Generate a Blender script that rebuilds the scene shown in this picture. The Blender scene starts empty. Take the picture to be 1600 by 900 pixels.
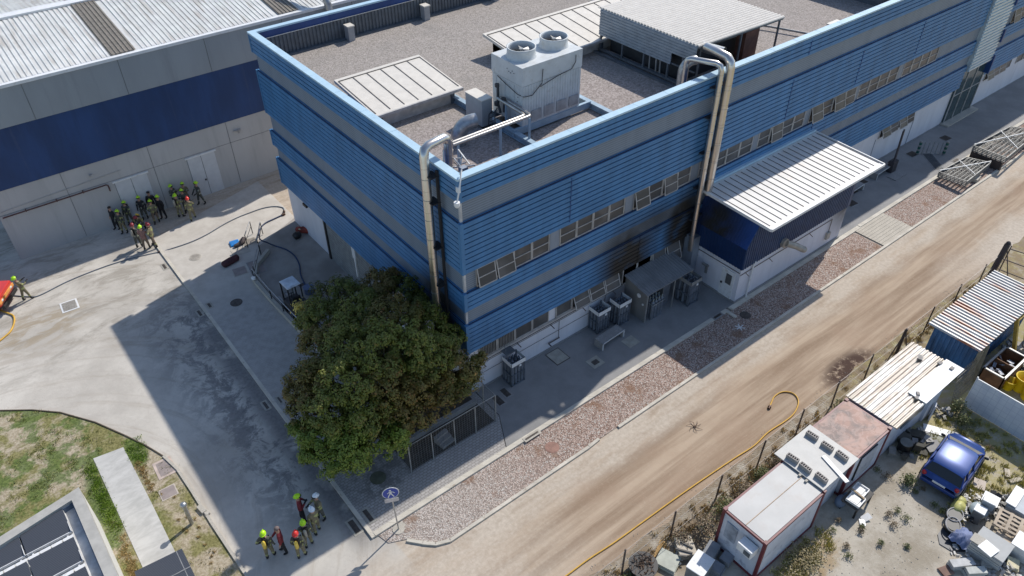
import bpy, bmesh, math, random
from mathutils import Vector, Matrix, noise as mnoise
R = math.radians
rnd = random.Random(11)
sc = bpy.context.scene
col = sc.collection

# ------------------------------------------------------------------ camera
CAM = Vector((-15.0886, -22.7131, 29.7032))
CR = Vector((0.78259813, -0.62250174, -0.0056346))
CU = Vector((0.39835241, 0.49380507, 0.77296307))
CF = Vector((0.47838846, 0.60716401, -0.63442599))
FPX = 1200.05
cd = bpy.data.cameras.new('camera'); cam = bpy.data.objects.new('camera', cd); col.objects.link(cam)
cd.sensor_width = 36; cd.lens = 36 * FPX / 1600; cd.clip_start = 0.5; cd.clip_end = 2000
mw = Matrix((CR, CU, -CF)).transposed().to_4x4(); mw.translation = CAM
cam.matrix_world = mw
sc.camera = cam

def at(px, py, v=0.0, ax=2):
    """world point seen at pixel (of the 1600x900 photo) on the plane x/y/z = v"""
    d = CF + CR * ((px - 800) / FPX) - CU * ((py - 450) / FPX)
    t = (v - CAM[ax]) / d[ax]
    return CAM + d * t

# ------------------------------------------------------------------ sky, sun, exposure
SUN_EL = R(44.8); SUN_AZ = R(14.2)          # azimuth counted from +X towards +Y
w = bpy.data.worlds.new('World'); sc.world = w; w.use_nodes = True
nt = w.node_tree; bg = nt.nodes['Background']
sky = nt.nodes.new('ShaderNodeTexSky'); sky.sky_type = 'NISHITA'; sky.sun_disc = False
sky.sun_elevation = SUN_EL; sky.sun_rotation = R(90) - SUN_AZ
sky.air_density = 1.0; sky.dust_density = 0.7; sky.ozone_density = 2.0
nt.links.new(sky.outputs[0], bg.inputs['Color']); bg.inputs['Strength'].default_value = 0.128
sd = bpy.data.lights.new('sun', 'SUN'); sd.energy = 3.6; sd.angle = R(0.6); sd.color = (1.0, 0.955, 0.89)
so = bpy.data.objects.new('sun', sd); col.objects.link(so); so.location = (60, 20, 60)
sv = Vector((math.cos(SUN_EL) * math.cos(SUN_AZ), math.cos(SUN_EL) * math.sin(SUN_AZ), math.sin(SUN_EL)))
so.rotation_euler = sv.to_track_quat('Z', 'Y').to_euler()
vs = sc.view_settings; vs.view_transform = 'Standard'; vs.look = 'None'; vs.exposure = 0.24; vs.gamma = 1
vs.use_curve_mapping = False
sc.cycles.max_bounces = 6; sc.cycles.diffuse_bounces = 3; sc.cycles.glossy_bounces = 3

# ------------------------------------------------------------------ node helpers
def C(c): return (c[0], c[1], c[2], 1.0)
def srgb(r, g, b):
    f = lambda v: ((v / 255 + .055) / 1.055) ** 2.4 if v > 10 else v / 255 / 12.92
    return (f(r), f(g), f(b))
class NT:
    def __init__(s, name):
        s.m = bpy.data.materials.new(name); s.m.use_nodes = True; s.t = s.m.node_tree
        s.b = s.t.nodes['Principled BSDF']; s.tc = s.t.nodes.new('ShaderNodeTexCoord')
        s.pos = s.tc.outputs['Object']
    def n(s, t, **k):
        x = s.t.nodes.new(t)
        for a, v in k.items(): setattr(x, a, v)
        return x
    def l(s, a, b): s.t.links.new(a, b)
    def setin(s, node, i, v):
        if hasattr(v, 'is_output') or isinstance(v, bpy.types.NodeSocket): s.l(v, node.inputs[i])
        elif v is not None: node.inputs[i].default_value = v
    def scale(s, vec, k):
        x = s.n('ShaderNodeVectorMath', operation='MULTIPLY'); s.setin(x, 0, vec); x.inputs[1].default_value = k; return x.outputs[0]
    def noise(s, scale=5, detail=4, rough=.55, vec=None, dist=0):
        x = s.n('ShaderNodeTexNoise'); s.l(vec or s.pos, x.inputs['Vector'])
        x.inputs['Scale'].default_value = scale; x.inputs['Detail'].default_value = detail
        x.inputs['Roughness'].default_value = rough; x.inputs['Distortion'].default_value = dist
        return x.outputs['Fac']
    def ramp(s, f, a, b, lo=0.0, hi=1.0, smooth=True):
        x = s.n('ShaderNodeMapRange'); x.interpolation_type = 'SMOOTHSTEP' if smooth else 'LINEAR'
        s.setin(x, 0, f); x.inputs[1].default_value = a; x.inputs[2].default_value = b
        x.inputs[3].default_value = lo; x.inputs[4].default_value = hi; return x.outputs[0]
    def math(s, op, a, b=None, c=None):
        x = s.n('ShaderNodeMath', operation=op); s.setin(x, 0, a); s.setin(x, 1, b)
        if c is not None: s.setin(x, 2, c)
        return x.outputs[0]
    def mix(s, f, a, b, mode='MIX'):
        x = s.n('ShaderNodeMix', data_type='RGBA', blend_type=mode)
        s.setin(x, 0, f)
        for i, v in ((6, a), (7, b)):
            if isinstance(v, bpy.types.NodeSocket): s.l(v, x.inputs[i])
            else: x.inputs[i].default_value = C(v)
        return x.outputs[2]
    def sep(s, vec=None):
        x = s.n('ShaderNodeSeparateXYZ'); s.l(vec or s.pos, x.inputs[0]); return x.outputs
    def blob(s, c, r, soft=.5):
        """1 inside the ellipsoid c, r (world units), fading to 0"""
        a = s.n('ShaderNodeVectorMath', operation='SUBTRACT'); s.l(s.pos, a.inputs[0]); a.inputs[1].default_value = c
        b = s.scale(a.outputs[0], (1 / r[0], 1 / r[1], 1 / r[2]))
        l_ = s.n('ShaderNodeVectorMath', operation='LENGTH'); s.l(b, l_.inputs[0])
        return s.ramp(l_.outputs['Value'], 1 - soft, 1, 1, 0)
    def bump(s, h, strength=.3, dist=.02):
        x = s.n('ShaderNodeBump'); s.l(h, x.inputs['Height']); x.inputs['Strength'].default_value = strength
        x.inputs['Distance'].default_value = dist; s.l(x.outputs[0], s.b.inputs['Normal'])
    def out(s, color=None, rough=None, metal=None, spec=None, coat=None):
        if color is not None:
            if isinstance(color, bpy.types.NodeSocket): s.l(color, s.b.inputs['Base Color'])
            else: s.b.inputs['Base Color'].default_value = C(color)
        if rough is not None: s.setin(s.b, 'Roughness', rough)
        if metal is not None: s.b.inputs['Metallic'].default_value = metal
        if spec is not None: s.b.inputs['Specular IOR Level'].default_value = spec
        if coat is not None: s.b.inputs['Coat Weight'].default_value = coat
        return s.m
def mul(c, k): return tuple(min(1, v * k) for v in c)
def simple(name, c, rough=.6, metal=0., var=.18, sc_=2.5, fine=None, spec=None, bump=0, coat=None, dirt=None):
    n = NT(name); f = n.ramp(n.noise(sc_, 5), .3, .7)
    c1 = n.mix(f, mul(c, 1 - var), mul(c, 1 + var))
    if fine:
        c1 = n.mix(n.ramp(n.noise(fine, 2), .35, .65), c1, mul(c, .8))
    if dirt:
        c1 = n.mix(n.ramp(n.noise(sc_ * 1.7, 6, .7), .52, .7), c1, dirt)
    if bump: n.bump(n.noise(fine or 30, 3), .4, bump)
    return n.out(c1, rough, metal, spec, coat)

# ------------------------------------------------------------------ mesh helpers
class B:
    def __init__(s): s.v = []; s.f = []; s.m = []; s.mi = 0; s.sm = []; s.smooth = False
    def add(s, vs_, fs, mi=None):
        o = len(s.v); s.v += [tuple(v) for v in vs_]
        for f in fs: s.f.append([i + o for i in f]); s.m.append(s.mi if mi is None else mi); s.sm.append(s.smooth)
        return s
    def box(s, a, b, rot=0, piv=None, mi=None):
        x0, y0, z0 = [min(p, q) for p, q in zip(a, b)]; x1, y1, z1 = [max(p, q) for p, q in zip(a, b)]
        vs_ = [Vector(p) for p in ((x0, y0, z0), (x1, y0, z0), (x1, y1, z0), (x0, y1, z0), (x0, y0, z1), (x1, y0, z1), (x1, y1, z1), (x0, y1, z1))]
        if rot:
            pv = Vector(piv) if piv else Vector(((x0 + x1) / 2, (y0 + y1) / 2, 0)); m = Matrix.Rotation(rot, 3, 'Z')
            pv.z = 0; vs_ = [m @ (v - pv) + pv for v in vs_]
        return s.add(vs_, [(0, 3, 2, 1), (4, 5, 6, 7), (0, 1, 5, 4), (1, 2, 6, 5), (2, 3, 7, 6), (3, 0, 4, 7)], mi)
    def cbox(s, c, d, rot=0, mi=None):
        return s.box((c[0] - d[0] / 2, c[1] - d[1] / 2, c[2]), (c[0] + d[0] / 2, c[1] + d[1] / 2, c[2] + d[2]), rot, mi=mi)
    def bar(s, p, q, w_, h=None, up=(0, 0, 1), mi=None):
        p = Vector(p); q = Vector(q); h = h or w_; d = (q - p).normalized(); u = Vector(up)
        if abs(d.dot(u)) > .98: u = Vector((1, 0, 0))
        r = d.cross(u).normalized() * w_ / 2; u = r.cross(d).normalized() * h / 2
        vs_ = [a + r * i + u * j for a in (p, q) for i, j in ((-1, -1), (1, -1), (1, 1), (-1, 1))]
        return s.add(vs_, [(0, 1, 2, 3), (7, 6, 5, 4), (0, 4, 5, 1), (1, 5, 6, 2), (2, 6, 7, 3), (3, 7, 4, 0)], mi)
    def prism(s, poly, z0, z1, mi=None):
        n = len(poly); a = sum(poly[i][0] * poly[(i + 1) % n][1] - poly[(i + 1) % n][0] * poly[i][1] for i in range(n))
        if a < 0: poly = poly[::-1]
        vs_ = [(p[0], p[1], z0) for p in poly] + [(p[0], p[1], z1) for p in poly]
        return s.add(vs_, [tuple(range(n))[::-1], tuple(range(n, 2 * n))] + [(i, (i + 1) % n, n + (i + 1) % n, n + i) for i in range(n)], mi)
    def sheet(s, poly, z, mi=None):
        n = len(poly); a = sum(poly[i][0] * poly[(i + 1) % n][1] - poly[(i + 1) % n][0] * poly[i][1] for i in range(n))
        if a < 0: poly = poly[::-1]
        return s.add([(p[0], p[1], z) for p in poly], [tuple(range(n))], mi)
    def tube(s, pts, r, n=10, caps=True, mi=None, open_end=False):
        pts = [Vector(p) for p in pts]; rr = r if isinstance(r, (list, tuple)) else [r] * len(pts)
        vs_ = []; ref = None
        for i, p in enumerate(pts):
            d = ((pts[i + 1] - p) if i < len(pts) - 1 else (p - pts[i - 1])).normalized()
            if 0 < i < len(pts) - 1: d = ((pts[i + 1] - p).normalized() + (p - pts[i - 1]).normalized()).normalized()
            if ref is None: ref = Vector((0, 0, 1)) if abs(d.z) < .9 else Vector((1, 0, 0))
            a = (ref - d * ref.dot(d))
            if a.length < 1e-3: a = Vector((1, 0, 0)) - d * d.x
            a.normalize(); ref = a; b = d.cross(a)
            k = 1.0
            if 0 < i < len(pts) - 1:
                c_ = (pts[i + 1] - p).normalized().dot((p - pts[i - 1]).normalized()); k = 1 / max(.6, math.sqrt((1 + c_) / 2))
            for j in range(n):
                t = 2 * math.pi * j / n; vs_.append(p + (a * math.cos(t) + b * math.sin(t)) * rr[i] * (k if n < 0 else 1))
        fs = [(i * n + j, i * n + (j + 1) % n, (i + 1) * n + (j + 1) % n, (i + 1) * n + j) for i in range(len(pts) - 1) for j in range(n)]
        cf = []
        if caps: cf += [tuple(range(n))[::-1]]
        if caps and not open_end: cf += [tuple(range((len(pts) - 1) * n, len(pts) * n))]
        sm = s.smooth; s.smooth = True; s.add(vs_, fs, mi); s.smooth = False
        for f in cf: s.add([vs_[i] for i in f], [tuple(range(n))], mi)
        s.smooth = sm; return s
    def cyl(s, c, r, h, n=20, r2=None, mi=None):
        c = Vector(c); return s.tube([c, c + Vector((0, 0, h))], [r, r if r2 is None else r2], n, mi=mi)
    def ball(s, c, r, n=10, m=7, mi=None, top=False):
        c = Vector(c); r = Vector(r) if hasattr(r, '__len__') else Vector((r, r, r)); vs_ = []; fs = []
        for i in range(m + 1):
            ph = math.pi * i / m * (.55 if top else 1)
            for j in range(n):
                t = 2 * math.pi * j / n
                vs_.append(c + Vector((math.sin(ph) * math.cos(t) * r.x, math.sin(ph) * math.sin(t) * r.y, math.cos(ph) * r.z)))
        for i in range(m):
            for j in range(n): fs.append((i * n + j, (i + 1) * n + j, (i + 1) * n + (j + 1) % n, i * n + (j + 1) % n))
        if top: fs.append(tuple(range(m * n, m * n + n))[::-1])
        sm = s.smooth; s.smooth = True; s.add(vs_, fs, mi); s.smooth = sm; return s
    def build(s, name, mats, parent=None, bevel=0):
        me = bpy.data.meshes.new(name)
        vs_ = s.v
        if parent is not None:
            mi_ = parent.matrix_world.inverted() if not getattr(s, 'local', False) else None
            if mi_ is not None:
                pm = WM(parent).inverted(); vs_ = [tuple(pm @ Vector(v)) for v in s.v]
        me.from_pydata(vs_, [], s.f)
        if not isinstance(mats, (list, tuple)): mats = [mats]
        for m in mats: me.materials.append(m)
        me.polygons.foreach_set('material_index', [min(i, len(mats) - 1) for i in s.m])
        me.polygons.foreach_set('use_smooth', s.sm)
        me.update()
        o = bpy.data.objects.new(name, me); col.objects.link(o)
        if parent is not None: o.parent = parent
        if bevel:
            bv = o.modifiers.new('bevel', 'BEVEL'); bv.width = bevel; bv.segments = 2; bv.limit_method = 'ANGLE'
        return o
class LB(B):
    local = True
def WM(o):
    m = Matrix.Translation(o.location) @ o.rotation_euler.to_matrix().to_4x4()
    return WM(o.parent) @ m if o.parent else m
def tag(o, label=None, cat=None, group=None, kind=None):
    if label: o['label'] = label
    if cat: o['category'] = cat
    if group: o['group'] = group
    if kind: o['kind'] = kind
    return o
def thing(name, label, cat, loc=(0, 0, 0), rz=0, group=None):
    o = bpy.data.objects.new(name, None); col.objects.link(o); o.empty_display_size = .2
    o.location = loc; o.rotation_euler = (0, 0, rz); return tag(o, label, cat, group)
def children(o): return [c for c in bpy.data.objects if c.parent == o]
def copy_tree(o, loc=None, rz=None, label=None, parent=None):
    c = o.copy(); col.objects.link(c)
    if parent is not None: c.parent = parent
    if loc is not None: c.location = loc
    if rz is not None: c.rotation_euler = (0, 0, rz)
    if label: c['label'] = label
    for ch in children(o): copy_tree(ch, parent=c)
    return c
# ------------------------------------------------------------------ materials
def soot_nodes(n, c):
    m1 = n.blob((11.0, 0, 3.7), (3.5, 2.0, 4.0), .8)
    m2 = n.blob((0.0, 2.4, 4.8), (1.6, 2.5, 2.9), .75)
    m3 = n.blob((15.4, -.1, 4.2), (2.3, 2.2, 3.8), .7)
    m4 = n.blob((12.8, 0, 5.5), (4.6, 1.5, 1.9), .9)
    a = n.math('MAXIMUM', m1, n.math('MAXIMUM', m2, n.math('MAXIMUM', m3, n.math('MULTIPLY', m4, .7))))
    nz = n.ramp(n.noise(.5, 4, .6, dist=.6), .30, .52)
    f = n.math('MULTIPLY', a, n.math('MULTIPLY_ADD', nz, .30, .72))
    return n.mix(f, c, (.022, .019, .016))
def facade(name, c, rough=.45, metal=.0, soot=True, streak=.12, sc_=1.2, band=None):
    n = NT(name)
    v = n.scale(n.pos, (1, 1, .35))
    c1 = n.mix(n.ramp(n.noise(sc_, 5, vec=v), .3, .7), mul(c, 1 - streak), mul(c, 1 + streak))
    st_ = n.noise(1.0, 6, .7, vec=n.scale(n.pos, (1.8, 1.8, .16))); c1 = n.mix(n.ramp(st_, .5, .72, 0, .5 if streak > .1 else .3), c1, mul(c, .62)); c1 = n.mix(n.ramp(st_, .44, .3, 0, .35 if streak > .1 else .1), c1, tuple(min(1, q * .8 + .05) for q in c))
    if band:
        z = n.sep()[2]; wv = n.math('SINE', n.math('MULTIPLY', z, band))
        c1 = n.mix(n.ramp(wv, -.4, .6), c1, mul(c, 1.35))
    if soot: c1 = soot_nodes(n, c1)
    n.bump(n.noise(3, 2), .08, .02)
    return n.out(c1, rough, metal)
BLUE = facade('blue_cladding', (.060, .190, .375), .5)
GAP_SHADE = simple('board_gap_shade', (.005, .014, .05), .8)  # shadow in the board grooves, put into the colour as near-black blue
BLUE_D = facade('dark_blue_cladding', (.018, .060, .200), .4)
BLUE_N = facade('navy_panel', (.012, .032, .115), .4, soot=False)
GREYB = facade('grey_ribbed_panel', (.165, .20, .245), .6, band=52)
GREYP = facade('grey_plain_panel', (.235, .265, .31), .6)
WHITEW = facade('white_wall', (.66, .66, .70), .7, streak=.05)
SLATE = simple('slate_sheet', (.105, .12, .135), .5, 0, .15)
CAP = facade('pale_blue_cap', (.44, .60, .70), .35, soot=False, streak=.06)
FRAME = simple('pale_frame', (.42, .40, .38), .5)
GLASS = None
n = NT('window_glass'); c1 = n.mix(n.ramp(n.noise(.6, 2), .4, .6), (.080, .078, .076), (.13, .125, .122))
GLASS = n.out(c1, .3, 0, .35)
n = NT('green_glass'); GGLASS = n.out(n.mix(n.noise(.8, 2), (.02, .04, .045), (.05, .09, .095)), .08, 0, .6)
BLACK = simple('black_paint', (.016, .016, .017), .5)
RUBBER = simple('dark_rubber', (.02, .02, .022), .8)
STEEL = simple('galvanised_steel', (.42, .43, .43), .38, .75, .2, 4)
STEELP = simple('painted_steel_blue', (.30, .40, .48), .5, 0, .1)
n = NT('shiny_flue'); z = n.sep()[2]
sea = n.ramp(n.math('PINGPONG', z, .55), .0, .035, .55, 1)
c1 = n.mix(n.noise(3, 3), (.62, .60, .57), (.85, .84, .82)); c1 = n.mix(sea, (.22, .2, .18), c1)
FLUE = n.out(n.mix(.35, c1, (.45, .36, .27)), .28, .95)
WHITEP = simple('white_paint', (.74, .74, .73), .5, 0, .05, dirt=(.6, .58, .54))
CREAM = simple('cream_standing_seam', (.66, .61, .53), .5, 0, .06)
WOOD = simple('weathered_wood', (.36, .27, .17), .8, 0, .3, 6)
MAROON = simple('maroon_steel', (.14, .022, .03), .5, 0, .2)
ALU = simple('weathered_aluminium', (.32, .32, .31), .5, .3, .15)
CONC = simple('light_concrete', (.50, .46, .39), .85, 0, .12, 1.5, fine=25)
CONCD = simple('grey_concrete', (.30, .29, .28), .85, 0, .15, 1.2, fine=25)
def corr(name, c, axis, pitch, rough=.4, rust=0, dirt=None, metal=0, amp=.012):
    n = NT(name); s_ = n.sep()[axis]
    wv = n.math('SINE', n.math('MULTIPLY', s_, 2 * math.pi / pitch))
    c1 = n.mix(n.ramp(n.noise(1.2, 5), .3, .7), mul(c, .9), mul(c, 1.08))
    k = (2.2, .22, 1) if axis == 0 else (.22, 2.2, 1)
    if dirt: c1 = n.mix(n.ramp(n.noise(1.3, 6, .65, vec=n.scale(n.pos, k)), .5 if dirt[0] > .3 else .42, .68 if dirt[0] > .3 else .56), c1, dirt)
    if rust: c1 = n.mix(n.ramp(n.noise(.9, 5, .6, vec=n.scale(n.pos, k)), .53, .60), c1, (.36, .12, .045))
    return n.out(c1, rough, metal)
ROOFW = corr('white_corrugated_roof', (.68, .67, .63), 0, .3, dirt=(.50, .46, .40))
ROOFR = corr('rusty_corrugated_roof', (.50, .49, .47), 0, .3, rust=1, dirt=(.45, .40, .34))
ROOFD = corr('dirty_corrugated_roof', (.54, .52, .48), 1, .3, dirt=(.22, .165, .11))
ROOFL = simple('brown_rooflight', (.22, .19, .15), .5, 0, .25, 5)
# --- gravel on the roof
n = NT('roof_gravel'); f1 = n.noise(9, 6, .8); f2 = n.noise(.35, 4, .6)
vor = n.n('ShaderNodeTexVoronoi'); n.l(n.pos, vor.inputs['Vector']); vor.inputs['Scale'].default_value = 11
gs = n.sep(vor.outputs['Color'])[0]
c1 = n.mix(n.ramp(f1, .35, .65), (.20, .175, .15), (.43, .39, .34)); c1 = n.mix(n.ramp(gs, .1, .9, 0, .8), c1, (.50, .44, .40))
c1 = n.mix(n.ramp(n.noise(22, 2), .5, .62, 0, .7), c1, (.15, .13, .12))
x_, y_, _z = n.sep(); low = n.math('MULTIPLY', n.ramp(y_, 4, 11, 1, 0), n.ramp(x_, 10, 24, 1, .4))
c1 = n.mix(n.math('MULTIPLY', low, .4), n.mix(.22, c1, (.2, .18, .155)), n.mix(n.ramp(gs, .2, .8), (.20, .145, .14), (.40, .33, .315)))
c1 = n.mix(n.math('MULTIPLY', n.ramp(f2, .5, .7), .4), c1, (.24, .22, .2))
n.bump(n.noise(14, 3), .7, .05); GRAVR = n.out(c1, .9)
# --- gravel bed
n = NT('pink_gravel'); vor = n.n('ShaderNodeTexVoronoi'); n.l(n.pos, vor.inputs['Vector']); vor.inputs['Scale'].default_value = 19
gs = n.sep(vor.outputs['Color'])
c1 = n.mix(n.ramp(gs[0], .1, .9), (.26, .16, .12), (.66, .50, .42)); c1 = n.mix(n.ramp(gs[1], .75, .95), c1, (.70, .66, .60))
c1 = n.mix(n.ramp(vor.outputs['Distance'], .25, .6, 0, .6), c1, (.12, .09, .07))
x_, y_, _z = n.sep(); left = n.ramp(x_, 3, -6)
c1 = n.mix(n.math('MULTIPLY', left, .6), c1, n.mix(n.ramp(gs[2], .1, .9), (.24, .21, .18), (.62, .58, .53)))
c1 = n.mix(n.math('MULTIPLY', n.ramp(n.noise(.8, 5, .65), .54, .68), .75), c1, (.22, .12, .07))
n.bump(vor.outputs['Distance'], .6, .05); GRAVB = n.out(c1, .95)
# --- yard: dusty concrete on the left, tracked dirt on the right
n = NT('dusty_yard'); x_, y_, _z = n.sep()
wob = n.math('MULTIPLY_ADD', n.noise(.35, 4), 3.0, -1.5)
big = n.noise(.22, 5, .6); fine = n.noise(5, 4, .7)
dust = n.mix(n.ramp(big, .35, .65), (.43, .395, .345), (.58, .54, .475))
# curved tyre streaks round the lawn
vv = n.n('ShaderNodeVectorMath', operation='SUBTRACT'); n.l(n.pos, vv.inputs[0]); vv.inputs[1].default_value = (-21.5, 3.5, 0)
ln = n.n('ShaderNodeVectorMath', operation='LENGTH'); n.l(vv.outputs[0], ln.inputs[0])
cmb = n.n('ShaderNodeCombineXYZ'); n.l(n.math('MULTIPLY', ln.outputs['Value'], 1.6), cmb.inputs[0])
n.l(n.math('MULTIPLY', n.noise(.25, 2), 3), cmb.inputs[1])
arc = n.noise(1.0, 5, .65, vec=cmb.outputs[0])
dust = n.mix(n.ramp(arc, .50, .68, 0, .5), dust, (.36, .31, .25)); dust = n.mix(n.ramp(n.noise(2.2, 8, .8), .52, .7, 0, .35), dust, (.38, .345, .30))
dust = n.mix(n.ramp(arc, .36, .26, 0, .5), dust, (.70, .67, .62))
dust = n.mix(n.ramp(fine, .52, .75, 0, .3), dust, (.40, .36, .31))
# bare dark asphalt showing through near the kerb
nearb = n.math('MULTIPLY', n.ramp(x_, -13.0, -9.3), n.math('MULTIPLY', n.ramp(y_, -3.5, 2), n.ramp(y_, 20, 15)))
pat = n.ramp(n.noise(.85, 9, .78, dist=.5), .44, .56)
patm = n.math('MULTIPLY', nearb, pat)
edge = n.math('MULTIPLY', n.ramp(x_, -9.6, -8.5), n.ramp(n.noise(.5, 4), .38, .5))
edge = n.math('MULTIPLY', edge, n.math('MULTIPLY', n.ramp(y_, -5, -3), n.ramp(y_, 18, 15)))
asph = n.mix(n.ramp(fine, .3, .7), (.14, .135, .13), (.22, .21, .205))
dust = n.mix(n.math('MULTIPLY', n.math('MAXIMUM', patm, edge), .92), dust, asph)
# grey stains in front of the warehouse
st = n.math('MULTIPLY', n.ramp(n.noise(.6, 9, .78, vec=n.scale(n.pos, (.55, 1.5, 1)), dist=.5), .47, .62), n.ramp(y_, 13, 19))
dust = n.mix(n.math('MULTIPLY', st, .75), dust, (.29, .26, .215))
mud = n.math('MULTIPLY', n.blob((-16.3, 20.0, 0), (4.2, 2.6, 3), .7), n.ramp(n.noise(.7, 5, .6, vec=n.scale(n.pos, (1, 2.4, 1)), dist=.6), .42, .6))
dust = n.mix(n.math('MULTIPLY', mud, .85), dust, (.33, .27, .19))
crk = n.noise(.9, 5, .6, dist=1.4); crk = n.ramp(n.math('ABSOLUTE', n.math('SUBTRACT', crk, .5)), .0, .006, .35, 0)
dust = n.mix(crk, dust, (.3, .27, .23))
# dirt road
rut = n.noise(1.0, 6, .62, vec=n.scale(n.pos, (.09, 1.5, 1)), dist=.25)
dirt = n.mix(n.ramp(rut, .34, .66), (.27, .19, .125), (.46, .355, .255))
dirt = n.mix(n.ramp(n.noise(.25, 5, .6), .45, .7, 0, .5), dirt, (.34, .235, .16))
dirt = n.mix(n.ramp(fine, .5, .8, 0, .3), dirt, (.50, .42, .32))
pale = n.ramp(n.math('ADD', y_, n.math('MULTIPLY', wob, .55)), -8.4, -7.0)
pale = n.math('MAXIMUM', pale, n.ramp(n.math('ADD', x_, wob), 1.0, -7.5))
pale = n.math('MULTIPLY', pale, n.ramp(n.noise(.9, 5, .65, vec=n.scale(n.pos, (.4, 1.5, 1))), .25, .6, .35, 1))
pale = n.math('MAXIMUM', pale, n.math('MULTIPLY', n.ramp(x_, 24, 36), n.ramp(n.math('ADD', y_, wob), -9.0, -10.5)))
dirt = n.mix(n.math('MULTIPLY', pale, .85), dirt, n.mix(n.ramp(fine, .3, .7), (.45, .385, .31), (.58, .51, .42)))
isd = n.math('MAXIMUM', n.ramp(n.math('ADD', y_, wob), -4.4, -6.4), n.ramp(x_, -7.6, -7.4))
scb = n.blob((17.2, -11.0, 0), (2.8, 1.1, 2), .6)
dirt = n.mix(n.math('MULTIPLY', scb, n.ramp(n.noise(2.0, 5, .7), .33, .5)), dirt, (.065, .035, .024))
n.bump(n.noise(3, 6, .7), .25, .05)
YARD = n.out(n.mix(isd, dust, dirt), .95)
# --- soil of the storage yard
n = NT('yard_soil'); x_, y_, _z = n.sep(); f = n.noise(.5, 6, .65); fi = n.noise(6, 4, .7)
c1 = n.mix(n.ramp(f, .35, .65), (.31, .265, .20), (.47, .425, .35)); c1 = n.mix(n.ramp(fi, .55, .75, 0, .5), c1, (.55, .51, .44))
c1 = n.mix(n.ramp(fi, .42, .3, 0, .5), c1, (.24, .2, .15))
gr = n.math('MULTIPLY', n.ramp(x_, 13.0, 15.8), n.ramp(n.noise(1.6, 8, .75), .38, .56))
c1 = n.mix(n.math('MULTIPLY', gr, .75), c1, (.34, .29, .10)); wr = n.math('MULTIPLY', n.blob((5.5, -16.6, 0), (2.6, 1.2, 2), .5), n.ramp(n.noise(1.8, 6, .7), .38, .55)); c1 = n.mix(n.math('MULTIPLY', wr, .7), c1, (.30, .20, .09))
vg = n.math('MULTIPLY', n.ramp(y_, -13.8, -12.9), n.ramp(n.noise(1.5, 6, .7), .36, .55))
c1 = n.mix(n.math('MULTIPLY', vg, .75), c1, (.22, .155, .09))
n.bump(n.noise(8, 5, .7), .5, .04); SOIL = n.out(c1, .95)
# --- lawn
n = NT('dry_lawn'); x_, y_, _z = n.sep(); f = n.noise(.55, 7, .7, dist=.3); fi = n.noise(9, 4, .7)
soil = n.mix(n.ramp(fi, .3, .7), (.30, .24, .155), (.50, .43, .32))
c1 = n.mix(n.ramp(f, .42, .55), soil, n.mix(n.ramp(fi, .35, .65), (.14, .13, .04), (.27, .245, .10)))
lush = n.math('MAXIMUM', n.math('MULTIPLY', n.ramp(n.noise(.8, 5, .65), .46, .56), n.ramp(x_, -14.6, -15.6)), n.math('MAXIMUM', n.blob((-16.8, 5.2, 0), (.7, 2.9, 2), .4), n.blob((-14.7, 7.4, 0), (.6, 1.3, 2), .4)))
c1 = n.mix(n.math('MULTIPLY', lush, .8), c1, n.mix(n.ramp(fi, .35, .65), (.05, .09, .015), (.12, .18, .035)))
n.bump(n.noise(10, 5, .75), .7, .05); LAWN = n.out(c1, .95)
# --- pavement: small blocks west of the building, smooth slab along it
n = NT('block_paving'); br = n.n('ShaderNodeTexBrick'); n.l(n.pos, br.inputs['Vector'])
br.inputs['Scale'].default_value = 1; br.inputs['Brick Width'].default_value = .22; br.inputs['Row Height'].default_value = .14
br.inputs['Mortar Size'].default_value = .018; br.inputs['Color1'].default_value = C((.34, .32, .30)); br.inputs['Color2'].default_value = C((.43, .405, .38)); br.inputs['Mortar'].default_value = C((.24, .22, .20))
x_, y_, _z = n.sep()
c1 = n.mix(n.ramp(n.noise(.4, 5), .3, .7, 0, .4), br.outputs['Color'], (.30, .28, .26))
up = n.math('MULTIPLY', n.ramp(y_, -1, 6), n.ramp(n.noise(.35, 4), .25, .5, .5, 1))
c1 = n.mix(n.math('MULTIPLY', up, .8), c1, n.mix(n.ramp(n.noise(2.5, 5), .3, .7), (.36, .335, .305), (.46, .43, .395)))
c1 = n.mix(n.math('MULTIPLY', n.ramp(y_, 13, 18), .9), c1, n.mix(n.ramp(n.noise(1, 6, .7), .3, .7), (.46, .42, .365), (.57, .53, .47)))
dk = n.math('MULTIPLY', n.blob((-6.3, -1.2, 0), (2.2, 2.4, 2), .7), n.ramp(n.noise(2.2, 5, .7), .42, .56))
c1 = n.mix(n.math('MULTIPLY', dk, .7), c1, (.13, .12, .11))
n.bump(br.outputs['Fac'], -.25, .02); PAVE = n.out(c1, .85)
n = NT('smooth_slab'); f = n.noise(.5, 6, .65)
c1 = n.mix(n.ramp(f, .3, .7), (.215, .21, .205), (.285, .275, .265)); c1 = n.mix(n.ramp(n.noise(8, 4), .6, .75, 0, .3), c1, (.36, .34, .32))
SLAB = n.out(c1, .75)
n = NT('dark_slab'); f = n.noise(.6, 6, .65)
c1 = n.mix(n.ramp(f, .3, .7), (.25, .225, .20), (.35, .32, .285)); SLABD = n.out(c1, .8)
n = NT('kerb_concrete'); x_, y_, _z = n.sep(); f = n.noise(1.2, 5)
c1 = n.mix(n.ramp(f, .3, .7), (.50, .46, .385), (.64, .59, .50)); c1 = n.mix(n.ramp(n.math('PINGPONG', n.math('ADD', x_, y_), .5), 0, .02, .6, 0), c1, (.2, .17, .13))
c1 = n.mix(n.ramp(n.noise(2.6, 6, .7), .6, .7, 0, .5), c1, (.22, .15, .09)); KERB = n.out(c1, .85)

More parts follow.
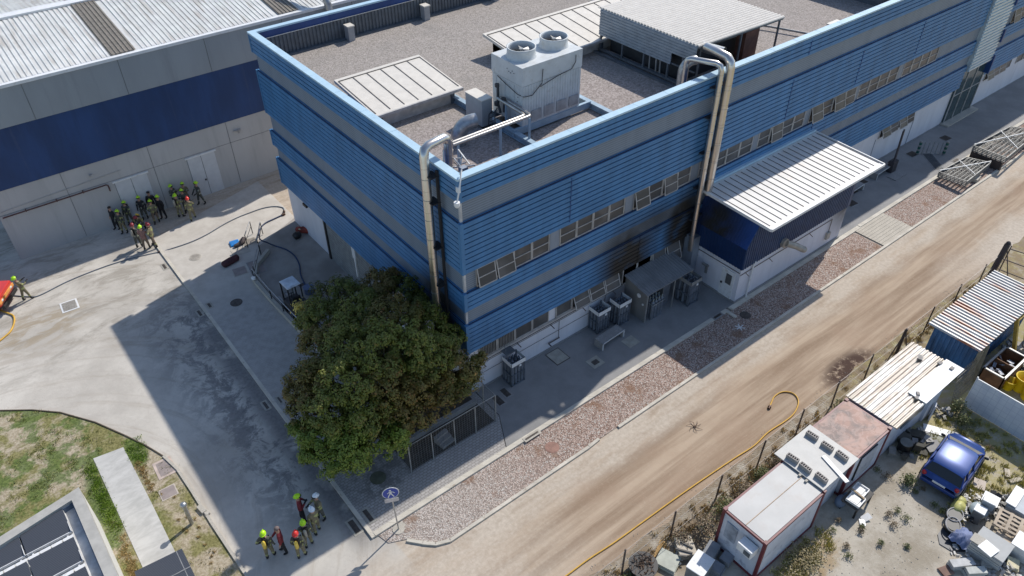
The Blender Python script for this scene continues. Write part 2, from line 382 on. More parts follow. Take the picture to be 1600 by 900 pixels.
# ------------------------------------------------------------------ the setting
def struct(name, b, m): return tag(b.build(name, m), kind='structure')
b = B(); b.sheet([(-400, -400), (500, -400), (500, 400), (-400, 400)], -.004); struct('ground', b, SOIL)
# yard and dirt road: one sheet with a ragged edge towards the fence
edge_y = lambda x: -11.35 + .28 * mnoise.noise(Vector((x * .7, 3.3, 0))) + .12 * mnoise.noise(Vector((x * 2.1, 8.3, 0)))
poly = [(x * .5, edge_y(x * .5)) for x in range(-100, 261)]
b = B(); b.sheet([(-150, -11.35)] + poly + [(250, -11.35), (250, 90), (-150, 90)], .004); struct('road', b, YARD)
# lawn
lawn_edge = [(-60, 20), (-40, 17.5), (-28, 16.2), (-22, 15.1), (-19.3, 14.4), (-18, 13.4), (-16.9, 12.3), (-15.7, 10.5), (-14.8, 8.7), (-14.2, 7.4), (-13.75, 6.2),
             (-13.5, 5.0), (-13.42, 3.3), (-13.36, 1.1), (-13.2, -2.2), (-13.1, -8), (-13.1, -30)]
b = B(); b.sheet(lawn_edge + [(-60, -30)], .03); struct('lawn', b, LAWN)
b = B()
for p, q in zip(lawn_edge, lawn_edge[1:]):
    wdt = .05 if p[1] > 7 else .13
    b.bar((p[0], p[1], .03), (q[0], q[1], .03), wdt, .10 if p[1] > 7 else .16, mi=0 if p[1] > 7 else 1)
struct('lawn_edging', b, [simple('steel_edging', (.10, .075, .05), .7), CONC])
b = B(); b.prism([(-16.45, 8.2), (-15.1, 8.0), (-15.1, 4), (-15.2, -3.5), (-16.5, -3.5)], .0, .05)
n = NT('path_concrete'); c1 = n.mix(n.ramp(n.noise(1.0, 6, .7, vec=n.scale(n.pos, (1, 2.2, 1)), dist=.5), .3, .7), (.42, .41, .38), (.56, .545, .51))
struct('path', b, n.out(c1, .85))
# pavement, slabs, kerbs, gravel
b = B(); b.prism([(-8.02, -3.75), (-.6, -3.75), (.4, -1.9), (.4, 21.0), (.4, 27.0), (-4.6, 25.5), (-8.02, 24.5)], -.02, .10); struct('pavement', b, PAVE)
b = B(); b.prism([(-.55, -3.75), (90, -3.75), (90, .6), (.45, .6), (.45, -1.86)], -.02, .095); struct('pavement_slab', b, SLAB)
b = B(); b.prism([(-4.35, 8.2), (.3, 8.2), (.3, 20.9), (-2.9, 19.4), (-4.3, 16.2)], .0, .106); struct('loading_apron', b, SLABD)
b = B()
b.box((-8.2, -3.99, -.05), (-8.02, 24.3, .108))
for x0, x1 in ((-8.02, 12.6), (12.6, 15.6), (29.4, 41.2), (43.6, 90)):
    b.box((x0, -4.0, -.05), (x1, -3.75, .125))
b.box((15.6, -4.6, -.05), (15.8, -3.75, .12)); b.box((16.0, -4.05, -.05), (29.4, -3.76, .10))
struct('kerb', b, KERB)
b = B()
pts = [(-7.05, -5.0), (-6.6, -5.55), (-6.2, -5.95), (-5.6, -6.2), (2.6, -6.21), (3.3, -6.15), (4.6, -6.21), (24.0, -6.21)]
for p, q in zip(pts, pts[1:]):
    if p[0] == 3.3: continue
    b.bar((p[0], p[1], .02), (q[0] + .02, q[1], .02), .15, .16)
for x0, x1 in ((24.0, 29.2), (29.2, 32.1), (32.1, 90)): b.bar((x0, -6.21, .02), (x1, -6.21, .02), .15, .16)
struct('kerb_outer', b, KERB)
b = B(); b.sheet([(-7.9, -4.0), (28.6, -4.0), (28.6, -6.15), (-5.6, -6.15), (-6.15, -5.88), (-7.0, -4.95), (-7.75, -4.6)], .035)
b.sheet([(31.7, -4.0), (90, -4.0), (90, -6.15), (32.3, -6.15)], .035)
struct('gravel_bed', b, GRAVB)
b = B()
for i in range(9):
    y0 = -4.0 - i * .24; b.box((28.75, y0 - .225, .0), (32.15, y0, .075))
struct('crossing_slab', b, simple('ribbed_concrete', (.52, .47, .39), .85, 0, .1, 1.5, fine=14))

# ------------------------------------------------------------------ main building
Z = dict(cap=13.2, b1=12.01, g1=10.93, b2=8.16, g2=7.01, b3=5.94, g3=5.05, b4=3.17)
XE = 70.0; YE = 20.76
mb = thing('main_building', 'long two storey factory building clad in blue and grey metal bands', 'building', (0, 0, 0))
b = B(); b.box((.2, .2, 0), (XE, YE - .2, 11.44)); b.build('wall', WHITEW, mb)
b = B(); b.box((.14, .14, Z['b4']), (XE, .2, 11.9)); b.box((.14, .2, Z['b4']), (.2, YE - .14, 11.9)); b.build('grey_panel_band', GREYB, mb)
# corner trims
b = B()
for z0, z1 in ((Z['g1'], Z['b1']), (Z['g2'], Z['b2']), (Z['g3'], Z['b3'])): b.box((.09, .09, z0), (.2, .2, z1))
b.build('corner_trim', simple('light_trim', (.50, .50, .50), .5), mb)
def band(z0, z1, npl, name):
    """lapped metal boards: one band round the two visible fronts"""
    b = B(); pitch = (z1 - z0) / npl
    for k in range(npl):
        a = z0 + k * pitch; g = .075
        for (x0, x1) in ((.0, 48.0), (52.0, XE)):
            # board with a slanted face
            vs_ = []
            for x in (x0, x1): vs_ += [(x, .14, a), (x, -.03, a + .0), (x, .0, a + pitch - g), (x, .05, a + pitch - g), (x, .05, a + pitch), (x, .14, a + pitch)]
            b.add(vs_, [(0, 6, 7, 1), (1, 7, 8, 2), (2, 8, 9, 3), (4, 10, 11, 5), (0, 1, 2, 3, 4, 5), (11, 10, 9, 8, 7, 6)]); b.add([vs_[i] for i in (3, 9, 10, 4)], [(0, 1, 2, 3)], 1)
        vs_ = []
        for y in (.14, YE): vs_ += [(.14, y, a), (-.03, y, a), (.0, y, a + pitch - g), (.05, y, a + pitch - g), (.05, y, a + pitch), (.14, y, a + pitch)]
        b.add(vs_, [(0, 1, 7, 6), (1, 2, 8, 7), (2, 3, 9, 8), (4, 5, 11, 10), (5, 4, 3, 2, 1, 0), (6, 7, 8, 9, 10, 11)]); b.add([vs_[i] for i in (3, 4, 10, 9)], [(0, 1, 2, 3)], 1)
    # corner post
    b.box((-.045, -.045, z0 - .01), (.14, .14, z1 - .01)); b.box((-.045, YE - .1, z0 - .02), (.14, YE + .04, z1 - .02))
    return b.build(name, [BLUE, GAP_SHADE], mb)
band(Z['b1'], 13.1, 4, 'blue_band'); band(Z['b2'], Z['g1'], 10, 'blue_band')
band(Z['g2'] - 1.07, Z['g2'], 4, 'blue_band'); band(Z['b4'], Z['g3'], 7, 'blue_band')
# vertical joints on the boards
b = B()
for x, z0, z1 in ((6.4, 8.3, 10.8), (23.6, 8.3, 10.8), (30.9, 8.4, 10.7), (38.1, 8.5, 10.8), (24.5, 12.05, 12.9), (11.8, 3.2, 5.0), (27, 5.95, 7)):
    b = B(); b.box((x, -.04, z0), (x + .03, 0.02, z1)); b.build('board_joint', BLUE_D, mb)
# parapet with cap and its inside
b = B()
b.box((-.06, -.06, 13.1), (XE, .34, 13.2)); b.box((-.06, .34, 13.1), (.34, YE - .34, 13.2)); b.box((-.06, YE - .34, 13.1), (XE, YE + .04, 13.2))
for x in [2.1 * k for k in range(1, 33)]: b.box((x, -.062, 13.2), (x + .02, .34, 13.206))
for y in [2.6 * k for k in range(1, 8)]: b.box((-.06, y, 13.2), (.34, y + .02, 13.206))
b.build('parapet_cap', CAP, mb)
b = B(); b.box((.165, .165, 11.3), (XE, .32, 13.1)); b.box((.165, .32, 11.3), (.32, YE - .32, 13.1)); b.box((.165, YE - .32, 11.3), (XE, YE - .16, 13.1))
b.box((.32, YE - .355, 12.72), (XE, YE - .32, 13.09))
b.build('parapet', BLUE_D, mb)
b = B()
for i in range(int((XE - .6) / .24)):
    x = .4 + i * .24; b.box((x, YE - .42, 11.46), (x + .13, YE - .33, 12.70))
b.box((.33, YE - .37, 11.46), (XE, YE - .33, 12.68)); b.build('parapet_lining', SLATE, mb)
b = B(); b.bar((.4, YE - .43, 12.73), (XE, YE - .43, 12.73), .05, .03); b.build('parapet_rail', CREAM, mb)
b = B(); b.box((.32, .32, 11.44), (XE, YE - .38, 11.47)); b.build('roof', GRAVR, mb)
b = B(); b.box((.33, YE - .7, 11.47), (XE, YE - .42, 11.56)); b.build('roof_upstand', SLATE, mb)
# ---- windows of the upper floor
def window(x0, x1, z0, z1, y=.14, tilt=0, bars=False, horiz=True):
    f = B(); t = .05
    f.box((x0, y - .07, z0), (x1, y - .002, z0 + t)); f.box((x0, y - .07, z1 - t), (x1, y - .002, z1))
    f.box((x0, y - .075, z0), (x0 + t, y - .001, z1)); f.box((x1 - t, y - .075, z0), (x1, y - .001, z1))
    if horiz and not tilt: f.box((x0 + t, y - .068, (z0 + z1) / 2 - .02), (x1 - t, y - .003, (z0 + z1) / 2 + .02))
    fo = f.build('window', FRAME, mb)
    p = B()
    if tilt:
        a = R(tilt); zc = z1 - t; h = z1 - z0 - 2 * t
        dy = -math.sin(a) * h; dz = -math.cos(a) * h
        P = [(x0 + t, y - .06, zc), (x1 - t, y - .06, zc), (x1 - t, y - .06 + dy, zc + dz), (x0 + t, y - .06 + dy, zc + dz)]
        Q = [(q[0], q[1] - .03 * math.cos(a), q[2] + .03 * math.sin(a)) for q in P]
        p.add(P + Q, [(0, 1, 2, 3), (7, 6, 5, 4), (0, 4, 5, 1), (1, 5, 6, 2), (2, 6, 7, 3), (3, 7, 4, 0)])
        p.build('pane', GLASS, fo)
        k = B()
        for s0, s1 in ((Q[0], Q[1]), (Q[1], Q[2]), (Q[2], Q[3]), (Q[3], Q[0]), ((Vector(Q[0]) + Vector(Q[3])) / 2, (Vector(Q[1]) + Vector(Q[2])) / 2)): k.bar(s0, s1, .05, .03, up=(0, 1, 0))
        k.build('sash', FRAME, fo)
        k = B(); k.box((x0 + t, y - .012, z0 + t), (x1 - t, y - .004, z1 - t)); k.build('dark_room', BLACK, fo)
    else:
        p.box((x0 + t, y - .03, z0 + t), (x1 - t, y - .004, z1 - t)); p.build('pane', GLASS, fo)
    if bars:
        k = B()
        nb = int((x1 - x0) / .1)
        for i in range(nb): k.box((x0 + t + i * .1, y - .1, z0), (x0 + t + i * .1 + .025, y - .075, z1))
        k.build('grille', ALU, fo)
    return fo
groups = [(.77, 5.24), (5.90, 10.41), (11.05, 15.53), (16.2, 20.93), (21.45, 26.02), (26.56, 31.5), (31.95, 36.7), (37.34, 42.0)]
openw = {(0, 1): 12, (0, 0): 10, (2, 0): 14, (2, 2): 9, (4, 1): 9, (5, 0): 16, (5, 2): 13, (5, 3): 5}
for gi, (a, c_) in enumerate(groups):
    wv = (c_ - a) / 4
    for k in range(4): window(a + k * wv, a + (k + 1) * wv - .02, 7.03, 8.14, tilt=openw.get((gi, k), 0))
for k in range(4): window(53.4 + k * 1.15, 53.4 + (k + 1) * 1.15 - .02, 7.03, 8.14, tilt=14 if k == 0 else 0)
for x in (58.6, 59.8, 61): window(x, x + 1.15, 7.03, 8.14)
for (a, c_), (d, _e) in zip(groups, groups[1:]): b = B(); b.box((c_ + .02, .08, 7.02), (d - .03, .139, 8.15)); b.build('pillar_panel', GREYP, mb)
# ---- ground floor windows
for k in range(4): window(.78 + k * 1.16, .78 + (k + 1) * 1.16 - .02, 2.2, 3.15, y=.2, bars=k < 2, horiz=False)
for k in range(4): window(5.9 + k * 1.16, 5.9 + (k + 1) * 1.16 - .02, 2.2, 3.15, y=.2, tilt=(0, 22, 20, 18)[k], horiz=False)
for k in range(4): window(10.9 + k * 1.16, 10.9 + (k + 1) * 1.16 - .02, 1.9, 3.15, y=.2, tilt=(0, 0, 8, 20)[k], horiz=False)
for k in range(4): window(37.2 + k * 1.15, 37.2 + (k + 1) * 1.15 - .02, 2.3, 3.15, y=.2, tilt=(24, 12, 22, 10)[k], horiz=False)
for k in range(4): window(52.9 + k * 1.15, 52.9 + (k + 1) * 1.15 - .02, 2.3, 3.15, y=.2, tilt=(24, 12, 12, 0)[k], horiz=False)
for x in (58.6, 59.8, 61): window(x, x + 1.15, 2.3, 3.15, y=.2, horiz=False)
b = B(); b.box((.7, .1, 2.10), (10.7, .19, 2.18)); b.build('window_sill', FRAME, mb)
# sooty recess of the burnt room
b = B(); b.box((10.7, .17, 1.9), (16.6, .198, 3.16)); b.build('burnt_wall_panel', facade('burnt_wall', (.3, .29, .28), .7), mb)
# ---- entrance tower
b = B()
for i in range(33):
    z = 4.55 + i * .27; b.box((48.1, -.22, z), (51.8, -.12, z + .15))
b.box((48.12, -.14, 4.5), (51.78, .14, 13.3)); b.build('ribbed_tower', simple('pale_ribbed_metal', (.52, .62, .66), .3, .3, .08), mb)
for z0, z1 in ((8.9, 10.9), (6.0, 7.0), (3.4, 4.9)): b = B(); b.box((51.82, -.35, z0), (51.98, .14, z1)); b.build('tower_fin', BLUE_D, mb)
e = B(); e.box((47.6, .06, .25), (52.0, .19, 4.45)); eo = e.build('entrance_glazing', GGLASS, mb)
k = B()
for x in (47.6, 48.9, 50.4, 51.9): k.box((x, .0, .25), (x + .07, .06, 4.45))
k.box((47.6, .01, 2.5), (52, .055, 2.56)); k.build('mullion', FRAME, eo)
b = B(); b.box((47.4, -.5, .0), (52.4, .19, .24)); b.build('entrance_step', CONC, mb)
b = B(); b.box((.22, .12, .096), (90 - 20, .199, .16)); b.build('plinth', CONCD, mb)
# ---- loading door on the short front
d = B(); d.box((.13, 8.6, .0), (.199, 15.1, 3.1)); do = d.build('loading_door', simple('grey_door', (.25, .26, .26), .5), mb)
k = B()
for i in range(15): k.box((.11, 8.62, .1 + i * .2), (.13, 15.08, .12 + i * .2))
k.build('door_slat', ALU, do)
for y in (8.4, 15.1): b = B(); b.box((.05, y, 0), (.22, y + .2, 3.15)); b.build('door_post', BLACK, mb)
b = B(); b.box((.05, 17.6, 2.7), (.2, 18.1, 2.85)); b.build('wall_lamp', BLACK, mb)
b = B(); b.box((.04, 11.35, 2.25), (.3, 11.75, 3.05)); b.box((.04, 11.45, .9), (.16, 11.6, 2.25)); b.build('wall_cabinet', WHITEP, mb)
# conduits under the ground floor windows
b = B(); b.bar((.5, .12, 1.98), (11, .12, 1.98), .03); b.bar((.5, .12, 1.88), (11, .12, 1.88), .02)
for x in (.9, 3.2, 5.5, 7.8, 10.1): b.bar((x, .12, 1.98), (x + .12, -.1, 1.75), .04)
b.bar((6.15, .12, 1.9), (6.15, .12, .65), .025); b.bar((5.4, .1, .62), (6.2, .1, .62), .05); b.bar((5.4, .1, .62), (5.4, -.15, .6), .05); b.bar((9.6, .12, 2.0), (9.6, .12, 1.2), .03)
b.bar((.5, .16, 1.15), (10.6, .16, 1.15), .015)
b.build('wall_conduit', simple('dark_conduit', (.09, .08, .08), .6), mb)
b = B(); b.box((2.15, -.35, 2.0), (2.75, .12, 2.06)); b.bar((2.3, -.1, 2.06), (2.3, .1, 2.5), .02); b.build('small_canopy', SLATE, mb)
# concrete trim strips on the white wall
b = B()
for x in (36.9, 42.2, 63): b.box((x, .17, .1), (x + .02, .199, 2.3))
b.build('wall_joint', GREYP, mb)

# ------------------------------------------------------------------ warehouse
wh = thing('warehouse', 'large grey concrete warehouse with navy band and white corrugated roof', 'building', (0, 27.75, 0))
CP = facade('precast_upper', (.30, .325, .34), .7, soot=False, streak=.07, sc_=.4)
CPL = facade('precast_lower', (.48, .47, .455), .75, soot=False, streak=.06, sc_=.5)
NAVY = facade('navy_painted_concrete', (.016, .052, .155), .6, soot=False, streak=.2, sc_=.6)
b = B(); b.box((-15.45, 27.75, 0), (70, 75, 4.9)); b.build('lower_wall', CPL, wh)
b = B(); b.box((-15.48, 27.68, 4.9), (70, 75, 8.62)); b.build('blue_band', NAVY, wh)
b = B(); b.box((-15.47, 27.6, 8.62), (70, 75, 10.95)); b.build('upper_wall', CP, wh)
b = B(); b.box((-15.55, 27.52, 10.9), (70, 27.85, 11.08)); b.build('roof_trim', WHITEP, wh)
b = B()
for x in (-15.0 + 5.4 * k for k in range(16)): b.box((x + 3.6, 27.585, 8.64), (x + 3.62, 27.6, 10.9)); b.box((x + 3.6, 27.73, .05), (x + 3.62, 27.75, 4.88))
b.box((-15.4, 27.735, 3.28), (70, 27.75, 3.295)); b.build('panel_joint', simple('joint', (.13, .13, .13), .8), wh)
b = B()
def rz(y): return 11.1 + (y - 27.85) * .125 if y < 36 else 11.1 + (36 - 27.85) * .125 - (y - 36) * .125
b.add([(-15.5, 27.85, 11.05), (70, 27.85, 11.05), (70, 36, rz(36) - .05), (-15.5, 36, rz(36) - .05), (70, 75, rz(75)), (-15.5, 75, rz(75))], [(0, 1, 2, 3), (3, 2, 4, 5)])
i = 0; x = -15.4
while x < 30:
    if not (-6.3 < x < -4.4 or 4.7 < x < 6.5 or 15.6 < x < 17.4):
        b.add([(x, 27.86, 11.09), (x + .16, 27.86, 11.09), (x + .16, 36, rz(36)), (x, 36, rz(36)), (x, 50, rz(50)), (x + .16, 50, rz(50)),
               (x, 27.86, 11.0), (x + .16, 27.86, 11.0), (x, 36, rz(36) - .08), (x + .16, 36, rz(36) - .08)],
              [(0, 1, 2, 3), (3, 2, 5, 4), (0, 6, 7, 1), (0, 3, 8, 6), (1, 7, 9, 2)])
    x += .3
b.build('roof', ROOFW, wh)
b = B()
for x0 in (-6.2, 4.8, 15.7, 26.6):
    for (ya, yb) in ((27.87, 35.6), (36.4, 48)):
        b = B(); b.add([(x0, ya, rz(ya) + .02), (x0 + 1.5, ya, rz(ya) + .02), (x0 + 1.5, yb, rz(yb) + .02), (x0, yb, rz(yb) + .02)], [(0, 1, 2, 3)])
        for k in range(6): b.bar((x0 + .1 + k * .26, ya, rz(ya) + .04), (x0 + .1 + k * .26, yb, rz(yb) + .04), .06, .05)
        b.build('rooflight', ROOFL, wh)
b = B(); b.box((-15.6, 35.6, rz(36) - .05), (70, 36.4, rz(36) + .08)); b.build('ridge_cap', WHITEP, wh)
def leafdoor(x0, x1, z1, parent, y):
    d = B(); d.box((x0, y - .04, .0), (x1, y - .002, z1)); o = d.build('double_door', simple('door_white', (.58, .59, .60), .6, 0, .04), parent)
    k = B(); k.box((x0 - .1, y - .09, z1), (x1 + .12, y - .002, z1 + .1)); k.build('door_lintel', WHITEP, o)
    k = B(); k.box(((x0 + x1) / 2 - .01, y - .05, .02), ((x0 + x1) / 2 + .01, y - .04, z1 - .02)); k.box((x0, y - .045, 0), (x0 + .02, y - .039, z1)); k.build('door_gap', BLACK, o)
    k = B(); k.box(((x0 + x1) / 2 - .16, y - .1, 1.15), ((x0 + x1) / 2 - .06, y - .04, 1.27)); k.build('handle', BLACK, o)
leafdoor(-8.65, -6.55, 3.1, wh, 27.75); leafdoor(-3.82, -1.86, 3.1, wh, 27.75)
b = B(); b.tube([(-15.3, 27.62, 3.2), (-9.15, 27.62, 3.2), (-9.05, 27.62, 3.1), (-9.05, 27.62, 2.7)], .045, 8)
for x in (-14, -12.2, -10.6): b.box((x, 27.55, 3.15), (x + .05, 27.75, 3.3))
b.build('red_pipe', simple('rusty_red_pipe', (.11, .05, .045), .6), wh)
b = B(); b.bar((-15.3, 27.7, 3.55), (-8, 27.7, 3.85), .02); b.box((-9.9, 27.55, 4.1), (-9.7, 27.7, 4.2)); b.box((-.2, 27.6, 4.05), (.3, 27.74, 4.1)); b.box((.1, 27.5, 3.9), (.16, 27.7, 4.15)); b.build('cable_run', FRAME, wh)
# big silver roof duct at the edge
rd = thing('roof_duct', 'silver bent duct crossing the warehouse roof edge', 'duct', (7.9, 27.6, 11))
b = B(); b.tube([(6.6, 30.2, 12.2), (7.5, 28.4, 12.2), (7.9, 27.7, 12.1), (8.1, 27.35, 11.8), (8.2, 27.2, 11.2), (8.2, 27.2, 8.5)], .27, 14); b.build('duct_body', STEEL, rd)
# ------------------------------------------------------------------ annex
an = thing('annex', 'low blue and white extension with a white standing seam roof', 'building', (16.6, -3.7, 0))
b = B(); b.box((16.6, -3.7, 0), (27.2, .13, 2.66)); b.build('wall', WHITEW, an)
b = B(); b.box((16.52, -3.78, .1), (27.22, -3.701, .22)); b.box((16.52, -3.7, .1), (16.6, .1, .2)); b.build('plinth', CONCD, an)
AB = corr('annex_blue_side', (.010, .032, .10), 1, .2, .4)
# side sheets: upright below, leaning inwards above
b = B()
def ztop(y): return 6.22 + y * 1.05 / 4.2
b.add([(16.5, -3.8, 2.62), (16.5, .1, 2.62), (16.5, .1, 4.05), (16.5, -3.8, 4.05)], [(0, 3, 2, 1)])
for i in range(19):
    y = -3.78 + i * .2
    b.box((16.475, y, 2.62), (16.5, y + .1, 4.05))
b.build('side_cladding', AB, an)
b = B()
b.add([(16.5, -3.8, 4.05), (16.5, .1, 4.05), (17.75, .1, 6.2), (17.65, -3.8, 6.05)], [(0, 3, 2, 1)])
for i in range(20):
    y = -3.78 + i * .195; t = (y + 3.8) / 3.9
    b.bar((16.49, y + .05, 4.06), (17.63 + .1 * t, y + .05, 6.03 + .15 * t), .09, .03, up=(1, 0, 0))
b.build('sloped_cladding', facade('annex_skylit_blue', (.02, .068, .25), .4, soot=True), an)  # sky light put into the colour: lighter than the upright sheets
b = B(); b.add([(16.5, -3.8, 2.62), (27.25, -3.8, 2.62), (27.25, -3.8, 6.05), (17.65, -3.8, 6.05), (16.5, -3.8, 4.05)], [(0, 1, 2, 3, 4)])
i = 0; x = 16.55
while x < 26.9:
    top = 6.05 if x > 17.6 else 4.05 + (x - 16.5) * 1.7
    b.box((x, -3.835, 2.62), (x + .11, -3.8, top)); x += .21
b.add([(16.5, -3.8, 2.62), (27.25, -3.8, 2.62), (27.25, -3.7, 2.62), (16.5, -3.7, 2.62)], [(0, 3, 2, 1)])
b.add([(27.25, -3.8, 2.62), (27.25, .1, 2.62), (27.25, .1, 6.2), (27.25, -3.8, 6.05)], [(0, 1, 2, 3)])
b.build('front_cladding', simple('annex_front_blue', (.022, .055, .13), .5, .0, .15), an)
b = B()
x0, x1, yf = 16.45, 27.3, -5.0
def zr(y): return 6.3 + y * .2 / 5
vs_ = [(x0, 0.02, zr(0)), (x1, 0.02, zr(0)), (x1, yf, zr(yf)), (x0, yf, zr(yf))]
b.add(vs_ + [(v[0], v[1], v[2] - .1) for v in vs_], [(0, 3, 2, 1), (4, 5, 6, 7), (0, 4, 7, 3), (1, 2, 6, 5), (3, 7, 6, 2), (0, 1, 5, 4)])
n = NT('annex_roof_white'); c1 = n.mix(n.ramp(n.noise(.8, 5), .3, .7), (.60, .585, .56), (.70, .68, .65)); c1 = n.mix(n.ramp(n.noise(.7, 4), .55, .7, 0, .6), c1, (.66, .57, .49))
AROOF = n.out(c1, .5); b.build('roof', AROOF, an)
b = B()
for k in range(22):
    x = x0 + .25 + k * .5; b.bar((x, -.35, zr(-.35) + .015), (x, yf + .28, zr(yf + .28) + .015), .022, .035)
b.build('seams', simple('dark_seam', (.20, .17, .15), .6), an)  # seams in a darker brown than the roof sheets
b = B(); b.bar((x0 - .02, yf - .03, zr(yf) - .01), (x1 + .02, yf - .03, zr(yf) - .01), .09, .16); b.bar((x0 - .03, .0, zr(0) - .01), (x0 - .03, yf, zr(yf) - .01), .07, .17); b.bar((x1 + .03, .0, zr(0) - .01), (x1 + .03, yf, zr(yf) - .01), .07, .17)
b.build('eaves_trim', WHITEP, an)
b = B(); b.bar((x0, -.1, zr(0) + .1), (x1, -.1, zr(0) + .1), .22, .16); b.build('wall_flashing', CAP, an)
d = B(); d.box((16.545, -3.42, .1), (16.598, -2.5, 2.12)); dd = d.build('door', WHITEP, an)
k = B(); k.box((16.53, -3.25, 1.15), (16.546, -2.85, 1.85)); k.build('window', BLACK, dd)
k = B()
for i in range(6): k.box((16.515, -3.24 + i * .07, 1.15), (16.53, -3.22 + i * .07, 1.85))
k.build('grille', ALU, dd)
k = B(); k.box((16.49, -2.66, 1.0), (16.545, -2.56, 1.12)); k.build('handle', BLACK, dd)
b = B(); b.tube([(17.68, -3.84, 2.75), (17.65, -3.78, 2.5), (17.62, -3.78, .1)], .05, 8); b.build('downpipe', WHITEP, an)
b = B(); b.bar((16.55, -3.75, 2.18), (25.6, -3.75, 2.22), .03); b.bar((25.6, -3.75, 2.25), (25.6, -3.75, 1.2), .03); b.bar((16.55, -3.7, 2.3), (16.55, -.2, 2.3), .03)
for x in (17.0, 19.2, 23.2): b.bar((x, -3.75, 2.2), (x + .12, -3.95, 2.0), .035)
b.build('wall_conduit', simple('brown_conduit', (.13, .10, .09), .6), an)
b = B(); b.box((25.4, -3.86, .75), (25.75, -3.7, 1.25)); b.build('socket_box', CONC, an)
b = B(); b.box((16.45, -1.55, 1.5), (16.59, -1.1, 1.62)); b.box((16.5, -1.5, 1.0), (16.57, -1.35, 1.5)); b.build('wall_lamp', ALU, an)
b = B(); b.tube([(20.2, -3.7, 2.95), (20.2, -4.0, 2.95)], .3, 16); b.tube([(20.25, -4.0, 2.95), (20.9, -4.3, 2.62), (21.3, -4.55, 2.35)], .2, 14); b.ball((21.35, -4.6, 2.33), .2, 12, 8)
b.build('exhaust_pipe', simple('dusty_duct', (.40, .36, .31), .55, .3, .2), an)
b = B(); b.box((16.0, -.62, .1), (16.55, .1, 3.3)); b.build('pipe_casing', GREYP, an)

# ------------------------------------------------------------------ flues on the fronts
def flue(name, label, pts, r, seam=True):
    t = thing(name, label, 'pipe', pts[0])
    b = B(); b.tube(pts, r, 18); b.build('pipe', FLUE, t)
    k = B()
    for p, q in zip(pts, pts[1:]):
        p = Vector(p); q = Vector(q)
        if abs((q - p).normalized().z) > .95 and (q - p).length > 2:
            nsg = int((q - p).length / 1.15)
            for i in range(1, nsg + 1):
                c = p + (q - p) * (i / (nsg + 1)); d = (q - p).normalized() * .015; k.tube([c - d, c + d], r + .008, 18)
    k.build('clamp_rings', STEEL, t)
    return t
flue('flue_pipe', 'shiny metal flue running up the short blue front near the corner', [(-.45, 1.75, 3.2), (-.45, 1.75, 13.62), (-.33, 1.85, 13.86), (-.1, 1.9, 13.95), (.75, 2.05, 13.95), (.92, 2.07, 13.87), (1.0, 2.08, 13.68), (1.0, 2.08, 11.5)], .21)
flue('flue_pipe', 'thin shiny flue pipe, left one of the pair rising over the parapet', [(15.95, -.45, 2.4), (15.95, -.45, 13.6), (15.93, -.36, 13.83), (15.85, -.15, 13.92), (15.3, 1.0, 13.92), (15.22, 1.15, 13.85), (15.2, 1.2, 13.65), (15.2, 1.2, 11.5)], .15)
flue('flue_pipe', 'thick shiny flue pipe, right one of the pair, ending on the annex roof', [(16.62, -.48, 6.1), (16.62, -.48, 13.5), (16.62, -.42, 13.85), (16.62, -.2, 14.05), (16.68, .55, 14.08), (16.9, 1.4, 14.0)], .235)
t = thing('flue_bracket', 'black steel ladder rail behind the pair of shiny flue pipes', 'bracket', (16.3, -.1, 8))
b = B()
for z in (4.5, 6.6, 8.8, 10.9, 12.6): b.box((15.75, -.3, z), (16.9, -.05, z + .05))
b.box((16.24, -.25, 3.4), (16.34, -.05, 13.2)); b.build('rail', simple('sooty_steel', (.04, .04, .045), .6), t)
t = thing('flue_bracket', 'black clamp rail beside the single shiny flue', 'bracket', (-.2, 1.4, 8))
b = B(); b.box((-.16, 1.32, 3.5), (-.06, 1.44, 13.0))
for z in (4.5, 6.8, 9, 11.4, 12.7): b.box((-.5, 1.3, z), (-.05, 1.9, z + .05))
b.build('rail', simple('sooty_steel_dark', (.02, .02, .022), .6), t)
# white camera arm on the corner
t = thing('camera_arm', 'white pole arm with a dome camera leaning over the roof corner', 'security camera', (.25, .1, 13.2))
b = B(); b.tube([(.2, .1, 13.3), (.02, -.3, 13.75), (-.2, -.38, 12.9), (-.36, -.42, 12.45)], .035, 8); b.build('arm', WHITEP, t)
b = B(); b.cyl((-.38, -.43, 12.28), .13, .16, 12); b.ball((-.38, -.43, 12.28), (.12, .12, .12), 12, 6); b.build('dome', WHITEP, t)
b = B(); b.box((-.1, -.15, 12.6), (.02, .02, 12.85)); b.build('junction_box', WHITEP, t)
t = thing('parapet_bracket', 'clutter of silver brackets on the roof corner by the flue', 'bracket', (1.1, 1.2, 13.2))
b = B()
for i in range(9): b.bar((.5 + rnd.random() * 1.1, .6 + rnd.random() * 1.6, 12.2 + rnd.random()), (.7 + rnd.random() * 1.1, .8 + rnd.random() * 1.3, 12.6 + rnd.random() * .8), .05)
b.box((.7, .65, 12.1), (1.0, .9, 13.1)); b.build('brackets', STEEL, t)

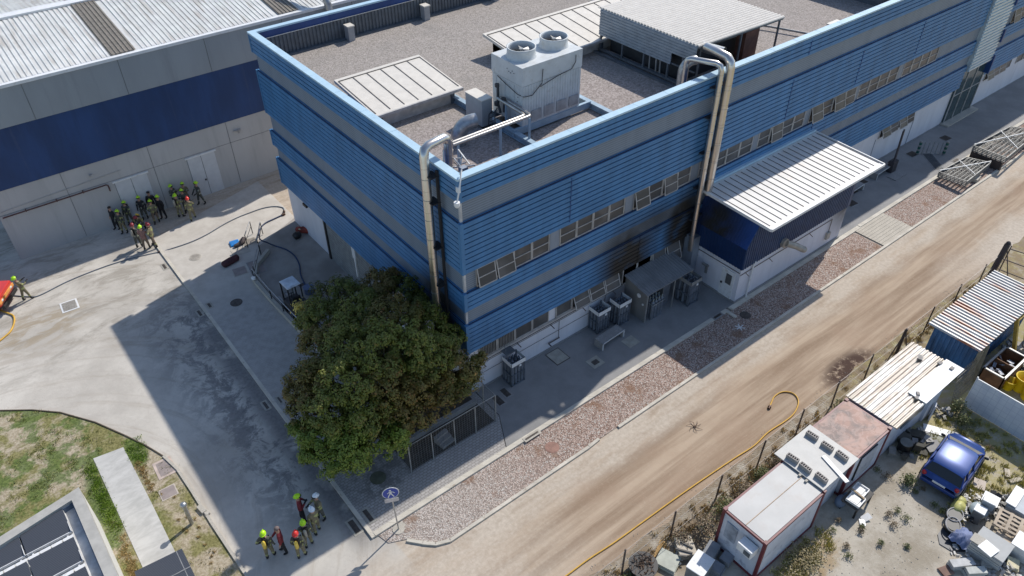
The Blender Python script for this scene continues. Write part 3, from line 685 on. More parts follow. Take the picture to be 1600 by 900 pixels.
# ------------------------------------------------------------------ roof objects
RZ = 11.47
def monitor(name, label, x0, x1, yf, yb, zf, zb, npan):
    t = thing(name, label, 'roof monitor', (x0, yf, RZ))
    b = B(); b.box((x0 + .5, yf + .3, RZ), (x1 - .45, yb - .3, zf - .02))
    b.build('wall', simple('monitor_wall', (.50, .47, .43), .7), t)
    vs_ = [(x0, yf, zf), (x1, yf, zf), (x1, yb, zb), (x0, yb, zb)]
    b = B(); b.add(vs_ + [(v[0], v[1], v[2] - .16) for v in vs_], [(0, 1, 2, 3), (7, 6, 5, 4), (0, 4, 5, 1), (1, 5, 6, 2), (2, 6, 7, 3), (3, 7, 4, 0)])
    b.add([(x0 + .5, yb - .3, RZ), (x1 - .45, yb - .3, RZ), (x1 - .45, yb - .3, zb - .15), (x0 + .5, yb - .3, zb - .15), (x0 + .5, yf + .3, zf - .1), (x1 - .45, yf + .3, zf - .1), (x0 + .5, yf + .3, RZ), (x1 - .45, yf + .3, RZ)], [(0, 1, 2, 3), (0, 3, 4, 6), (1, 7, 5, 2)])
    b.build('roof', CREAM, t)
    b = B(); w_ = (x1 - x0) / npan
    for k in range(npan + 1):
        x = x0 + .12 + k * (x1 - x0 - .24) / npan
        b.bar((x, yf + .2, zf + .015 + .2 / (yb - yf) * (zb - zf)), (x, yb - .3, zb + .015 - .3 / (yb - yf) * (zb - zf)), .035, .03)
    b.bar((x0 + .1, yb - .28, zb + .01 - .28 / (yb - yf) * (zb - zf)), (x1 - .1, yb - .28, zb + .01 - .28 / (yb - yf) * (zb - zf)), .05, .05)
    b.build('seams', simple('seam', (.16, .14, .12), .6), t)
    b = B(); b.bar((x0, yf - .02, zf - .06), (x1, yf - .02, zf - .06), .1, .14); b.build('gutter', FRAME, t)
    b = B(); b.box((x1 - .6, yf + .2, RZ), (x1 - .4, yf + .3, zf - .1)); b.build('downpipe', SLATE, t)
monitor('roof_monitor', 'cream sloped roof monitor beside the blue parapet and the grey cabinet', 1.1, 6.35, 8.55, 12.7, 12.3, 12.75, 6)
monitor('roof_monitor', 'cream sloped roof monitor half behind the cooling tower', 11.0, 23.5, 8.8, 13.0, 12.2, 12.7, 13)
# cooling tower
ct = thing('cooling_tower', 'white ribbed cooling tower with two round fan stacks on the roof', 'cooling tower', (8.3, 4.9, RZ))
CTW = simple('tower_white', (.56, .58, .58), .5, .0, .07, 2, dirt=(.48, .48, .45))
b = B(); b.box((6.45, 3.72, 11.92), (10.2, 6.05, 13.98)); b.box((6.42, 3.69, 14.02), (10.23, 6.08, 14.93)); b.box((6.47, 3.74, 13.98), (10.18, 6.03, 14.02))
for i in range(22): b.box((6.5 + i * .168, 3.70, 12.0), (6.56 + i * .168, 3.722, 13.96))
for i in range(6): b.box((6.43, 3.95 + i * .36, 12.0), (6.452, 4.0 + i * .36, 13.9))
b.build('casing', CTW, ct)
for cx in (7.35, 9.4):
    b = B(); cc = Vector((cx, 4.92, 14.93)); n_ = 28
    vs_ = []
    for r_, z_ in ((.76, 0), (.70, .12), (.69, .38), (.72, .47), (.66, .47), (.64, .36), (.64, .05)):
        for j in range(n_):
            a = 2 * math.pi * j / n_; vs_.append(cc + Vector((math.cos(a) * r_, math.sin(a) * r_, z_)))
    fs = [(i * n_ + j, i * n_ + (j + 1) % n_, (i + 1) * n_ + (j + 1) % n_, (i + 1) * n_ + j) for i in range(6) for j in range(n_)]
    b.smooth = True; b.add(vs_, fs); b.smooth = False
    so_ = b.build('fan_stack', CTW, ct)
    k = B(); k.cyl(cc + Vector((0, 0, .06)), .1, .3, 12)
    for j in range(6):
        a = j * math.pi / 3; dx, dy = math.cos(a), math.sin(a); px_, py_ = -dy, dx
        k.add([cc + Vector((dx * .08 + px_ * .03, dy * .08 + py_ * .03, .3)), cc + Vector((dx * .08 - px_ * .05, dy * .08 - py_ * .05, .2)),
               cc + Vector((dx * .55 - px_ * .14, dy * .55 - py_ * .14, .2)), cc + Vector((dx * .55 + px_ * .08, dy * .55 + py_ * .08, .3))], [(0, 1, 2, 3), (3, 2, 1, 0)])
    k.build('fan', ALU, so_)
    k = B(); k.cyl(cc + Vector((0, 0, .03)), .62, .01, 24); k.build('fan_floor', BLACK, so_)
for i in range(4):
    x = 7.0 + i * .82; b = B(); b.box((x, 3.675, 12.08), (x + .62, 3.70, 12.62)); b.build('louvre', simple('louvre_grey', (.34, .34, .34), .6) if i == 0 else bpy.data.materials['louvre_grey'], ct)
b = B(); b.bar((5.9, 3.75, 11.75), (11.0, 3.75, 11.75), .16, .34); b.bar((5.9, 6.0, 11.75), (11.0, 6.0, 11.75), .16, .34)
b.build('base_beam', STEELP, ct)
b = B()
b.tube([(6.41, 5.6, 13.95), (6.38, 5.0, 13.8), (6.38, 4.0, 13.55), (6.5, 3.66, 13.5), (7.0, 3.64, 13.45), (7.6, 3.64, 13.9), (7.65, 3.64, 14.6)], .018, 6)
b.tube([(7.5, 3.64, 13.75), (8.6, 3.64, 14.0), (9.5, 3.64, 14.1), (9.75, 3.64, 14.4), (9.75, 3.64, 14.75)], .018, 6); b.build('cable', BLACK, ct)
b = B()
b.tube([(6.2, 5.3, 13.6), (6.2, 5.3, 12.6), (6.1, 5.0, 12.3)], .07, 8); b.tube([(6.2, 4.8, 13.1), (6.15, 4.8, 12.4)], .06, 8); b.cyl((6.15, 5.3, 13.55), .12, .15, 10); b.cyl((6.15, 4.8, 13.0), .12, .15, 10)
for i in range(5): b.ball((6.4, 4.3 + i * .13, 14.5 + .08 * math.sin(i * 2)), .025, 6, 4); b.ball((6.4, 4.0 + .05 * i, 13.4 - i * .25), .025, 6, 4)
b.build('valves', simple('dark_valves', (.07, .07, .075), .5, .4), ct)
# beams on the roof
for (p, q, lb) in (((6.0, .65, 11.65), (6.0, 9.0, 11.65), 'long pale blue steel beam on the gravel roof by the grey cabinet'), ((11.1, .65, 11.65), (11.1, 8.4, 11.65), 'pale blue steel beam right of the cooling tower')):
    t = thing('steel_beam', lb, 'beam', p); b = B(); b.bar((p[0], p[1], 11.53), (q[0], q[1], 11.53), .26, .06); b.bar(p, q, .1, .28); b.bar((p[0], p[1], 11.8), (q[0], q[1], 11.8), .28, .06); b.build('beam', STEELP, t)
t = thing('cabinet', 'grey sheet metal equipment cabinet beside the cooling tower', 'cabinet', (5.6, 6.1, 11.6))
b = B(); b.box((5.28, 5.42, 11.6), (5.92, 6.8, 12.98)); b.build('body', simple('cabinet_grey', (.40, .41, .41), .5, 0, .06), t, bevel=.02)
b = B(); b.box((5.26, 5.4, 12.98), (5.94, 6.82, 13.02)); b.build('lid', CREAM, t)
b = B(); b.box((5.35, 5.5, RZ), (5.45, 5.6, 11.6)); b.box((5.75, 5.5, RZ), (5.85, 5.6, 11.6)); b.box((5.35, 6.6, RZ), (5.45, 6.7, 11.6)); b.build('feet', BLACK, t)
# insulated pipes with their supports
t = thing('insulated_pipes', 'pair of bare metal insulated pipes from the flue corner to the cooling tower', 'pipes', (4, 3.7, 12.5))
PIPE = simple('pale_pipe', (.50, .47, .43), .35, .7, .15)
for dy, dz in ((0, 0), (.2, .0)):
    b = B(); b.tube([(1.7, 2.75 + dy, 13.0)] + [(6.0 - dy, 2.75 + dy, 13.0), (6.14 - dy, 2.78 + dy, 13.0), (6.2 - dy, 2.92 + dy, 13.0), (6.28 - dy, 5.2, 13.0)], .075, 12); b.build('pipe', PIPE, t)
b = B()
for p in ((6.1, 2.75), (4.4, 2.8), (2.0, 2.8), (6.15, 4.6)):
    b.bar((p[0], p[1], RZ), (p[0], p[1], 12.9), .09); b.bar((p[0] - .1, p[1] - .1, 12.9), (p[0] + .2, p[1] + .3, 12.9), .06)
b.build('support', STEELP, t)
b = B(); b.tube([(5.9, 5.4, 12.3), (5.55, 5.2, 12.3), (5.5, 5.2, 11.7)], .035, 8); b.tube([(5.9, 5.0, 12.6), (5.6, 4.8, 12.6), (5.6, 4.8, 11.6)], .03, 8)
for i in range(4): b.tube([(5.45, 5.0 + i * .02, 11.8 + i * .2), (6.0, 5.1, 11.8 + i * .2)], .02, 6)
b.cyl((5.75, 5.6, 12.7), .12, .22, 10); b.cyl((6.0, 5.2, 12.65), .1, .2, 10); b.build('valve', bpy.data.materials['dark_valves'], t)
# elbow ventilator
def elbow(label, x, y, z0, z1, r, dirx, diry, name='vent_elbow'):
    t = thing(name, label, 'vent', (x, y, z0)); b = B()
    k_ = r * 2.2; pp_ = [(x, y, z0), (x, y, z1)] + [(x + dirx * k_ * (1 - math.cos(a)), y + diry * k_ * (1 - math.cos(a)), z1 + k_ * math.sin(a)) for a in (R(15), R(30), R(45), R(60), R(75), R(90))]; e_ = Vector(pp_[-1]) + Vector((dirx * .15, diry * .15, 0)); b.tube(pp_ + [e_], r, 20, open_end=True)
    o = b.build('duct', STEEL, t)
    k = B(); k.tube([e_ - Vector((dirx * .03, diry * .03, 0)), e_ - Vector((dirx * .02, diry * .02, 0))], r * .96, 18); k.build('duct_mouth', BLACK, t)
elbow('short galvanised vent elbow on the gravel near the flue corner', 3.5, 5.0, RZ, 11.75, .36, .95, -.3)
elbow('tall galvanised duct elbow in front of the plant shed', 15.6, 1.7, RZ, 12.9, .25, .95, -.3, 'duct_elbow')
t = thing('duct_stub', 'short horizontal galvanised duct poking out of the plant shed by the flues', 'duct', (17.2, 1.4, 13.8))
b = B(); b.tube([(17.3, 2.0, 13.75), (17.55, .75, 13.75)], .27, 18, open_end=True); b.build('duct', STEEL, t)
b = B(); b.tube([(17.53, .82, 13.75), (17.535, .8, 13.75)], .25, 18); b.build('duct_mouth', BLACK, t)
# plant shed
ps = thing('plant_shed', 'open roof shed of grey corrugated sheets sheltering machines on the flat roof', 'shed', (16.7, 1.5, RZ))
b = B(); x0, x1, y0, y1 = 16.65, 24.0, 1.7, 9.3
def zp(x): return 14.0 - (x - x0) * .02
b.add([(x0, y0, zp(x0)), (x1, y0, zp(x1)), (x1, y1, zp(x1)), (x0, y1, zp(x0)), (x0, y0, zp(x0) - .05), (x1, y0, zp(x1) - .05), (x1, y1, zp(x1) - .05), (x0, y1, zp(x0) - .05)], [(0, 1, 2, 3), (7, 6, 5, 4), (0, 4, 5, 1), (1, 5, 6, 2), (2, 6, 7, 3), (3, 7, 4, 0)])
y = y0
while y < y1 - .1:
    b.add([(x0, y, zp(x0) + .01), (x1, y, zp(x1) + .01), (x1, y + .06, zp(x1) + .06), (x0, y + .06, zp(x0) + .06), (x1, y + .14, zp(x1) + .06), (x0, y + .14, zp(x0) + .06), (x1, y + .18, zp(x1) + .01), (x0, y + .18, zp(x0) + .01)], [(0, 1, 2, 3), (3, 2, 4, 5), (5, 4, 6, 7), (0, 3, 5, 7)]); y += .235
b.build('roof', simple('warm_sheet_roof', (.60, .56, .50), .5, 0, .06), ps)
b = B()
for i in range(9):
    z = 12.5 + i * .165; ylo = 1.75 if i > 3 else 3.4
    b.box((16.55, ylo, z), (16.62, 9.0, z + .11)); b.box((16.585, ylo, z + .1), (16.62, 9.0, z + .17))
b.build('side_sheets', simple('side_sheet_grey', (.27, .31, .35), .45, .1, .12), ps)
b = B()
for y in (2.6, 3.6, 5.4, 7.1, 8.9): b.bar((16.66, y, RZ), (16.66, y, 13.95), .1)
b.bar((16.66, 2.4, 11.62), (16.66, 9, 11.62), .2, .12); b.bar((16.3, 2.2, 11.53), (16.3, 9, 11.53), .22, .12); b.bar((16.66, 1.75, 12.55), (16.66, 9, 12.55), .07)
for x in (17.0, 20.4, 23.8):
    b.bar((x, 1.85, RZ), (x, 1.85, 13.85), .09); b.bar((x, 9.1, RZ), (x, 9.1, 13.85), .09)
b.bar((16.65, 1.8, 13.88), (24, 1.8, 13.75), .07, .12); b.build('frame', SLATE, ps)
b = B(); b.box((17.2, 3.0, RZ), (22.5, 8.6, 12.9)); b.build('machine_housing', simple('dark_machine', (.03, .033, .036), .6), ps)
b = B(); b.box((21.2, 2.1, RZ), (22.4, 2.7, 13.5)); b.build('rusty_tank', simple('rust_brown', (.14, .06, .04), .7, 0, .3), ps)
b = B()
for y in (4.2, 4.5, 5.0): b.tube([(16.75, y, RZ), (16.75, y + .05, 12.5)], .05, 8)
b.build('pipes', ALU, ps)
# other roof bits
def bent(label, pts, r, mat=CREAM, name='roof_pipe'):
    t = thing(name, label, 'pipe', pts[0]); b = B(); b.tube(pts, r, 10); b.build('pipe', mat, t); return t
bent('long white pipe lying on the gravel parallel to the parapet', [(18.6, 1.7, 11.8), (20, 1.9, 11.8), (28.3, 2.0, 11.8), (28.5, 2.1, 11.8)], .08)
bent('white roof pipe crossing the gravel behind the shed post', [(28.2, 2.0, 11.7), (27.2, 4.6, 11.7), (26.8, 5.4, 11.7)], .07, ALU)
bent('white pipe running from the plant shed towards the far machines', [(22.0, 12.5, 12.0), (26.5, 12.2, 12.0), (31, 12, 12.0)], .08)
bent('black and white duct beside the plant shed roof', [(20.5, 14.0, 12.1), (27, 13.8, 12.1)], .16, SLATE)
t = thing('yellow_machine', 'rusty yellow machine at the back of the flat roof', 'machine', (30.5, 10.8, RZ))
b = B(); b.box((29.5, 10.4, RZ), (31.3, 11.6, 12.1)); b.build('body', simple('ochre_machine', (.22, .13, .06), .7, 0, .3), t, bevel=.05)
b = B(); b.cyl((30.2, 11, 12.1), .3, .4, 12); b.box((30.8, 10.6, 12.1), (31.2, 11.3, 12.4)); b.build('motor', BLACK, t)
t = thing('roof_hut', 'tall dark roof hut casting a long shadow near the parapet', 'hut', (38, 6, RZ))
b = B(); b.box((36.2, 2.6, RZ), (44, 9.5, 13.6)); b.build('wall', SLATE, t); b = B(); b.box((36.0, 2.4, 13.6), (44.2, 9.7, 13.75)); b.build('roof', CREAM, t)
t = thing('vent_box', 'small cream vent box against the front parapet', 'vent', (30, 1.3, RZ))
b = B(); b.box((29.3, .9, RZ), (30.2, 1.9, 12.1)); b.box((29.2, .8, 12.1), (30.3, 2.0, 12.18)); b.build('box', CREAM, t)
for i, (x, lb) in enumerate(((5.75, 'first grey vent box along the slate parapet from the left corner'), (11.3, 'second grey vent box along the slate parapet, right of the first'), (17.0, 'third grey vent box along the slate parapet at the photo top edge'))):
    t = thing('parapet_vent', lb, 'vent', (x, 19.9, RZ), group='vent boxes along the back parapet')
    b = B(); b.box((x, 19.7, RZ), (x + .42, 20.2, 12.35)); b.build('box', simple('vent_grey%d' % i, (.34, .34, .34), .6, 0, .06), t)
    b = B(); b.box((x - .03, 19.64, 12.35), (x + .45, 20.2, 12.42)); b.build('lid', CREAM, t)

# ------------------------------------------------------------------ cylinder cages and shelter along the building
def cage(name, label, x, y, top='white', h=1.68, w_=.84, d_=.7):
    t = thing(name, label, 'gas cylinder rack', (x, y, .1), group='gas cylinder racks by the wall')
    CG = bpy.data.materials.get('cage_grey') or simple('cage_grey', (.17, .19, .22), .45, .2, .2)
    b = LB(); n_ = 4
    for i in range(n_):
        for j in range(3):
            b.cyl((.1 + i * (w_ - .2) / (n_ - 1), .1 + j * (d_ - .2) / 2, .08), .095, h - .35, 12); b.ball((.1 + i * (w_ - .2) / (n_ - 1), .1 + j * (d_ - .2) / 2, h - .28), (.095, .095, .09), 12, 6)
            b.cyl((.1 + i * (w_ - .2) / (n_ - 1), .1 + j * (d_ - .2) / 2, h - .2), .03, .1, 8)
    b.build('cylinders', CG, t)
    b = LB()
    for a in ((0, 0), (w_, 0), (0, d_), (w_, d_)): b.box((a[0] - .03, a[1] - .03, 0), (a[0] + .03, a[1] + .03, h))
    for z in (.02, .75): b.box((-.03, -.03, z), (w_ + .03, .0, z + .06)); b.box((-.03, -.03, z), (.0, d_ + .03, z + .06)); b.box((w_, -.03, z), (w_ + .03, d_ + .03, z + .06)); b.box((-.03, d_, z), (w_ + .03, d_ + .03, z + .06))
    b.build('frame', simple('cage_frame', (.14, .16, .19), .5, .3) if not bpy.data.materials.get('cage_frame') else bpy.data.materials['cage_frame'], t)
    if top:
        b = LB()
        for a, c_ in (((-.05, -.06), (w_ + .05, -.035)), ((-.05, -.06), (-.035, d_ + .05)), ((w_ + .035, -.06), (w_ + .05, d_ + .05))): b.box((a[0], a[1], h - .24), (c_[0], c_[1], h))
        b.build('top_board', WHITEP if top == 'white' else ALU, t)
    b = LB(); b.box((w_ * .55, -.07, h - .42), (w_ * .7, -.035, h - .3)); b.build('label_plate', WHITEP, t)
    return t
cage('cylinder_rack', 'gas cylinder rack with white top board, alone under the barred windows', 2.14, -.78)
cage('cylinder_rack', 'gas cylinder rack with white top board behind the concrete bench', 8.42, -.62, h=1.6)
cage('cylinder_rack', 'gas cylinder rack with white top board next to the shelter wall', 9.74, -.92, h=1.68)
cage('cylinder_rack', 'dark gas cylinder rack without white board by the annex door', 14.2, -2.2, top='alu', h=1.8, w_=.85, d_=.95)
# round bundle of bottles under the canopy
t = thing('cylinder_bundle', 'round bundle of gas bottles standing at the shelter opening', 'gas cylinders', (12.2, -1.4, .1))
b = B()
for i in range(3):
    for j in range(4):
        a = B; x, y = 11.75 + j * .24, -1.6 + i * .25; b.cyl((x, y, .1), .11, 1.2, 12); b.ball((x, y, 1.3), (.11, .11, .1), 12, 5)
b.build('cylinders', bpy.data.materials['cage_grey'], t)
b = B()
for i in range(3):
    for j in range(4): x, y = 11.75 + j * .24, -1.6 + i * .25; b.cyl((x, y, 1.36), .045, .14, 8); b.ball((x + .03, y, 1.52), .04, 6, 4)
b.build('valves', simple('valve_caps', (.35, .38, .35), .5, .4, .5, 30), t)
b = B(); b.tube([(11.6, -1.75, 1.22), (12.6, -1.75, 1.22), (12.65, -.95, 1.22), (11.6, -.95, 1.22), (11.6, -1.75, 1.22)], .03, 6); b.build('strap', ALU, t)
sh = thing('shelter', 'sooty grey lean-to shelter with a corrugated roof against the burnt wall', 'shelter', (11.2, -1.6, .1))
SHD = facade('shelter_sheet', (.20, .195, .185), .6)
b = B(); za, zb_ = 2.62, 2.28
b.add([(11.0, .1, za), (14.85, .1, za), (14.85, -1.75, zb_), (11.0, -1.75, zb_), (11.0, .1, za - .04), (14.85, .1, za - .04), (14.85, -1.75, zb_ - .04), (11.0, -1.75, zb_ - .04)], [(0, 3, 2, 1), (4, 5, 6, 7), (0, 4, 7, 3), (1, 2, 6, 5), (3, 7, 6, 2)])
for i in range(19): x = 11.05 + i * .2; b.add([(x, .1, za + .005), (x + .05, .1, za + .04), (x + .1, .1, za + .005), (x, -1.76, zb_ + .005), (x + .05, -1.76, zb_ + .04), (x + .1, -1.76, zb_ + .005)], [(0, 3, 4, 1), (1, 4, 5, 2)])
b.build('roof', facade('shelter_roof', (.22, .22, .225), .5), sh)
b = B(); b.add([(11.2, .15, .1), (11.2, -1.6, .1), (11.2, -1.6, 2.28), (11.2, .15, 2.58)], [(0, 1, 2, 3)]); b.add([(11.23, .15, .1), (11.23, -1.6, .1), (11.23, -1.6, 2.28), (11.23, .15, 2.58)], [(3, 2, 1, 0)]); b.build('side_wall', SHD, sh)
b = B(); b.box((12.9, -1.3, .1), (12.95, .1, 2.3)); b.build('partition', SHD, sh)
b = B(); b.bar((11.22, -1.6, .1), (11.22, -1.6, 2.3), .07); b.bar((13.4, -1.65, .1), (13.4, -1.65, 2.3), .05); b.bar((14.8, -1.65, .1), (14.8, -1.65, 2.3), .05); b.build('posts', ALU, sh)
b = B(); b.tube([(11.18, -1.0, 1.75), (11.15, -1.0, 1.75)], .14, 14); b.tube([(11.18, -1.35, 1.3), (11.15, -1.35, 1.3)], .07, 10); b.build('round_signs', WHITEP, sh)
b = B(); b.box((13.0, -1.2, .1), (13.6, -.6, 1.9)); b.build('locker', simple('locker_grey', (.16, .17, .19), .5), sh)
# concrete benches
def bench(label, x, y, rz, L=1.75, W=.62, H=.5):
    t = thing('concrete_bench', label, 'bench', (x, y, .1), rz, 'concrete benches along the building')
    b = LB(); b.box((0, 0, H - .12), (L, W, H)); b.build('top', CONCD, t, bevel=.015)
    for a in (0, L - .12): b = LB(); b.box((a, 0, 0), (a + .12, W, H - .12)); b.build('leg', CONCD, t)
    b = LB(); b.box((-.02, -.02, H - .06), (L + .02, 0, H + .01)); b.box((-.02, -.02, 0), (.07, -.0, H)); b.box((L - .07, -.02, 0), (L + .02, 0, H)); b.build('edge', simple('bench_edge', (.52, .53, .53), .7) if not bpy.data.materials.get('bench_edge') else bpy.data.materials['bench_edge'], t)
bench('concrete bench in front of the cylinder racks', 7.72, -1.78, R(3))
bench('concrete bench just right of the annex corner', 31.6, -1.55, R(2), 2.1)
bench('concrete bench by the tilted dark posts', 35.6, -1.35, R(2), 2.1)
# covers, grates and drains (each is a thing of its own)
COV = simple('pale_cover', (.36, .34, .29), .8, 0, .15); COVD = simple('grate_iron', (.10, .085, .075), .6, .3, .2, 6); COVP = simple('pinkish_cover', (.30, .25, .23), .8, 0, .12)
def cover(name, label, cat, x, y, w_, d_, z, rz=0, rim=COV, core=COVD, bars=True, rimw=.1, group=None):
    t = thing(name, label, cat, (x, y, z), rz, group)
    b = LB(); b.box((-w_ / 2, -d_ / 2, 0), (w_ / 2, d_ / 2, .012)); b.build('frame', rim, t)
    b = LB(); a, c_ = w_ / 2 - rimw, d_ / 2 - rimw
    b.box((-a, -c_, .012), (a, c_, .018))
    if bars:
        k = int(2 * a / .07)
        for i in range(k): b.box((-a + i * .07, -c_, .018), (-a + i * .07 + .035, c_, .03))
    b.build('grating' if bars else 'lid', core, t); return t
cover('access_cover', 'large pale square cover right of the lone cylinder rack', 'cover', 5.5, -.58, .95, 1.05, .1, 0, COVD, COV, False, .05)
cover('access_cover', 'square cover with sunken centre, left of the bench', 'cover', 6.8, -2.2, .8, .72, .1, 0, COV, COVD, False, .2)
cover('access_cover', 'square cover with pale frame, right of the bench', 'cover', 9.45, -2.25, .8, .72, .1, 0, COV, COV, False, .12)
cover('drain_grate', 'dark grate outside the fence corner by the building', 'drain', 1.0, -1.1, .55, .85, .1, 0, CONCD)
cover('drain_grate', 'second dark grate beside the fence corner, nearer the rack', 'drain', 1.62, -.9, .5, .8, .1, 0, CONCD)
cover('kerb_drain', 'slot drain in the sunlit kerb below the fenced tree', 'drain', .85, -3.98, 1.0, .3, .128, 0, CONC)
cover('kerb_drain', 'slot drain in the kerb near the annex door', 'drain', 14.9, -3.9, .8, .35, .128, 0, CONCD)
cover('drain_grate', 'small grate on the road side of the kerb near the tree, upper one', 'drain', -8.5, 6.2, .35, .75, .01)
cover('drain_grate', 'small grate on the pavement side of the kerb near the tree', 'drain', -7.8, 6.0, .3, .65, .105)
cover('drain_grate', 'road grate at the edge of the building shadow', 'drain', -8.45, 15.4, .35, .75, .01)
cover('drain_grate', 'pavement grate at the edge of the building shadow', 'drain', -7.75, 15.6, .35, .6, .105)
cover('drain_grate', 'sunlit road grate beside the far kerb end', 'drain', -8.5, 21.2, .35, .75, .01)
cover('drain_grate', 'dark road grate beside the lower group of firefighters', 'drain', -8.5, -2.95, .45, .95, .01)
cover('drain_grate', 'dark grate in the pavement corner above the kerb tip', 'drain', -7.75, -2.9, .4, .9, .105)
cover('road_grate', 'square white framed grate alone in the sunlit yard', 'drain', -14.25, 20.95, .95, 1.05, .01, R(-4), WHITEP, simple('grey_grating', (.30, .28, .25), .7, 0, .2, 8))
cover('access_cover', 'pink framed cover in the lawn corner by the kerb', 'cover', -13.95, 5.5, .85, 1.15, .035, R(-2), simple('pink_frame', (.52, .42, .36), .8), COVP, False, .13)
cover('access_cover', 'smaller dusty cover below the pink framed one', 'cover', -14.3, 4.0, .75, .7, .035, R(-2), simple('pale_frame_cover', (.50, .44, .37), .8), COVP, False, .05)
cover('access_cover', 'sunlit cover at the top of the ramp by the railing', 'cover', -3.2, 20.2, .9, .8, .105, R(-10), CONC, simple('tan_lid', (.30, .27, .23), .8), True, .06)
cover('access_cover', 'brown shaded cover beside the ramp wall, right of the bags', 'cover', -4.0, 17.35, .95, 1.5, .105, R(-8), CONCD, COVP, False, .07)
cover('access_cover', 'cover under the blue case with pale frame', 'cover', -4.1, 19.6, 1.1, .8, .105, R(-6), CONC, simple('tan_lid2', (.45, .40, .34), .8), False, .1)
cover('access_cover', 'shaded cover under the maroon bag', 'cover', -5.0, 17.6, .9, .9, .105, R(-8), CONC, COVP, False, .06)
cover('drain_grate', 'small dark grate in the loading area beside the blue hose', 'drain', -2.6, 13.9, .6, .45, .11, R(10), CONCD)
for (x, y, lb) in ((31.5, -1.95, 'dark grate just right of the annex roof'), (32.9, -1.1, 'dark grate between the two far benches'), (34.6, -.8, 'dark grate left of the tilted posts'), (38.6, -.75, 'dark grate against the white wall behind the posts'), (41.2, -1.0, 'dark grate nearest the entrance'), (45.6, -1.3, 'dark rectangular grate right of the green bollards')):
    cover('drain_grate', lb, 'drain', x, y, 1.0, .8, .1, R(-5), CONCD, COVD)
cover('kerb_drain', 'dark drain by the kerb gap next to the steel frames', 'drain', 42.9, -3.6, .9, .5, .1, 0, CONCD, COVD)
cover('floor_mat', 'long dark grille plate in front of the green bollards', 'grille', 41.4, -2.6, .9, 2.4, .1, R(-38), CONCD, simple('slate_grille', (.08, .09, .10), .6))
def manhole(label, x, y, z, r, m, rim=None):
    t = thing('manhole_cover', label, 'manhole', (x, y, z)); b = LB(); b.cyl((0, 0, 0), r, .012, 24); b.build('frame', rim or m, t); b = LB(); b.cyl((0, 0, .012), r * .85, .008, 24)
    for i in range(5): b.box((-r * .5, -r * .5 + i * r * .25, .02), (r * .5, -r * .5 + i * r * .25 + .02, .026))
    b.build('lid', m, t)
manhole('reddish round manhole in the sunlit gravel bed', 1.2, -5.1, .036, .35, simple('red_manhole', (.30, .17, .13), .8))
manhole('dark round manhole in the shaded gravel below the annex', 16.3, -4.8, .036, .33, COVD)
manhole('grey round manhole with white rim in the sunlit yard', -6.65, 20.8, .105, .38, simple('tan_manhole', (.33, .30, .26), .8), CONC)
manhole('dark oval manhole on the shaded pavement west of the ramp', -6.4, 14.85, .105, .36, COVD)
manhole('dark manhole on the pavement below the tree', -6.35, -1.4, .105, .38, simple('mossy_manhole', (.10, .105, .07), .8))
# tilted posts, green bollards
t = thing('tilted_posts', 'pair of tall dark posts leaning beside the far bench', 'posts', (37.6, -1.3, .1))
b = B(); b.bar((37.45, -1.4, .1), (37.7, -1.2, 3.3), .09); b.bar((37.8, -1.3, .1), (38.0, -1.1, 3.3), .09); b.box((37.3, -1.5, .1), (37.95, -1.1, 1.0)); b.build('posts', simple('post_dark', (.045, .04, .045), .6), t)
b = B(); b.box((36.6, -2.3, .1), (38.2, -1.6, .16)); b.build('base_slab', CONCD, t)
GRN = simple('dark_green_band', (.01, .09, .07), .5)
for i, (x, y, lb) in enumerate(((41.5, -1.2, 'left green and pale banded bollard by the far entrance'), (43.0, -2.5, 'right green and pale banded bollard by the far entrance'))):
    t = thing('bollard', lb, 'bollard', (x, y, .1), group='green banded bollards')
    b = LB(); b.cyl((0, 0, 0), .1, 1.1, 12); b.build('post', ALU, t); b = LB()
    for z in (.1, .45, .8): b.cyl((0, 0, z), .108, .2, 12)
    b.build('bands', GRN, t)
t = thing('chrome_rails', 'thin upright rails between the two green bollards', 'rails', (42.2, -1.8, .1))
b = B()
for i in range(5): b.bar((41.8 + i * .25, -1.4 - i * .22, .1), (41.8 + i * .25, -1.4 - i * .22, 1.1), .04)
b.bar((41.8, -1.4, .12), (42.8, -2.28, .12), .08); b.build('rails', STEEL, t)
# welded steel frames stacked on the gravel
def frames(label, poly, z, tiltz=.5):
    t = thing('steel_frames', label, 'steel frames', (poly[0][0], poly[0][1], .1))
    a, b_, c_, d_ = [Vector(p) for p in poly]
    for lay in range(4):
        o = Vector((0, 0, lay * .12)); b = B()
        for p, q in ((a, b_), (b_, c_), (c_, d_), (d_, a)): b.bar(p + o, q + o, .07)
        for i in range(1, 7): f = i / 7; b.bar(a.lerp(b_, f) + o, d_.lerp(c_, f) + o, .035)
        for i in range(1, 4): f = i / 4; b.bar(a.lerp(d_, f) + o, b_.lerp(c_, f) + o, .035)
        b.build('frame', bpy.data.materials.get('dusty_frame_steel') or simple('dusty_frame_steel', (.22, .22, .21), .6, .3, .3), t)
    b = B(); b.bar(a + Vector((0, 0, .5)), c_ + Vector((0, 0, .5)), .05); b.bar(b_.lerp(c_, .3) + Vector((0, 0, .5)), a.lerp(d_, .7) + Vector((0, 0, .5)), .05); b.build('loose_bar', WHITEP, t)
frames('lower stack of grey welded steel frames lying on the gravel', [(39.2, -4.0, .3), (39.2, -6.0, .45), (43.4, -5.7, .3), (43.0, -4.1, .2)], .2)
frames('upper stack of steel frames raised on the kerb beyond the gap', [(43.9, -4.0, .8), (44.0, -6.4, .8), (50.5, -5.9, .6), (49.8, -4.1, .5)], .8)
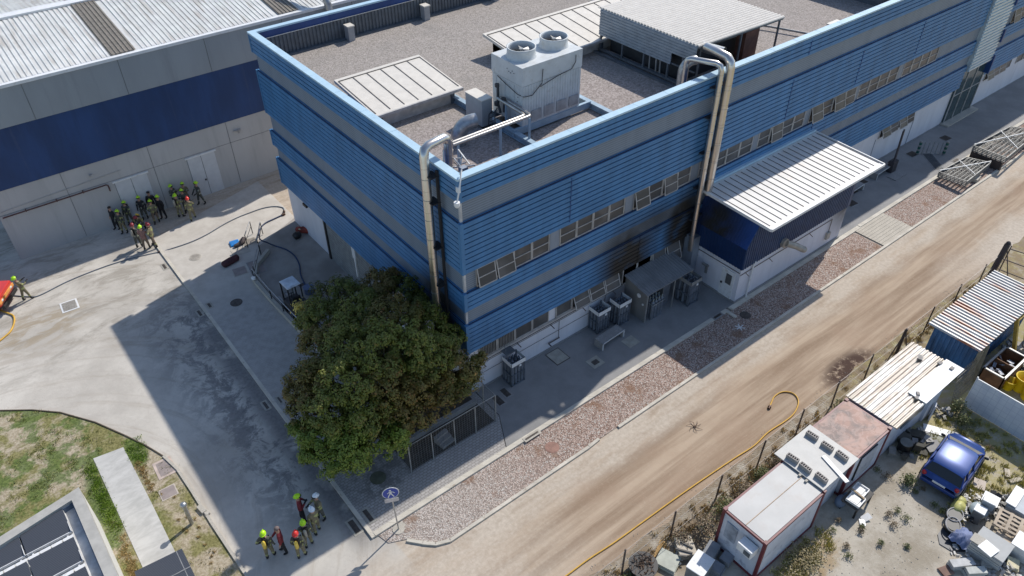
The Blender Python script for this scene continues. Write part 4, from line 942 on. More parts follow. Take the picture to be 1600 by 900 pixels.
t = thing('frame_trestle', 'dark trestle beams under the upper steel frame stack', 'trestle', (44.2, -5, .1)); b = B(); b.box((43.9, -6.3, .05), (44.2, -4.0, .72)); b.box((49.0, -6.2, .05), (49.3, -4.2, .5)); b.build('beam', simple('rusty_beam', (.06, .045, .04), .7), t)
t = thing('block', 'pale concrete block next to the lower steel frames', 'block', (41.2, -6.0, .1)); b = B(); b.box((40.9, -6.05, .05), (41.7, -5.5, .3), R(8)); b.build('body', CONC, t, bevel=.02)
# ------------------------------------------------------------------ people
SKIN = simple('skin', (.46, .27, .19), .6, 0, .05)
KH = simple('khaki_turnout', (.19, .165, .10), .85, 0, .2, 6); KHD = simple('dark_turnout', (.085, .085, .07), .85, 0, .25, 6)
BRN = simple('brown_trousers', (.17, .125, .09), .85, 0, .2, 6); BLK = simple('black_clothing', (.018, .018, .02), .8, 0, .2, 6)
MAR = simple('maroon_jacket', (.22, .025, .03), .8, 0, .2, 6); BOOT = simple('black_boot', (.012, .012, .013), .6)
REFL = simple('yellow_reflective_tape', (.36, .38, .14), .5, 0, .1); REFL_D = simple('grey_reflective_tape', (.30, .31, .25), .5)
LIME = simple('lime_helmet', (.46, .78, .015), .3, 0, .05); REDH = simple('red_helmet', (.72, .04, .03), .3, 0, .05); WHH = simple('white_helmet', (.72, .78, .82), .3, 0, .05); MARH = simple('maroon_helmet', (.26, .03, .04), .3, 0, .1)
VIS = simple('dark_visor', (.02, .02, .02), .2); TANK = simple('yellow_air_cylinder', (.72, .52, .08), .4); TANKD = simple('grey_air_cylinder', (.30, .29, .25), .4); HAIR = simple('dark_hair', (.03, .022, .018), .8)
DARK_KH = KHD
def person(label, px, py, face, helmet='lime', jacket=None, legs=None, arms=('down', 'down'), tank=None, lean=0, stride=.16, h=1.78, z0=.01, group='firefighters by the warehouse', tape=True, crouch=0, hair=None):
    jacket = jacket or KH; legs = legs or KH
    p0 = at(px, py, z0); a = R(face)
    t = thing('person', label, 'person', p0, a - R(90), group)
    s = h / 1.78; V = []; E = []; RD = []
    def v(x, y, z, r): V.append(Vector((x, y, z)) * s); RD.append(r * s); return len(V) - 1
    hipz = .93 - crouch; ly = math.sin(R(lean)); lz = math.cos(R(lean))
    def up(x, y, d): return (x, y * lz + d * ly, hipz + d * lz - y * ly)
    pel = v(*up(0, 0, .02), .155); bel = v(*up(0, 0, .20), .16); che = v(*up(0, .01, .40), .17); nec = v(*up(0, 0, .56), .075); hd = v(*up(0, .02, .64), .07)
    h1 = v(*up(0, .02, .70), .10); h2 = v(*up(0, .015, .80), .085)
    E += [(pel, bel), (bel, che), (che, nec), (nec, hd), (hd, h1), (h1, h2)]
    hands = []
    for sd, kind in ((-1, arms[0]), (1, arms[1])):
        sh_ = up(sd * .20, 0, .47); shi = v(*sh_, .085)
        el, ha = {'down': ((sd * .27, -.03, .19), (sd * .27, .06, -.04)), 'hips': ((sd * .38, -.10, .25), (sd * .20, .08, .08)),
                  'fwd': ((sd * .27, .14, .25), (sd * .18, .38, .30)), 'chest': ((sd * .30, .06, .22), (sd * .06, .26, .34)),
                  'point': ((sd * .38, .16, .42), (sd * .48, .42, .52)), 'low': ((sd * .26, .16, .22), (sd * .14, .36, .08)), 'up': ((sd * .34, .12, .52), (sd * .20, .26, .72))}[kind]
        ei = v(*up(*el), .062); hi_ = v(*up(*ha), .045); E += [(che, shi), (shi, ei), (ei, hi_)]
        d = (V[hi_] - V[ei]).normalized(); pi_ = len(V); V.append(V[hi_] + d * .08 * s); RD.append(.04 * s); E.append((hi_, pi_)); hands.append((V[pi_].copy(), d, sd, V[hi_].copy()))
    for sd in (-1, 1):
        st = stride * sd * .5
        hp = v(sd * .10, 0, hipz - .06, .115); kn = v(sd * .12, st * .55 + crouch * .7, .50 - crouch * .35, .082); an_ = v(sd * .13, st - .02, .11, .06); he = v(sd * .135, st - .02, .055, .055); to = v(sd * .15, st + .15, .045, .045)
        E += [(pel, hp), (hp, kn), (kn, an_), (an_, he), (he, to)]
    me = bpy.data.meshes.new('tmp'); me.from_pydata([tuple(q) for q in V], E, []); o = bpy.data.objects.new('tmp', me); col.objects.link(o)
    sk = o.modifiers.new('s', 'SKIN'); sk.use_smooth_shade = True
    for i, r in enumerate(RD):
        me.skin_vertices[0].data[i].radius = (r, r * (.78 if i in (0, 1, 2) else 1))
    me.skin_vertices[0].data[0].use_root = True
    o.modifiers.new('u', 'SUBSURF').levels = 1
    dg = bpy.context.evaluated_depsgraph_get(); ev = o.evaluated_get(dg); m2 = bpy.data.meshes.new_from_object(ev)
    vs_ = [q.co.copy() for q in m2.vertices]; fs = [tuple(f.vertices) for f in m2.polygons]
    bpy.data.objects.remove(o); bpy.data.meshes.remove(me); bpy.data.meshes.remove(m2)
    b = LB(); b.smooth = True
    hz = hipz * s; hv = V[hd]
    for f in fs:
        c = sum((vs_[i] for i in f), Vector()) / len(f)
        dh = min((c - q[3]).length for q in hands)
        if (c - V[h1]).length < .17 * s or (c - V[h2]).length < .13 * s: mi = 3
        elif dh < .09 * s: mi = 5
        elif c.z < .24 * s: mi = 2
        elif c.z < (hipz - .02) * s and abs(c.x) < .34 * s: mi = 4 if tape and (.30 < c.z / s < .37) else 1
        else:
            mi = 0
            up_ = (c - V[pel]).dot(Vector((0, ly, lz))) / s
            if tape and (-.02 < up_ < .04 or .30 < up_ < .36): mi = 4
        b.add([vs_[i] for i in f], [tuple(range(len(f)))], mi)
    b.smooth = False
    # five fingers and a thumb on each hand
    for P, d, sd, W in hands:
        n1 = d.cross(Vector((0, 0, 1))); n1 = n1.normalized() if n1.length > .1 else Vector((1, 0, 0)); n2 = d.cross(n1)
        for k, L in enumerate((.062, .075, .08, .072, .055)):
            if k == 0: b.tube([P - d * .05 * s + n1 * sd * .03, P + n1 * sd * .055 * s, P + d * .03 * s + n1 * sd * .06 * s], [.011, .01, .008], 5, mi=5)
            else:
                o_ = n1 * (k - 2.5) * .017 * s; b.tube([P + o_ - d * .02, P + o_ + d * L * .55 * s, P + o_ + d * L * s + n2 * .02 * s], [.0095, .009, .007], 5, mi=5)
    # face: nose, eyes, mouth, ears
    fwd = Vector((0, lz, -ly)); upv = Vector((0, ly, lz)); H = V[h1] + upv * .04 * s
    b.ball(H + fwd * .10 * s, (.014, .022, .02), 6, 4, mi=3)
    for sx in (-1, 1): b.ball(H + fwd * .088 * s + Vector((sx * .033, 0, 0)) + upv * .025, .010, 6, 4, mi=2); b.ball(H + Vector((sx * .098 * s, 0, 0)), (.012, .02, .03), 6, 4, mi=3)
    b.tube([H + fwd * .092 * s - upv * .045 + Vector((-.022, 0, 0)), H + fwd * .092 * s - upv * .045 + Vector((.022, 0, 0))], .006, 5, mi=6)
    b.build('body', [jacket, legs, BOOT, SKIN, REFL if tape == 1 else REFL_D, BOOT if helmet else SKIN, MARH], t)
    if helmet:
        k = LB(); c = V[h2] + upv * .0; hm = {'lime': LIME, 'red': REDH, 'white': WHH, 'maroon': MARH}[helmet]
        k.ball(c, (.130 * s, .148 * s, .138 * s), 14, 7, top=True)
        k.ball(c + upv * .0 - fwd * .03, (.142 * s, .165 * s, .028), 14, 6)
        k.bar(c + upv * .15 * s - fwd * .1, c + upv * .155 * s + fwd * .1, .025, .03)
        ho = k.build('helmet', hm, t)
        q = LB(); q.ball(c + fwd * .06 * s + upv * .01, (.125 * s, .115 * s, .06 * s), 12, 6); q.build('visor', VIS, ho)
    else:
        k = LB(); k.ball(V[h2] + upv * .01 * s - fwd * .01, (.108 * s, .115 * s, .09 * s), 12, 6, top=True); k.build('hair', hair or HAIR, t)
    if tank:
        k = LB(); B0 = V[che] - fwd * .25 * s
        k.tube([B0 - upv * .30 * s, B0 - upv * .26 * s, B0 + upv * .12 * s, B0 + upv * .17 * s, B0 + upv * .21 * s], [.05, .078, .078, .055, .02], 12)
        to_ = k.build('air_cylinder', tank, t)
        k = LB(); k.bar(B0 + fwd * .1 - upv * .3, B0 + fwd * .1 + upv * .2, .22, .04, up=(0, 1, 0))
        for sx in (-.11, .11): k.tube([B0 + fwd * .12 + Vector((sx, 0, 0)) + upv * .15, V[che] + Vector((sx, 0, 0)) + upv * .12, V[che] + fwd * .17 + Vector((sx, 0, 0)) + upv * .02, V[bel] + fwd * .17 + Vector((sx, 0, 0))], .025, 6)
        k.build('harness', BLACK, t)
    return t
W = 'firefighters by the warehouse'; G2 = 'firefighters in the building shadow'
person('person in black without helmet standing by the warehouse wall, far left of the group', 184, 358, 200, None, BLK, BLK, ('down', 'down'), tape=0)
person('firefighter in lime helmet next to the person in black', 196, 364, 220, 'lime', KHD, KH, ('down', 'low'), TANKD)
person('firefighter in lime helmet and dark gear in front of the left door edge', 206, 350, 230, 'lime', KHD, KHD, ('fwd', 'down'), TANKD)
person('firefighter in lime helmet and dark top facing the left door', 228, 342, 240, 'lime', BLK, KHD, ('down', 'down'), tape=2)
person('firefighter in lime helmet and khaki suit in the middle of the left group', 246, 348, 250, 'lime', KH, BRN, ('low', 'fwd'), stride=.25)
person('bent over firefighter with yellow cylinder, head lowered between the others', 224, 358, 240, 'maroon', KH, KHD, ('low', 'low'), TANK, lean=48, crouch=.12)
person('bareheaded person in black behind the left group', 243, 334, 250, None, BLK, BLK, ('down', 'down'), tape=0)
person('firefighter in lime helmet and black suit with red collar', 257, 341, 215, 'lime', BLK, BLK, ('down', 'down'), tape=0)
person('firefighter in lime helmet half hidden at the left of the right group', 277, 324, 300, 'lime', KHD, KHD, ('down', 'chest'), tape=2)
person('firefighter in lime helmet at the back of the right group', 295, 320, 250, 'lime', KH, KHD, ('chest', 'point'), tape=2)
person('firefighter in lime helmet boxed in behind the red helmet', 294, 331, 250, 'lime', KHD, KHD, ('chest', 'chest'), tape=2)
person('firefighter in lime helmet walking alone at the right end of the row', 316, 319, 190, 'lime', KHD, KHD, ('low', 'low'), stride=.35, tape=2)
person('firefighter in lime helmet with pale sleeves left of the red helmet', 284, 339, 30, 'lime', KH, KH, ('chest', 'fwd'), TANKD)
person('firefighter in bright red helmet seen from behind, half in sunlight', 303, 344, 70, 'red', KH, KH, ('down', 'fwd'), stride=.45)
person('firefighter in maroon and white helmet at the sunlit edge', 219, 386, 40, 'maroon', KHD, KHD, ('chest', 'down'), TANKD, tape=2)
person('firefighter in lime helmet and brown trousers at the sunlit edge', 231, 389, 50, 'lime', simple('red_grey_jacket', (.24, .13, .11), .8, 0, .3, 8), BRN, ('chest', 'low'), stride=.22, tape=0)
person('firefighter in maroon helmet and khaki jacket with hands at the waist', 243, 385, 130, 'maroon', KH, BRN, ('hips', 'low'), stride=.45)
person('lone firefighter leaning back while pulling the hose near the left photo edge', 44, 468, 20, 'lime', KH, KH, ('fwd', 'fwd'), lean=-12, stride=.35, group='firefighters in the yard')
person('firefighter in lime helmet with yellow cylinder, leftmost of the front group', 424, 870, 55, 'lime', KHD, KH, ('hips', 'down'), TANK, group=G2)
person('person with grey hair in black and maroon, walking beside the front group', 445, 862, 160, None, MAR, BLK, ('down', 'low'), group=G2, tape=0, hair=simple('grey_hair', (.16, .12, .11), .8))
person('firefighter in dark red helmet with yellow cylinder on the back', 473, 870, 55, 'red', KHD, KH, ('down', 'down'), TANK, group=G2)
person('firefighter in lime helmet with dark harness right of the red helmet', 484, 853, 70, 'lime', KHD, KH, ('low', 'down'), TANKD, group=G2)
person('firefighter in lime helmet and maroon suit at the top of the front group', 475, 812, 340, 'lime', MAR, BLK, ('chest', 'chest'), group=G2, tape=0)
person('officer in white helmet and khaki jacket facing the maroon suit', 503, 811, 190, 'white', KH, KHD, ('low', 'fwd'), group=G2)
person('officer in pale helmet seen from behind with square reflective back', 497, 832, 95, 'white', KH, KH, ('down', 'fwd'), group=G2)

# ------------------------------------------------------------------ tree and its fenced pit
rt = random.Random(5)
tree = thing('broadleaf_tree', 'large dark green broadleaf tree with rusty patches at the building corner', 'tree', (-3.6, .9, .1))
BARK = simple('bark', (.10, .075, .055), .9, 0, .3, 6, bump=.03)
clumps = []
def cl(px, py, z, r, kind=0):
    z *= .80; q = at(px, py, z)
    while q.y < -(13.0 - z - r * .8) * .245 + r * .95 and z > 1.6: z -= .1; q = at(px, py, z)
    clumps.append((q, r, kind))
for px, py, z, r, k in ((505, 500, 4.8, 1.15, 0), (545, 470, 5.2, 1.1, 0), (590, 450, 5.6, 1.0, 1), (628, 458, 5.6, .95, 0), (570, 500, 6.2, 1.3, 0), (620, 505, 6.6, 1.3, 1), (665, 505, 6.0, 1.1, 0),
                        (700, 530, 5.2, .85, 0), (640, 545, 7.0, 1.3, 0), (590, 550, 7.2, 1.4, 0), (540, 545, 6.4, 1.2, 0), (500, 545, 5.6, 1.05, 1), (680, 560, 6.2, 1.2, 0), (712, 578, 5.0, .95, 1),
                        (495, 590, 5.2, 1.1, 1), (545, 600, 6.4, 1.3, 0), (600, 600, 6.8, 1.4, 1), (650, 605, 6.2, 1.2, 1), (693, 612, 5.2, 1.0, 1), (480, 640, 4.4, .95, 1), (520, 645, 5.2, 1.15, 0),
                        (570, 650, 5.6, 1.2, 0), (620, 650, 5.2, 1.1, 1), (655, 650, 4.4, .8, 1), (500, 690, 3.8, .95, 2), (540, 690, 4.2, 1.05, 2), (585, 690, 4.2, .95, 2), (525, 722, 3.2, .7, 2), (560, 715, 3.4, .6, 2),
                        (620, 690, 3.4, .6, 2), (470, 610, 4.4, .8, 1), (725, 600, 4.4, .55, 1), (478, 505, 4.0, .6, 0), (535, 450, 4.2, .7, 3), (500, 455, 4.0, .55, 3), (655, 475, 5.2, .8, 0), (466, 672, 3.2, .45, 2), (480, 708, 2.6, .35, 2)):
    cl(px, py, z, r, k)
for i in range(46):
    c0, r0, k0 = clumps[rt.randrange(38)]; d0 = Vector((rt.gauss(0, 1), rt.gauss(0, 1), rt.gauss(.2, .6))).normalized(); q0 = c0 + d0 * r0 * rt.uniform(1.0, 1.25)
    if q0.x < -.4 and q0.y > -(13.0 - q0.z) * .245 + .3: clumps.append((q0, rt.uniform(.18, .4), k0))
b = B(); base = Vector((-3.6, .9, .05)); fork = Vector((-3.7, .7, 2.0))
b.tube([base, base + Vector((0, 0, .35)), fork], [.34, .26, .21], 12)
b.tube([fork, Vector((-4.1, .6, 3.4)), Vector((-4.4, .6, 5.2))], [.2, .14, .07], 10)
b.build('trunk', BARK, tree)
b = B()
for c, r, k in clumps:
    m = fork.lerp(c, .5) + Vector((0, 0, -.2)); b.tube([fork + Vector((0, 0, rt.uniform(0, .8))), m, c], [.11, .07, .02], 6)
    for q in range(5):
        d = Vector((rt.uniform(-1, 1), rt.uniform(-1, 1), rt.uniform(-.4, 1))).normalized(); b.tube([m.lerp(c, .6), c + d * r * .8], [.035, .01], 5)
b.build('limb', BARK, tree)
def leafmesh(name, mat, parent, pts):
    vs_ = []; fs = []
    for c, nrm, s_ in pts:
        u = nrm.cross(Vector((rt.random() - .5, rt.random() - .5, rt.random() - .5))).normalized(); w_ = nrm.cross(u)
        i = len(vs_); vs_ += [c - u * s_, c + w_ * s_ * .55 + nrm * s_ * .15, c + u * s_, c - w_ * s_ * .55 + nrm * s_ * .15]; fs.append((i, i + 1, i + 2, i + 3))
    me = bpy.data.meshes.new(name); pm = WM(parent).inverted() if parent else Matrix(); me.from_pydata([tuple(pm @ q) for q in vs_], [], fs); me.materials.append(mat)
    o = bpy.data.objects.new(name, me); col.objects.link(o); o.parent = parent; return o
def leafmat(name, a, c_, d, trans=.25):
    n = NT(name); g = n.n('ShaderNodeNewGeometry'); r_ = g.outputs['Random Per Island']
    c1 = n.mix(n.ramp(n.noise(.5, 3, .5), .38, .62), a, c_); c1 = n.mix(n.ramp(r_, .9, .95), c1, d); c1 = n.mix(n.math('MULTIPLY', n.ramp(r_, 0, .35, .5, 0), 1), c1, mul(a, .5))
    n.b.inputs['Transmission Weight'].default_value = 0
    n.b.inputs['Subsurface Weight'].default_value = 0
    return n.out(c1, .55)
LM = [leafmat('leaf_green', (.105, .125, .012), (.155, .17, .018), (.19, .135, .02)), leafmat('leaf_rusty', (.125, .115, .014), (.165, .12, .02), (.22, .11, .025)),
      leafmat('leaf_bright', (.12, .17, .012), (.17, .22, .02), (.21, .22, .03)), leafmat('leaf_dark', (.09, .10, .014), (.12, .13, .02), (.15, .125, .025))]
pts = [[], [], [], []]
for c, r, k in clumps:
    ns = int(46 * r * r + 10)
    for q in range(ns):
        d = Vector((rt.gauss(0, 1), rt.gauss(0, 1), rt.gauss(.35, 1))).normalized(); sc_ = c + d * r * rt.uniform(.62, 1.08); sr = rt.uniform(.16, .30)
        for w_ in range(int(58 if k != 3 else 22)):
            e = Vector((rt.gauss(0, 1), rt.gauss(0, 1), rt.gauss(.3, 1))).normalized()
            nn = (e + d * .5 + Vector((rt.uniform(-.5, .5), rt.uniform(-.5, .5), rt.uniform(0, .7)))).normalized()
            pts[k].append((sc_ + e * sr * rt.uniform(.6, 1.1), nn, rt.uniform(.045, .085)))
for k, nm in enumerate(('crown', 'crown_rusty_foliage', 'crown_bright_foliage', 'crown_sparse_foliage')): leafmesh(nm, LM[k], tree, pts[k])
yp = []; c = at(467, 479, 3.6)
for q in range(260): e = Vector((rt.gauss(0, 1), rt.gauss(0, 1), rt.gauss(0, 1))); yp.append((c + e * .16, (e + Vector((0, 0, 1))).normalized(), rt.uniform(.05, .09)))
leafmesh('yellow_blossom', simple('yellow_leaves', (.62, .48, .10), .6), tree, yp)

fe = thing('wire_fence', 'wire mesh fence with grey posts around the tree pit', 'fence', (-4.95, -2.12, .1))
b = B(); POST = simple('fence_post_grey', (.34, .35, .34), .5, .4)
F = [(-4.95, -2.12), (.05, -2.12), (.05, .12)]
for p in [(x, -2.12) for x in (-4.95, -3.7, -2.42, -1.18, .05)] + [(.05, -1.1), (-4.95, -1.0), (-4.95, .4), (-4.95, 2.0)]: b = B(); b.tube([(p[0], p[1], .1), (p[0], p[1], 2.02)], .031, 8); b.build('post', POST, fe)
b = B()
for z in (2.0,): b.tube([(-4.95, 2.2, z), (-4.95, -2.12, z), (.05, -2.12, z), (.05, .12, z)], .022, 6)
b.build('top_rail', POST, fe)
b = B()
for i in range(34): x = -4.9 + i * .147; b.bar((x, -2.12, .12), (x, -2.12, 2.0), .007)
for i in range(29): y = -2.05 + i * .147; b.bar((-4.95, y, .12), (-4.95, y, 2.0), .007)
for i in range(15): y = -2.05 + i * .147; b.bar((.05, y, .12), (.05, y, 2.0), .007)
for i in range(13): z = .15 + i * .147; b.bar((-4.95, -2.12, z), (.05, -2.12, z), .007); b.bar((-4.95, 2.2, z), (-4.95, -2.12, z), .007); b.bar((.05, -2.12, z), (.05, .12, z), .007)
b.build('mesh', simple('mesh_wire', (.22, .23, .23), .5, .5), fe)
tag(B().sheet([(-4.9, -2.05), (0, -2.05), (0, 2.1), (-4.9, 2.1)], .112).build('pit_soil', simple('pit_soil', (.09, .075, .06), .95, 0, .3, 3, fine=20)), kind='structure')
t = thing('low_wall', 'low concrete wall along the back of the tree pit', 'wall', (-2.4, -.55, .1)); b = B(); b.box((-4.8, -.62, .1), (-.05, -.5, .42)); b.box((-4.8, -.66, .42), (-.05, -.46, .47)); b.build('wall', CONCD, t)
t = thing('stepped_block', 'small grey stepped concrete block inside the tree pit', 'steps', (-2.7, -1.6, .1), R(8)); 
for i in range(3): b = LB(); b.box((-.38, -.3 + i * .22, 0), (.38, -.08 + i * .22, .15 + i * .13)); b.build('step', CONCD, t)

# ------------------------------------------------------------------ pedestrian sign
sg = thing('pedestrian_sign', 'round blue walking person sign with a white plate on a leaning pole', 'sign', at(623, 827, .03))
bx, by = at(623, 827, .03)[:2]
b = B(); b.tube([(bx, by, .0), (bx - .06, by + .05, 2.95)], .032, 10); b.build('pole', STEEL, sg)
fx = Vector((-.42, -.907, 0)); rx = Vector((.907, -.42, 0)); cen = Vector((bx - .06, by + .05, 2.75)) + fx * .05
def disc(c, r, off, m, name, par, n_=32):
    b = B(); b.tube([c + fx * off, c + fx * (off + .012)], r, n_); b.smooth = False; return b.build(name, m, par)
SW = simple('sign_white', (.72, .72, .72), .4, 0, .02)
disc(cen, .36, 0, SW, 'rim', sg); dk = disc(cen, .325, .012, simple('sign_blue', (.01, .05, .36), .35, 0, .04), 'disc', sg)
b = B()
def P2(u, v_): return cen + rx * u + Vector((0, 0, v_)) + fx * .032
def seg(u0, v0, u1, v1, w_): b.bar(P2(u0, v0), P2(u1, v1), .006, w_, up=(0, 0, 1)) if abs(u1 - u0) > abs(v1 - v0) else b.bar(P2(u0, v0), P2(u1, v1), w_, .006, up=tuple(fx))
b.tube([P2(-.01, .20), P2(-.01, .20) + fx * .004], .05, 12)
seg(-.01, .13, .0, -.02, .10); seg(.02, -.02, .12, -.24, .05); seg(-.02, -.02, -.09, -.13, .05); seg(-.09, -.13, -.13, -.25, .045); seg(-.03, .12, -.14, .02, .035); seg(.03, .12, .13, .05, .035); seg(.13, .05, .17, -.01, .03)
b.build('walking_figure', SW, dk)
b = B(); c2 = cen + Vector((0, 0, -.50)); b.add([c2 + rx * u + Vector((0, 0, v_)) + fx * o for o in (0, .01) for u, v_ in ((-.30, -.12), (.30, -.12), (.30, .12), (-.30, .12))], [(3, 2, 1, 0), (4, 5, 6, 7), (0, 1, 5, 4), (1, 2, 6, 5), (2, 3, 7, 6), (3, 0, 4, 7)])
pl = b.build('plate', simple('plate_pinkish', (.55, .51, .50), .5), sg)
t = thing('sign_base', 'pale concrete patch at the foot of the pedestrian sign', 'base', (bx, by, .03)); b = B(); b.cyl((bx, by, .03), .28, .03, 9); b.box((bx - .1, by - .1, .02), (bx + .35, by + .2, .055), R(20)); b.build('base', CONC, t)

# ------------------------------------------------------------------ left yard: ramp wall, railing, cart, hoses, bags
rw = thing('retaining_wall', 'low concrete kerb wall with a dark handrail beside the loading area', 'wall', (-4.6, 13, .1))
b = B(); pts_ = [(-4.45, 7.6), (-4.62, 10.5), (-4.72, 13.5), (-4.72, 16.0), (-4.0, 17.3), (-2.75, 18.3)]
for p, q in zip(pts_, pts_[1:]): b.bar((p[0], p[1], .22), (q[0], q[1], .22), .22, .36)
b.build('wall', CONC, rw)
rl = thing('handrail', 'dark metal handrail with pale top bar along the ramp wall', 'railing', (-4.6, 13, .4))
for (pl_, nm) in ((pts_[:4], 0), ([(-4.55, 16.2), (-3.3, 18.2)], 1), ([(-3.2, 18.6), (-2.2, 20.4)], 1), ([(-3.6, 19.6), (-2.7, 20.9)], 1)):
    b = B(); b.tube([(p[0] + .02, p[1], 1.12) for p in pl_], .03, 6); b.build('top_bar', simple('rail_top', (.40, .40, .40), .4, .5) if nm == 0 and not bpy.data.materials.get('rail_top') else bpy.data.materials['rail_top'], rl)
    b = B(); b.tube([(p[0] + .02, p[1], .72) for p in pl_], .018, 6)
    for p, q in zip(pl_, pl_[1:]):
        L = (Vector(q) - Vector(p)).length; k = max(1, int(L / 1.3))
        for i in range(k + 1): r_ = Vector(p).lerp(Vector(q), i / k); b.bar((r_[0] + .02, r_[1], .15), (r_[0] + .02, r_[1], 1.12), .045)
    b.build('posts', BLACK, rl)
t = thing('white_bag', 'small white bag at the bend of the handrail', 'bag', (-4.75, 15.9, .4)); b = B(); b.ball((-4.75, 15.9, .5), (.16, .2, .11), 10, 6); b.ball((-4.7, 15.78, .6), (.07, .1, .08), 8, 5); b.build('bag', WHITEP, t)
ca = thing('forklift', 'small dark forklift with a white roof parked behind the tree', 'forklift', (-3.9, 12.0, .1), R(3))
b = LB(); b.box((-.42, -.45, 2.0), (.42, .5, 2.06)); b.box((-.36, -.38, 2.06), (.36, .42, 2.09)); b.build('roof', simple('cart_roof', (.62, .66, .70), .5), ca, bevel=.01)
b = LB()
for a in ((-.4, -.42), (.4, -.42), (-.4, .46), (.4, .46)): b.bar((a[0], a[1], .5), (a[0], a[1], 2.0), .06)
b.build('roof_post', BLACK, ca)
b = LB(); b.box((-.45, -1.2, .3), (.45, .55, .75)); b.box((-.42, -1.15, .75), (.42, -.55, 1.1)); b.build('body', simple('cart_body', (.05, .045, .045), .5), ca, bevel=.04)
b = LB(); b.box((-.25, -.4, .75), (.25, .05, .9)); b.box((-.25, -.5, .9), (.25, -.38, 1.3)); b.build('seat', BLACK, ca, bevel=.03)
b = LB(); b.bar((-.3, .7, .1), (-.3, .7, 1.7), .08); b.bar((.3, .7, .1), (.3, .7, 1.7), .08)
for z in (.3, 1.0, 1.65): b.bar((-.3, .7, z), (.3, .7, z), .07)
b.box((-.3, .7, .08), (-.18, 1.7, .12)); b.box((.18, .7, .08), (.3, 1.7, .12)); b.build('mast', ALU, ca)
for x, y in ((-.46, -.8), (.46, -.8), (-.46, .35), (.46, .35)): b = LB(); b.tube([(x - .06, y, .22), (x + .06, y, .22)], .22, 14); b.build('wheel', RUBBER, ca)
b = LB(); b.tube([(0, .25, .75), (0, .2, 1.15)], .02, 6); b.tube([(-.14, .2, 1.15), (0, .1, 1.2), (.14, .2, 1.15), (0, .3, 1.12), (-.14, .2, 1.15)], .015, 6); b.build('steering_wheel', BLACK, ca)
t = thing('barrel', 'blue grey round tub beside the forklift', 'tub', at(484, 457, .1)); q = at(484, 457, .1); b = B(); b.cyl(q, .3, .4, 18); b.cyl(q + Vector((0, 0, .4)), .33, .04, 18); b.build('tub', simple('tub_blue', (.13, .17, .28), .5), t)
def smoothpath(pp, k=6):
    out = []; n_ = len(pp)
    for i in range(n_ - 1):
        p0, p1, p2, p3 = [Vector(pp[max(0, min(n_ - 1, j))]) for j in (i - 1, i, i + 1, i + 2)]
        for s_ in range(k):
            t_ = s_ / k; out.append(.5 * ((2 * p1) + (p2 - p0) * t_ + (2 * p0 - 5 * p1 + 4 * p2 - p3) * t_ ** 2 + (3 * p1 - p0 - 3 * p2 + p3) * t_ ** 3))
    return out + [Vector(pp[-1])]
def hose(label, pix, r, mat, z=.03, coupl=None, cat='fire hose'):
    pp = [at(a[0], a[1], (a[2] if len(a) > 2 else z)) + Vector((0, 0, r)) for a in pix]
    t = thing('fire_hose', label, cat, pp[0]); b = B(); b.tube(smoothpath(pp), r, 8); b.build('hose', mat, t)
    if coupl is not None:
        for i in coupl:
            k = B(); q = pp[i]; q2 = pp[i - 1] if i else pp[1]; d = (q2 - q).normalized() * .12; k.tube([q - d, q + d], r * 2, 10); k.tube([q - d * .3, q + d * .3], r * 2.6, 10); k.build('coupling', simple('coupling_brown', (.10, .06, .045), .5, .5) if not bpy.data.materials.get('coupling_brown') else bpy.data.materials['coupling_brown'], t)
    return t
HZ = simple('grey_blue_hose', (.13, .155, .19), .7, 0, .1)
hose('long grey blue hose crossing the sunlit yard to the loop by the building corner', [(-60, 480), (0, 463), (45, 464), (62, 462), (100, 443), (130, 430), (170, 415), (210, 403), (250, 394), (268, 389, .1), (300, 378, .11), (325, 366, .11), (350, 351, .11), (372, 340, .11), (390, 333, .11), (410, 326, .11), (428, 323, .11), (442, 325, .11), (444, 331, .11)], .030, HZ, .01, (8, 18))
hose('dark blue hose running from the hose end over the ramp rail towards the tree', [(443, 336, .11), (430, 342, .11), (414, 350, .11), (406, 360, .11), (405, 370, .5), (408, 376, 1.0), (418, 380, .5), (430, 385, .11), (448, 391, .11), (461, 401, .11), (468, 415, .11), (470, 430, .11), (476, 444, .11), (484, 458, .2)], .045, simple('navy_hose', (.03, .05, .11), .7), .1, (0,))
YH = simple('yellow_hose', (.62, .36, .05), .6, 0, .12)
hose('yellow hose curling at the left photo edge by the fire vehicle', [(-40, 470), (-12, 478), (0, 485), (12, 490), (21, 494), (23, 503), (18, 517), (8, 527), (-8, 538), (-40, 550)], .05, YH, .01)
hose('long orange yellow hose along the dirt road ending in a hook', [(860, 918), (885, 900), (920, 874), (960, 848), (1010, 812), (1060, 776), (1105, 745), (1150, 715), (1178, 697), (1200, 676), (1226, 659), (1240, 647), (1247, 632), (1245, 621), (1236, 614), (1222, 613), (1210, 620), (1205, 630), (1202, 637)], .034, YH, .02, (18,))
for (lb, px, py, c, dims, rz_, nm) in (('open bright blue case lying in the sun', 367, 381, (.02, .33, .78), (.62, .55, .14), -8, 'blue_case'),):
    t = thing(nm, lb, 'case', at(px, py, .1), R(rz_)); b = LB(); b.box((-.3, -.28, 0), (.3, .28, .12)); b.build('case_shell', simple('bright_blue', c, .5), t, bevel=.03)
    b = LB(); b.box((-.26, -.24, .12), (.26, .24, .135)); b.bar((-.1, .29, .06), (.1, .29, .06), .03); b.build('lining', simple('mid_blue', (.02, .2, .55), .6), t)
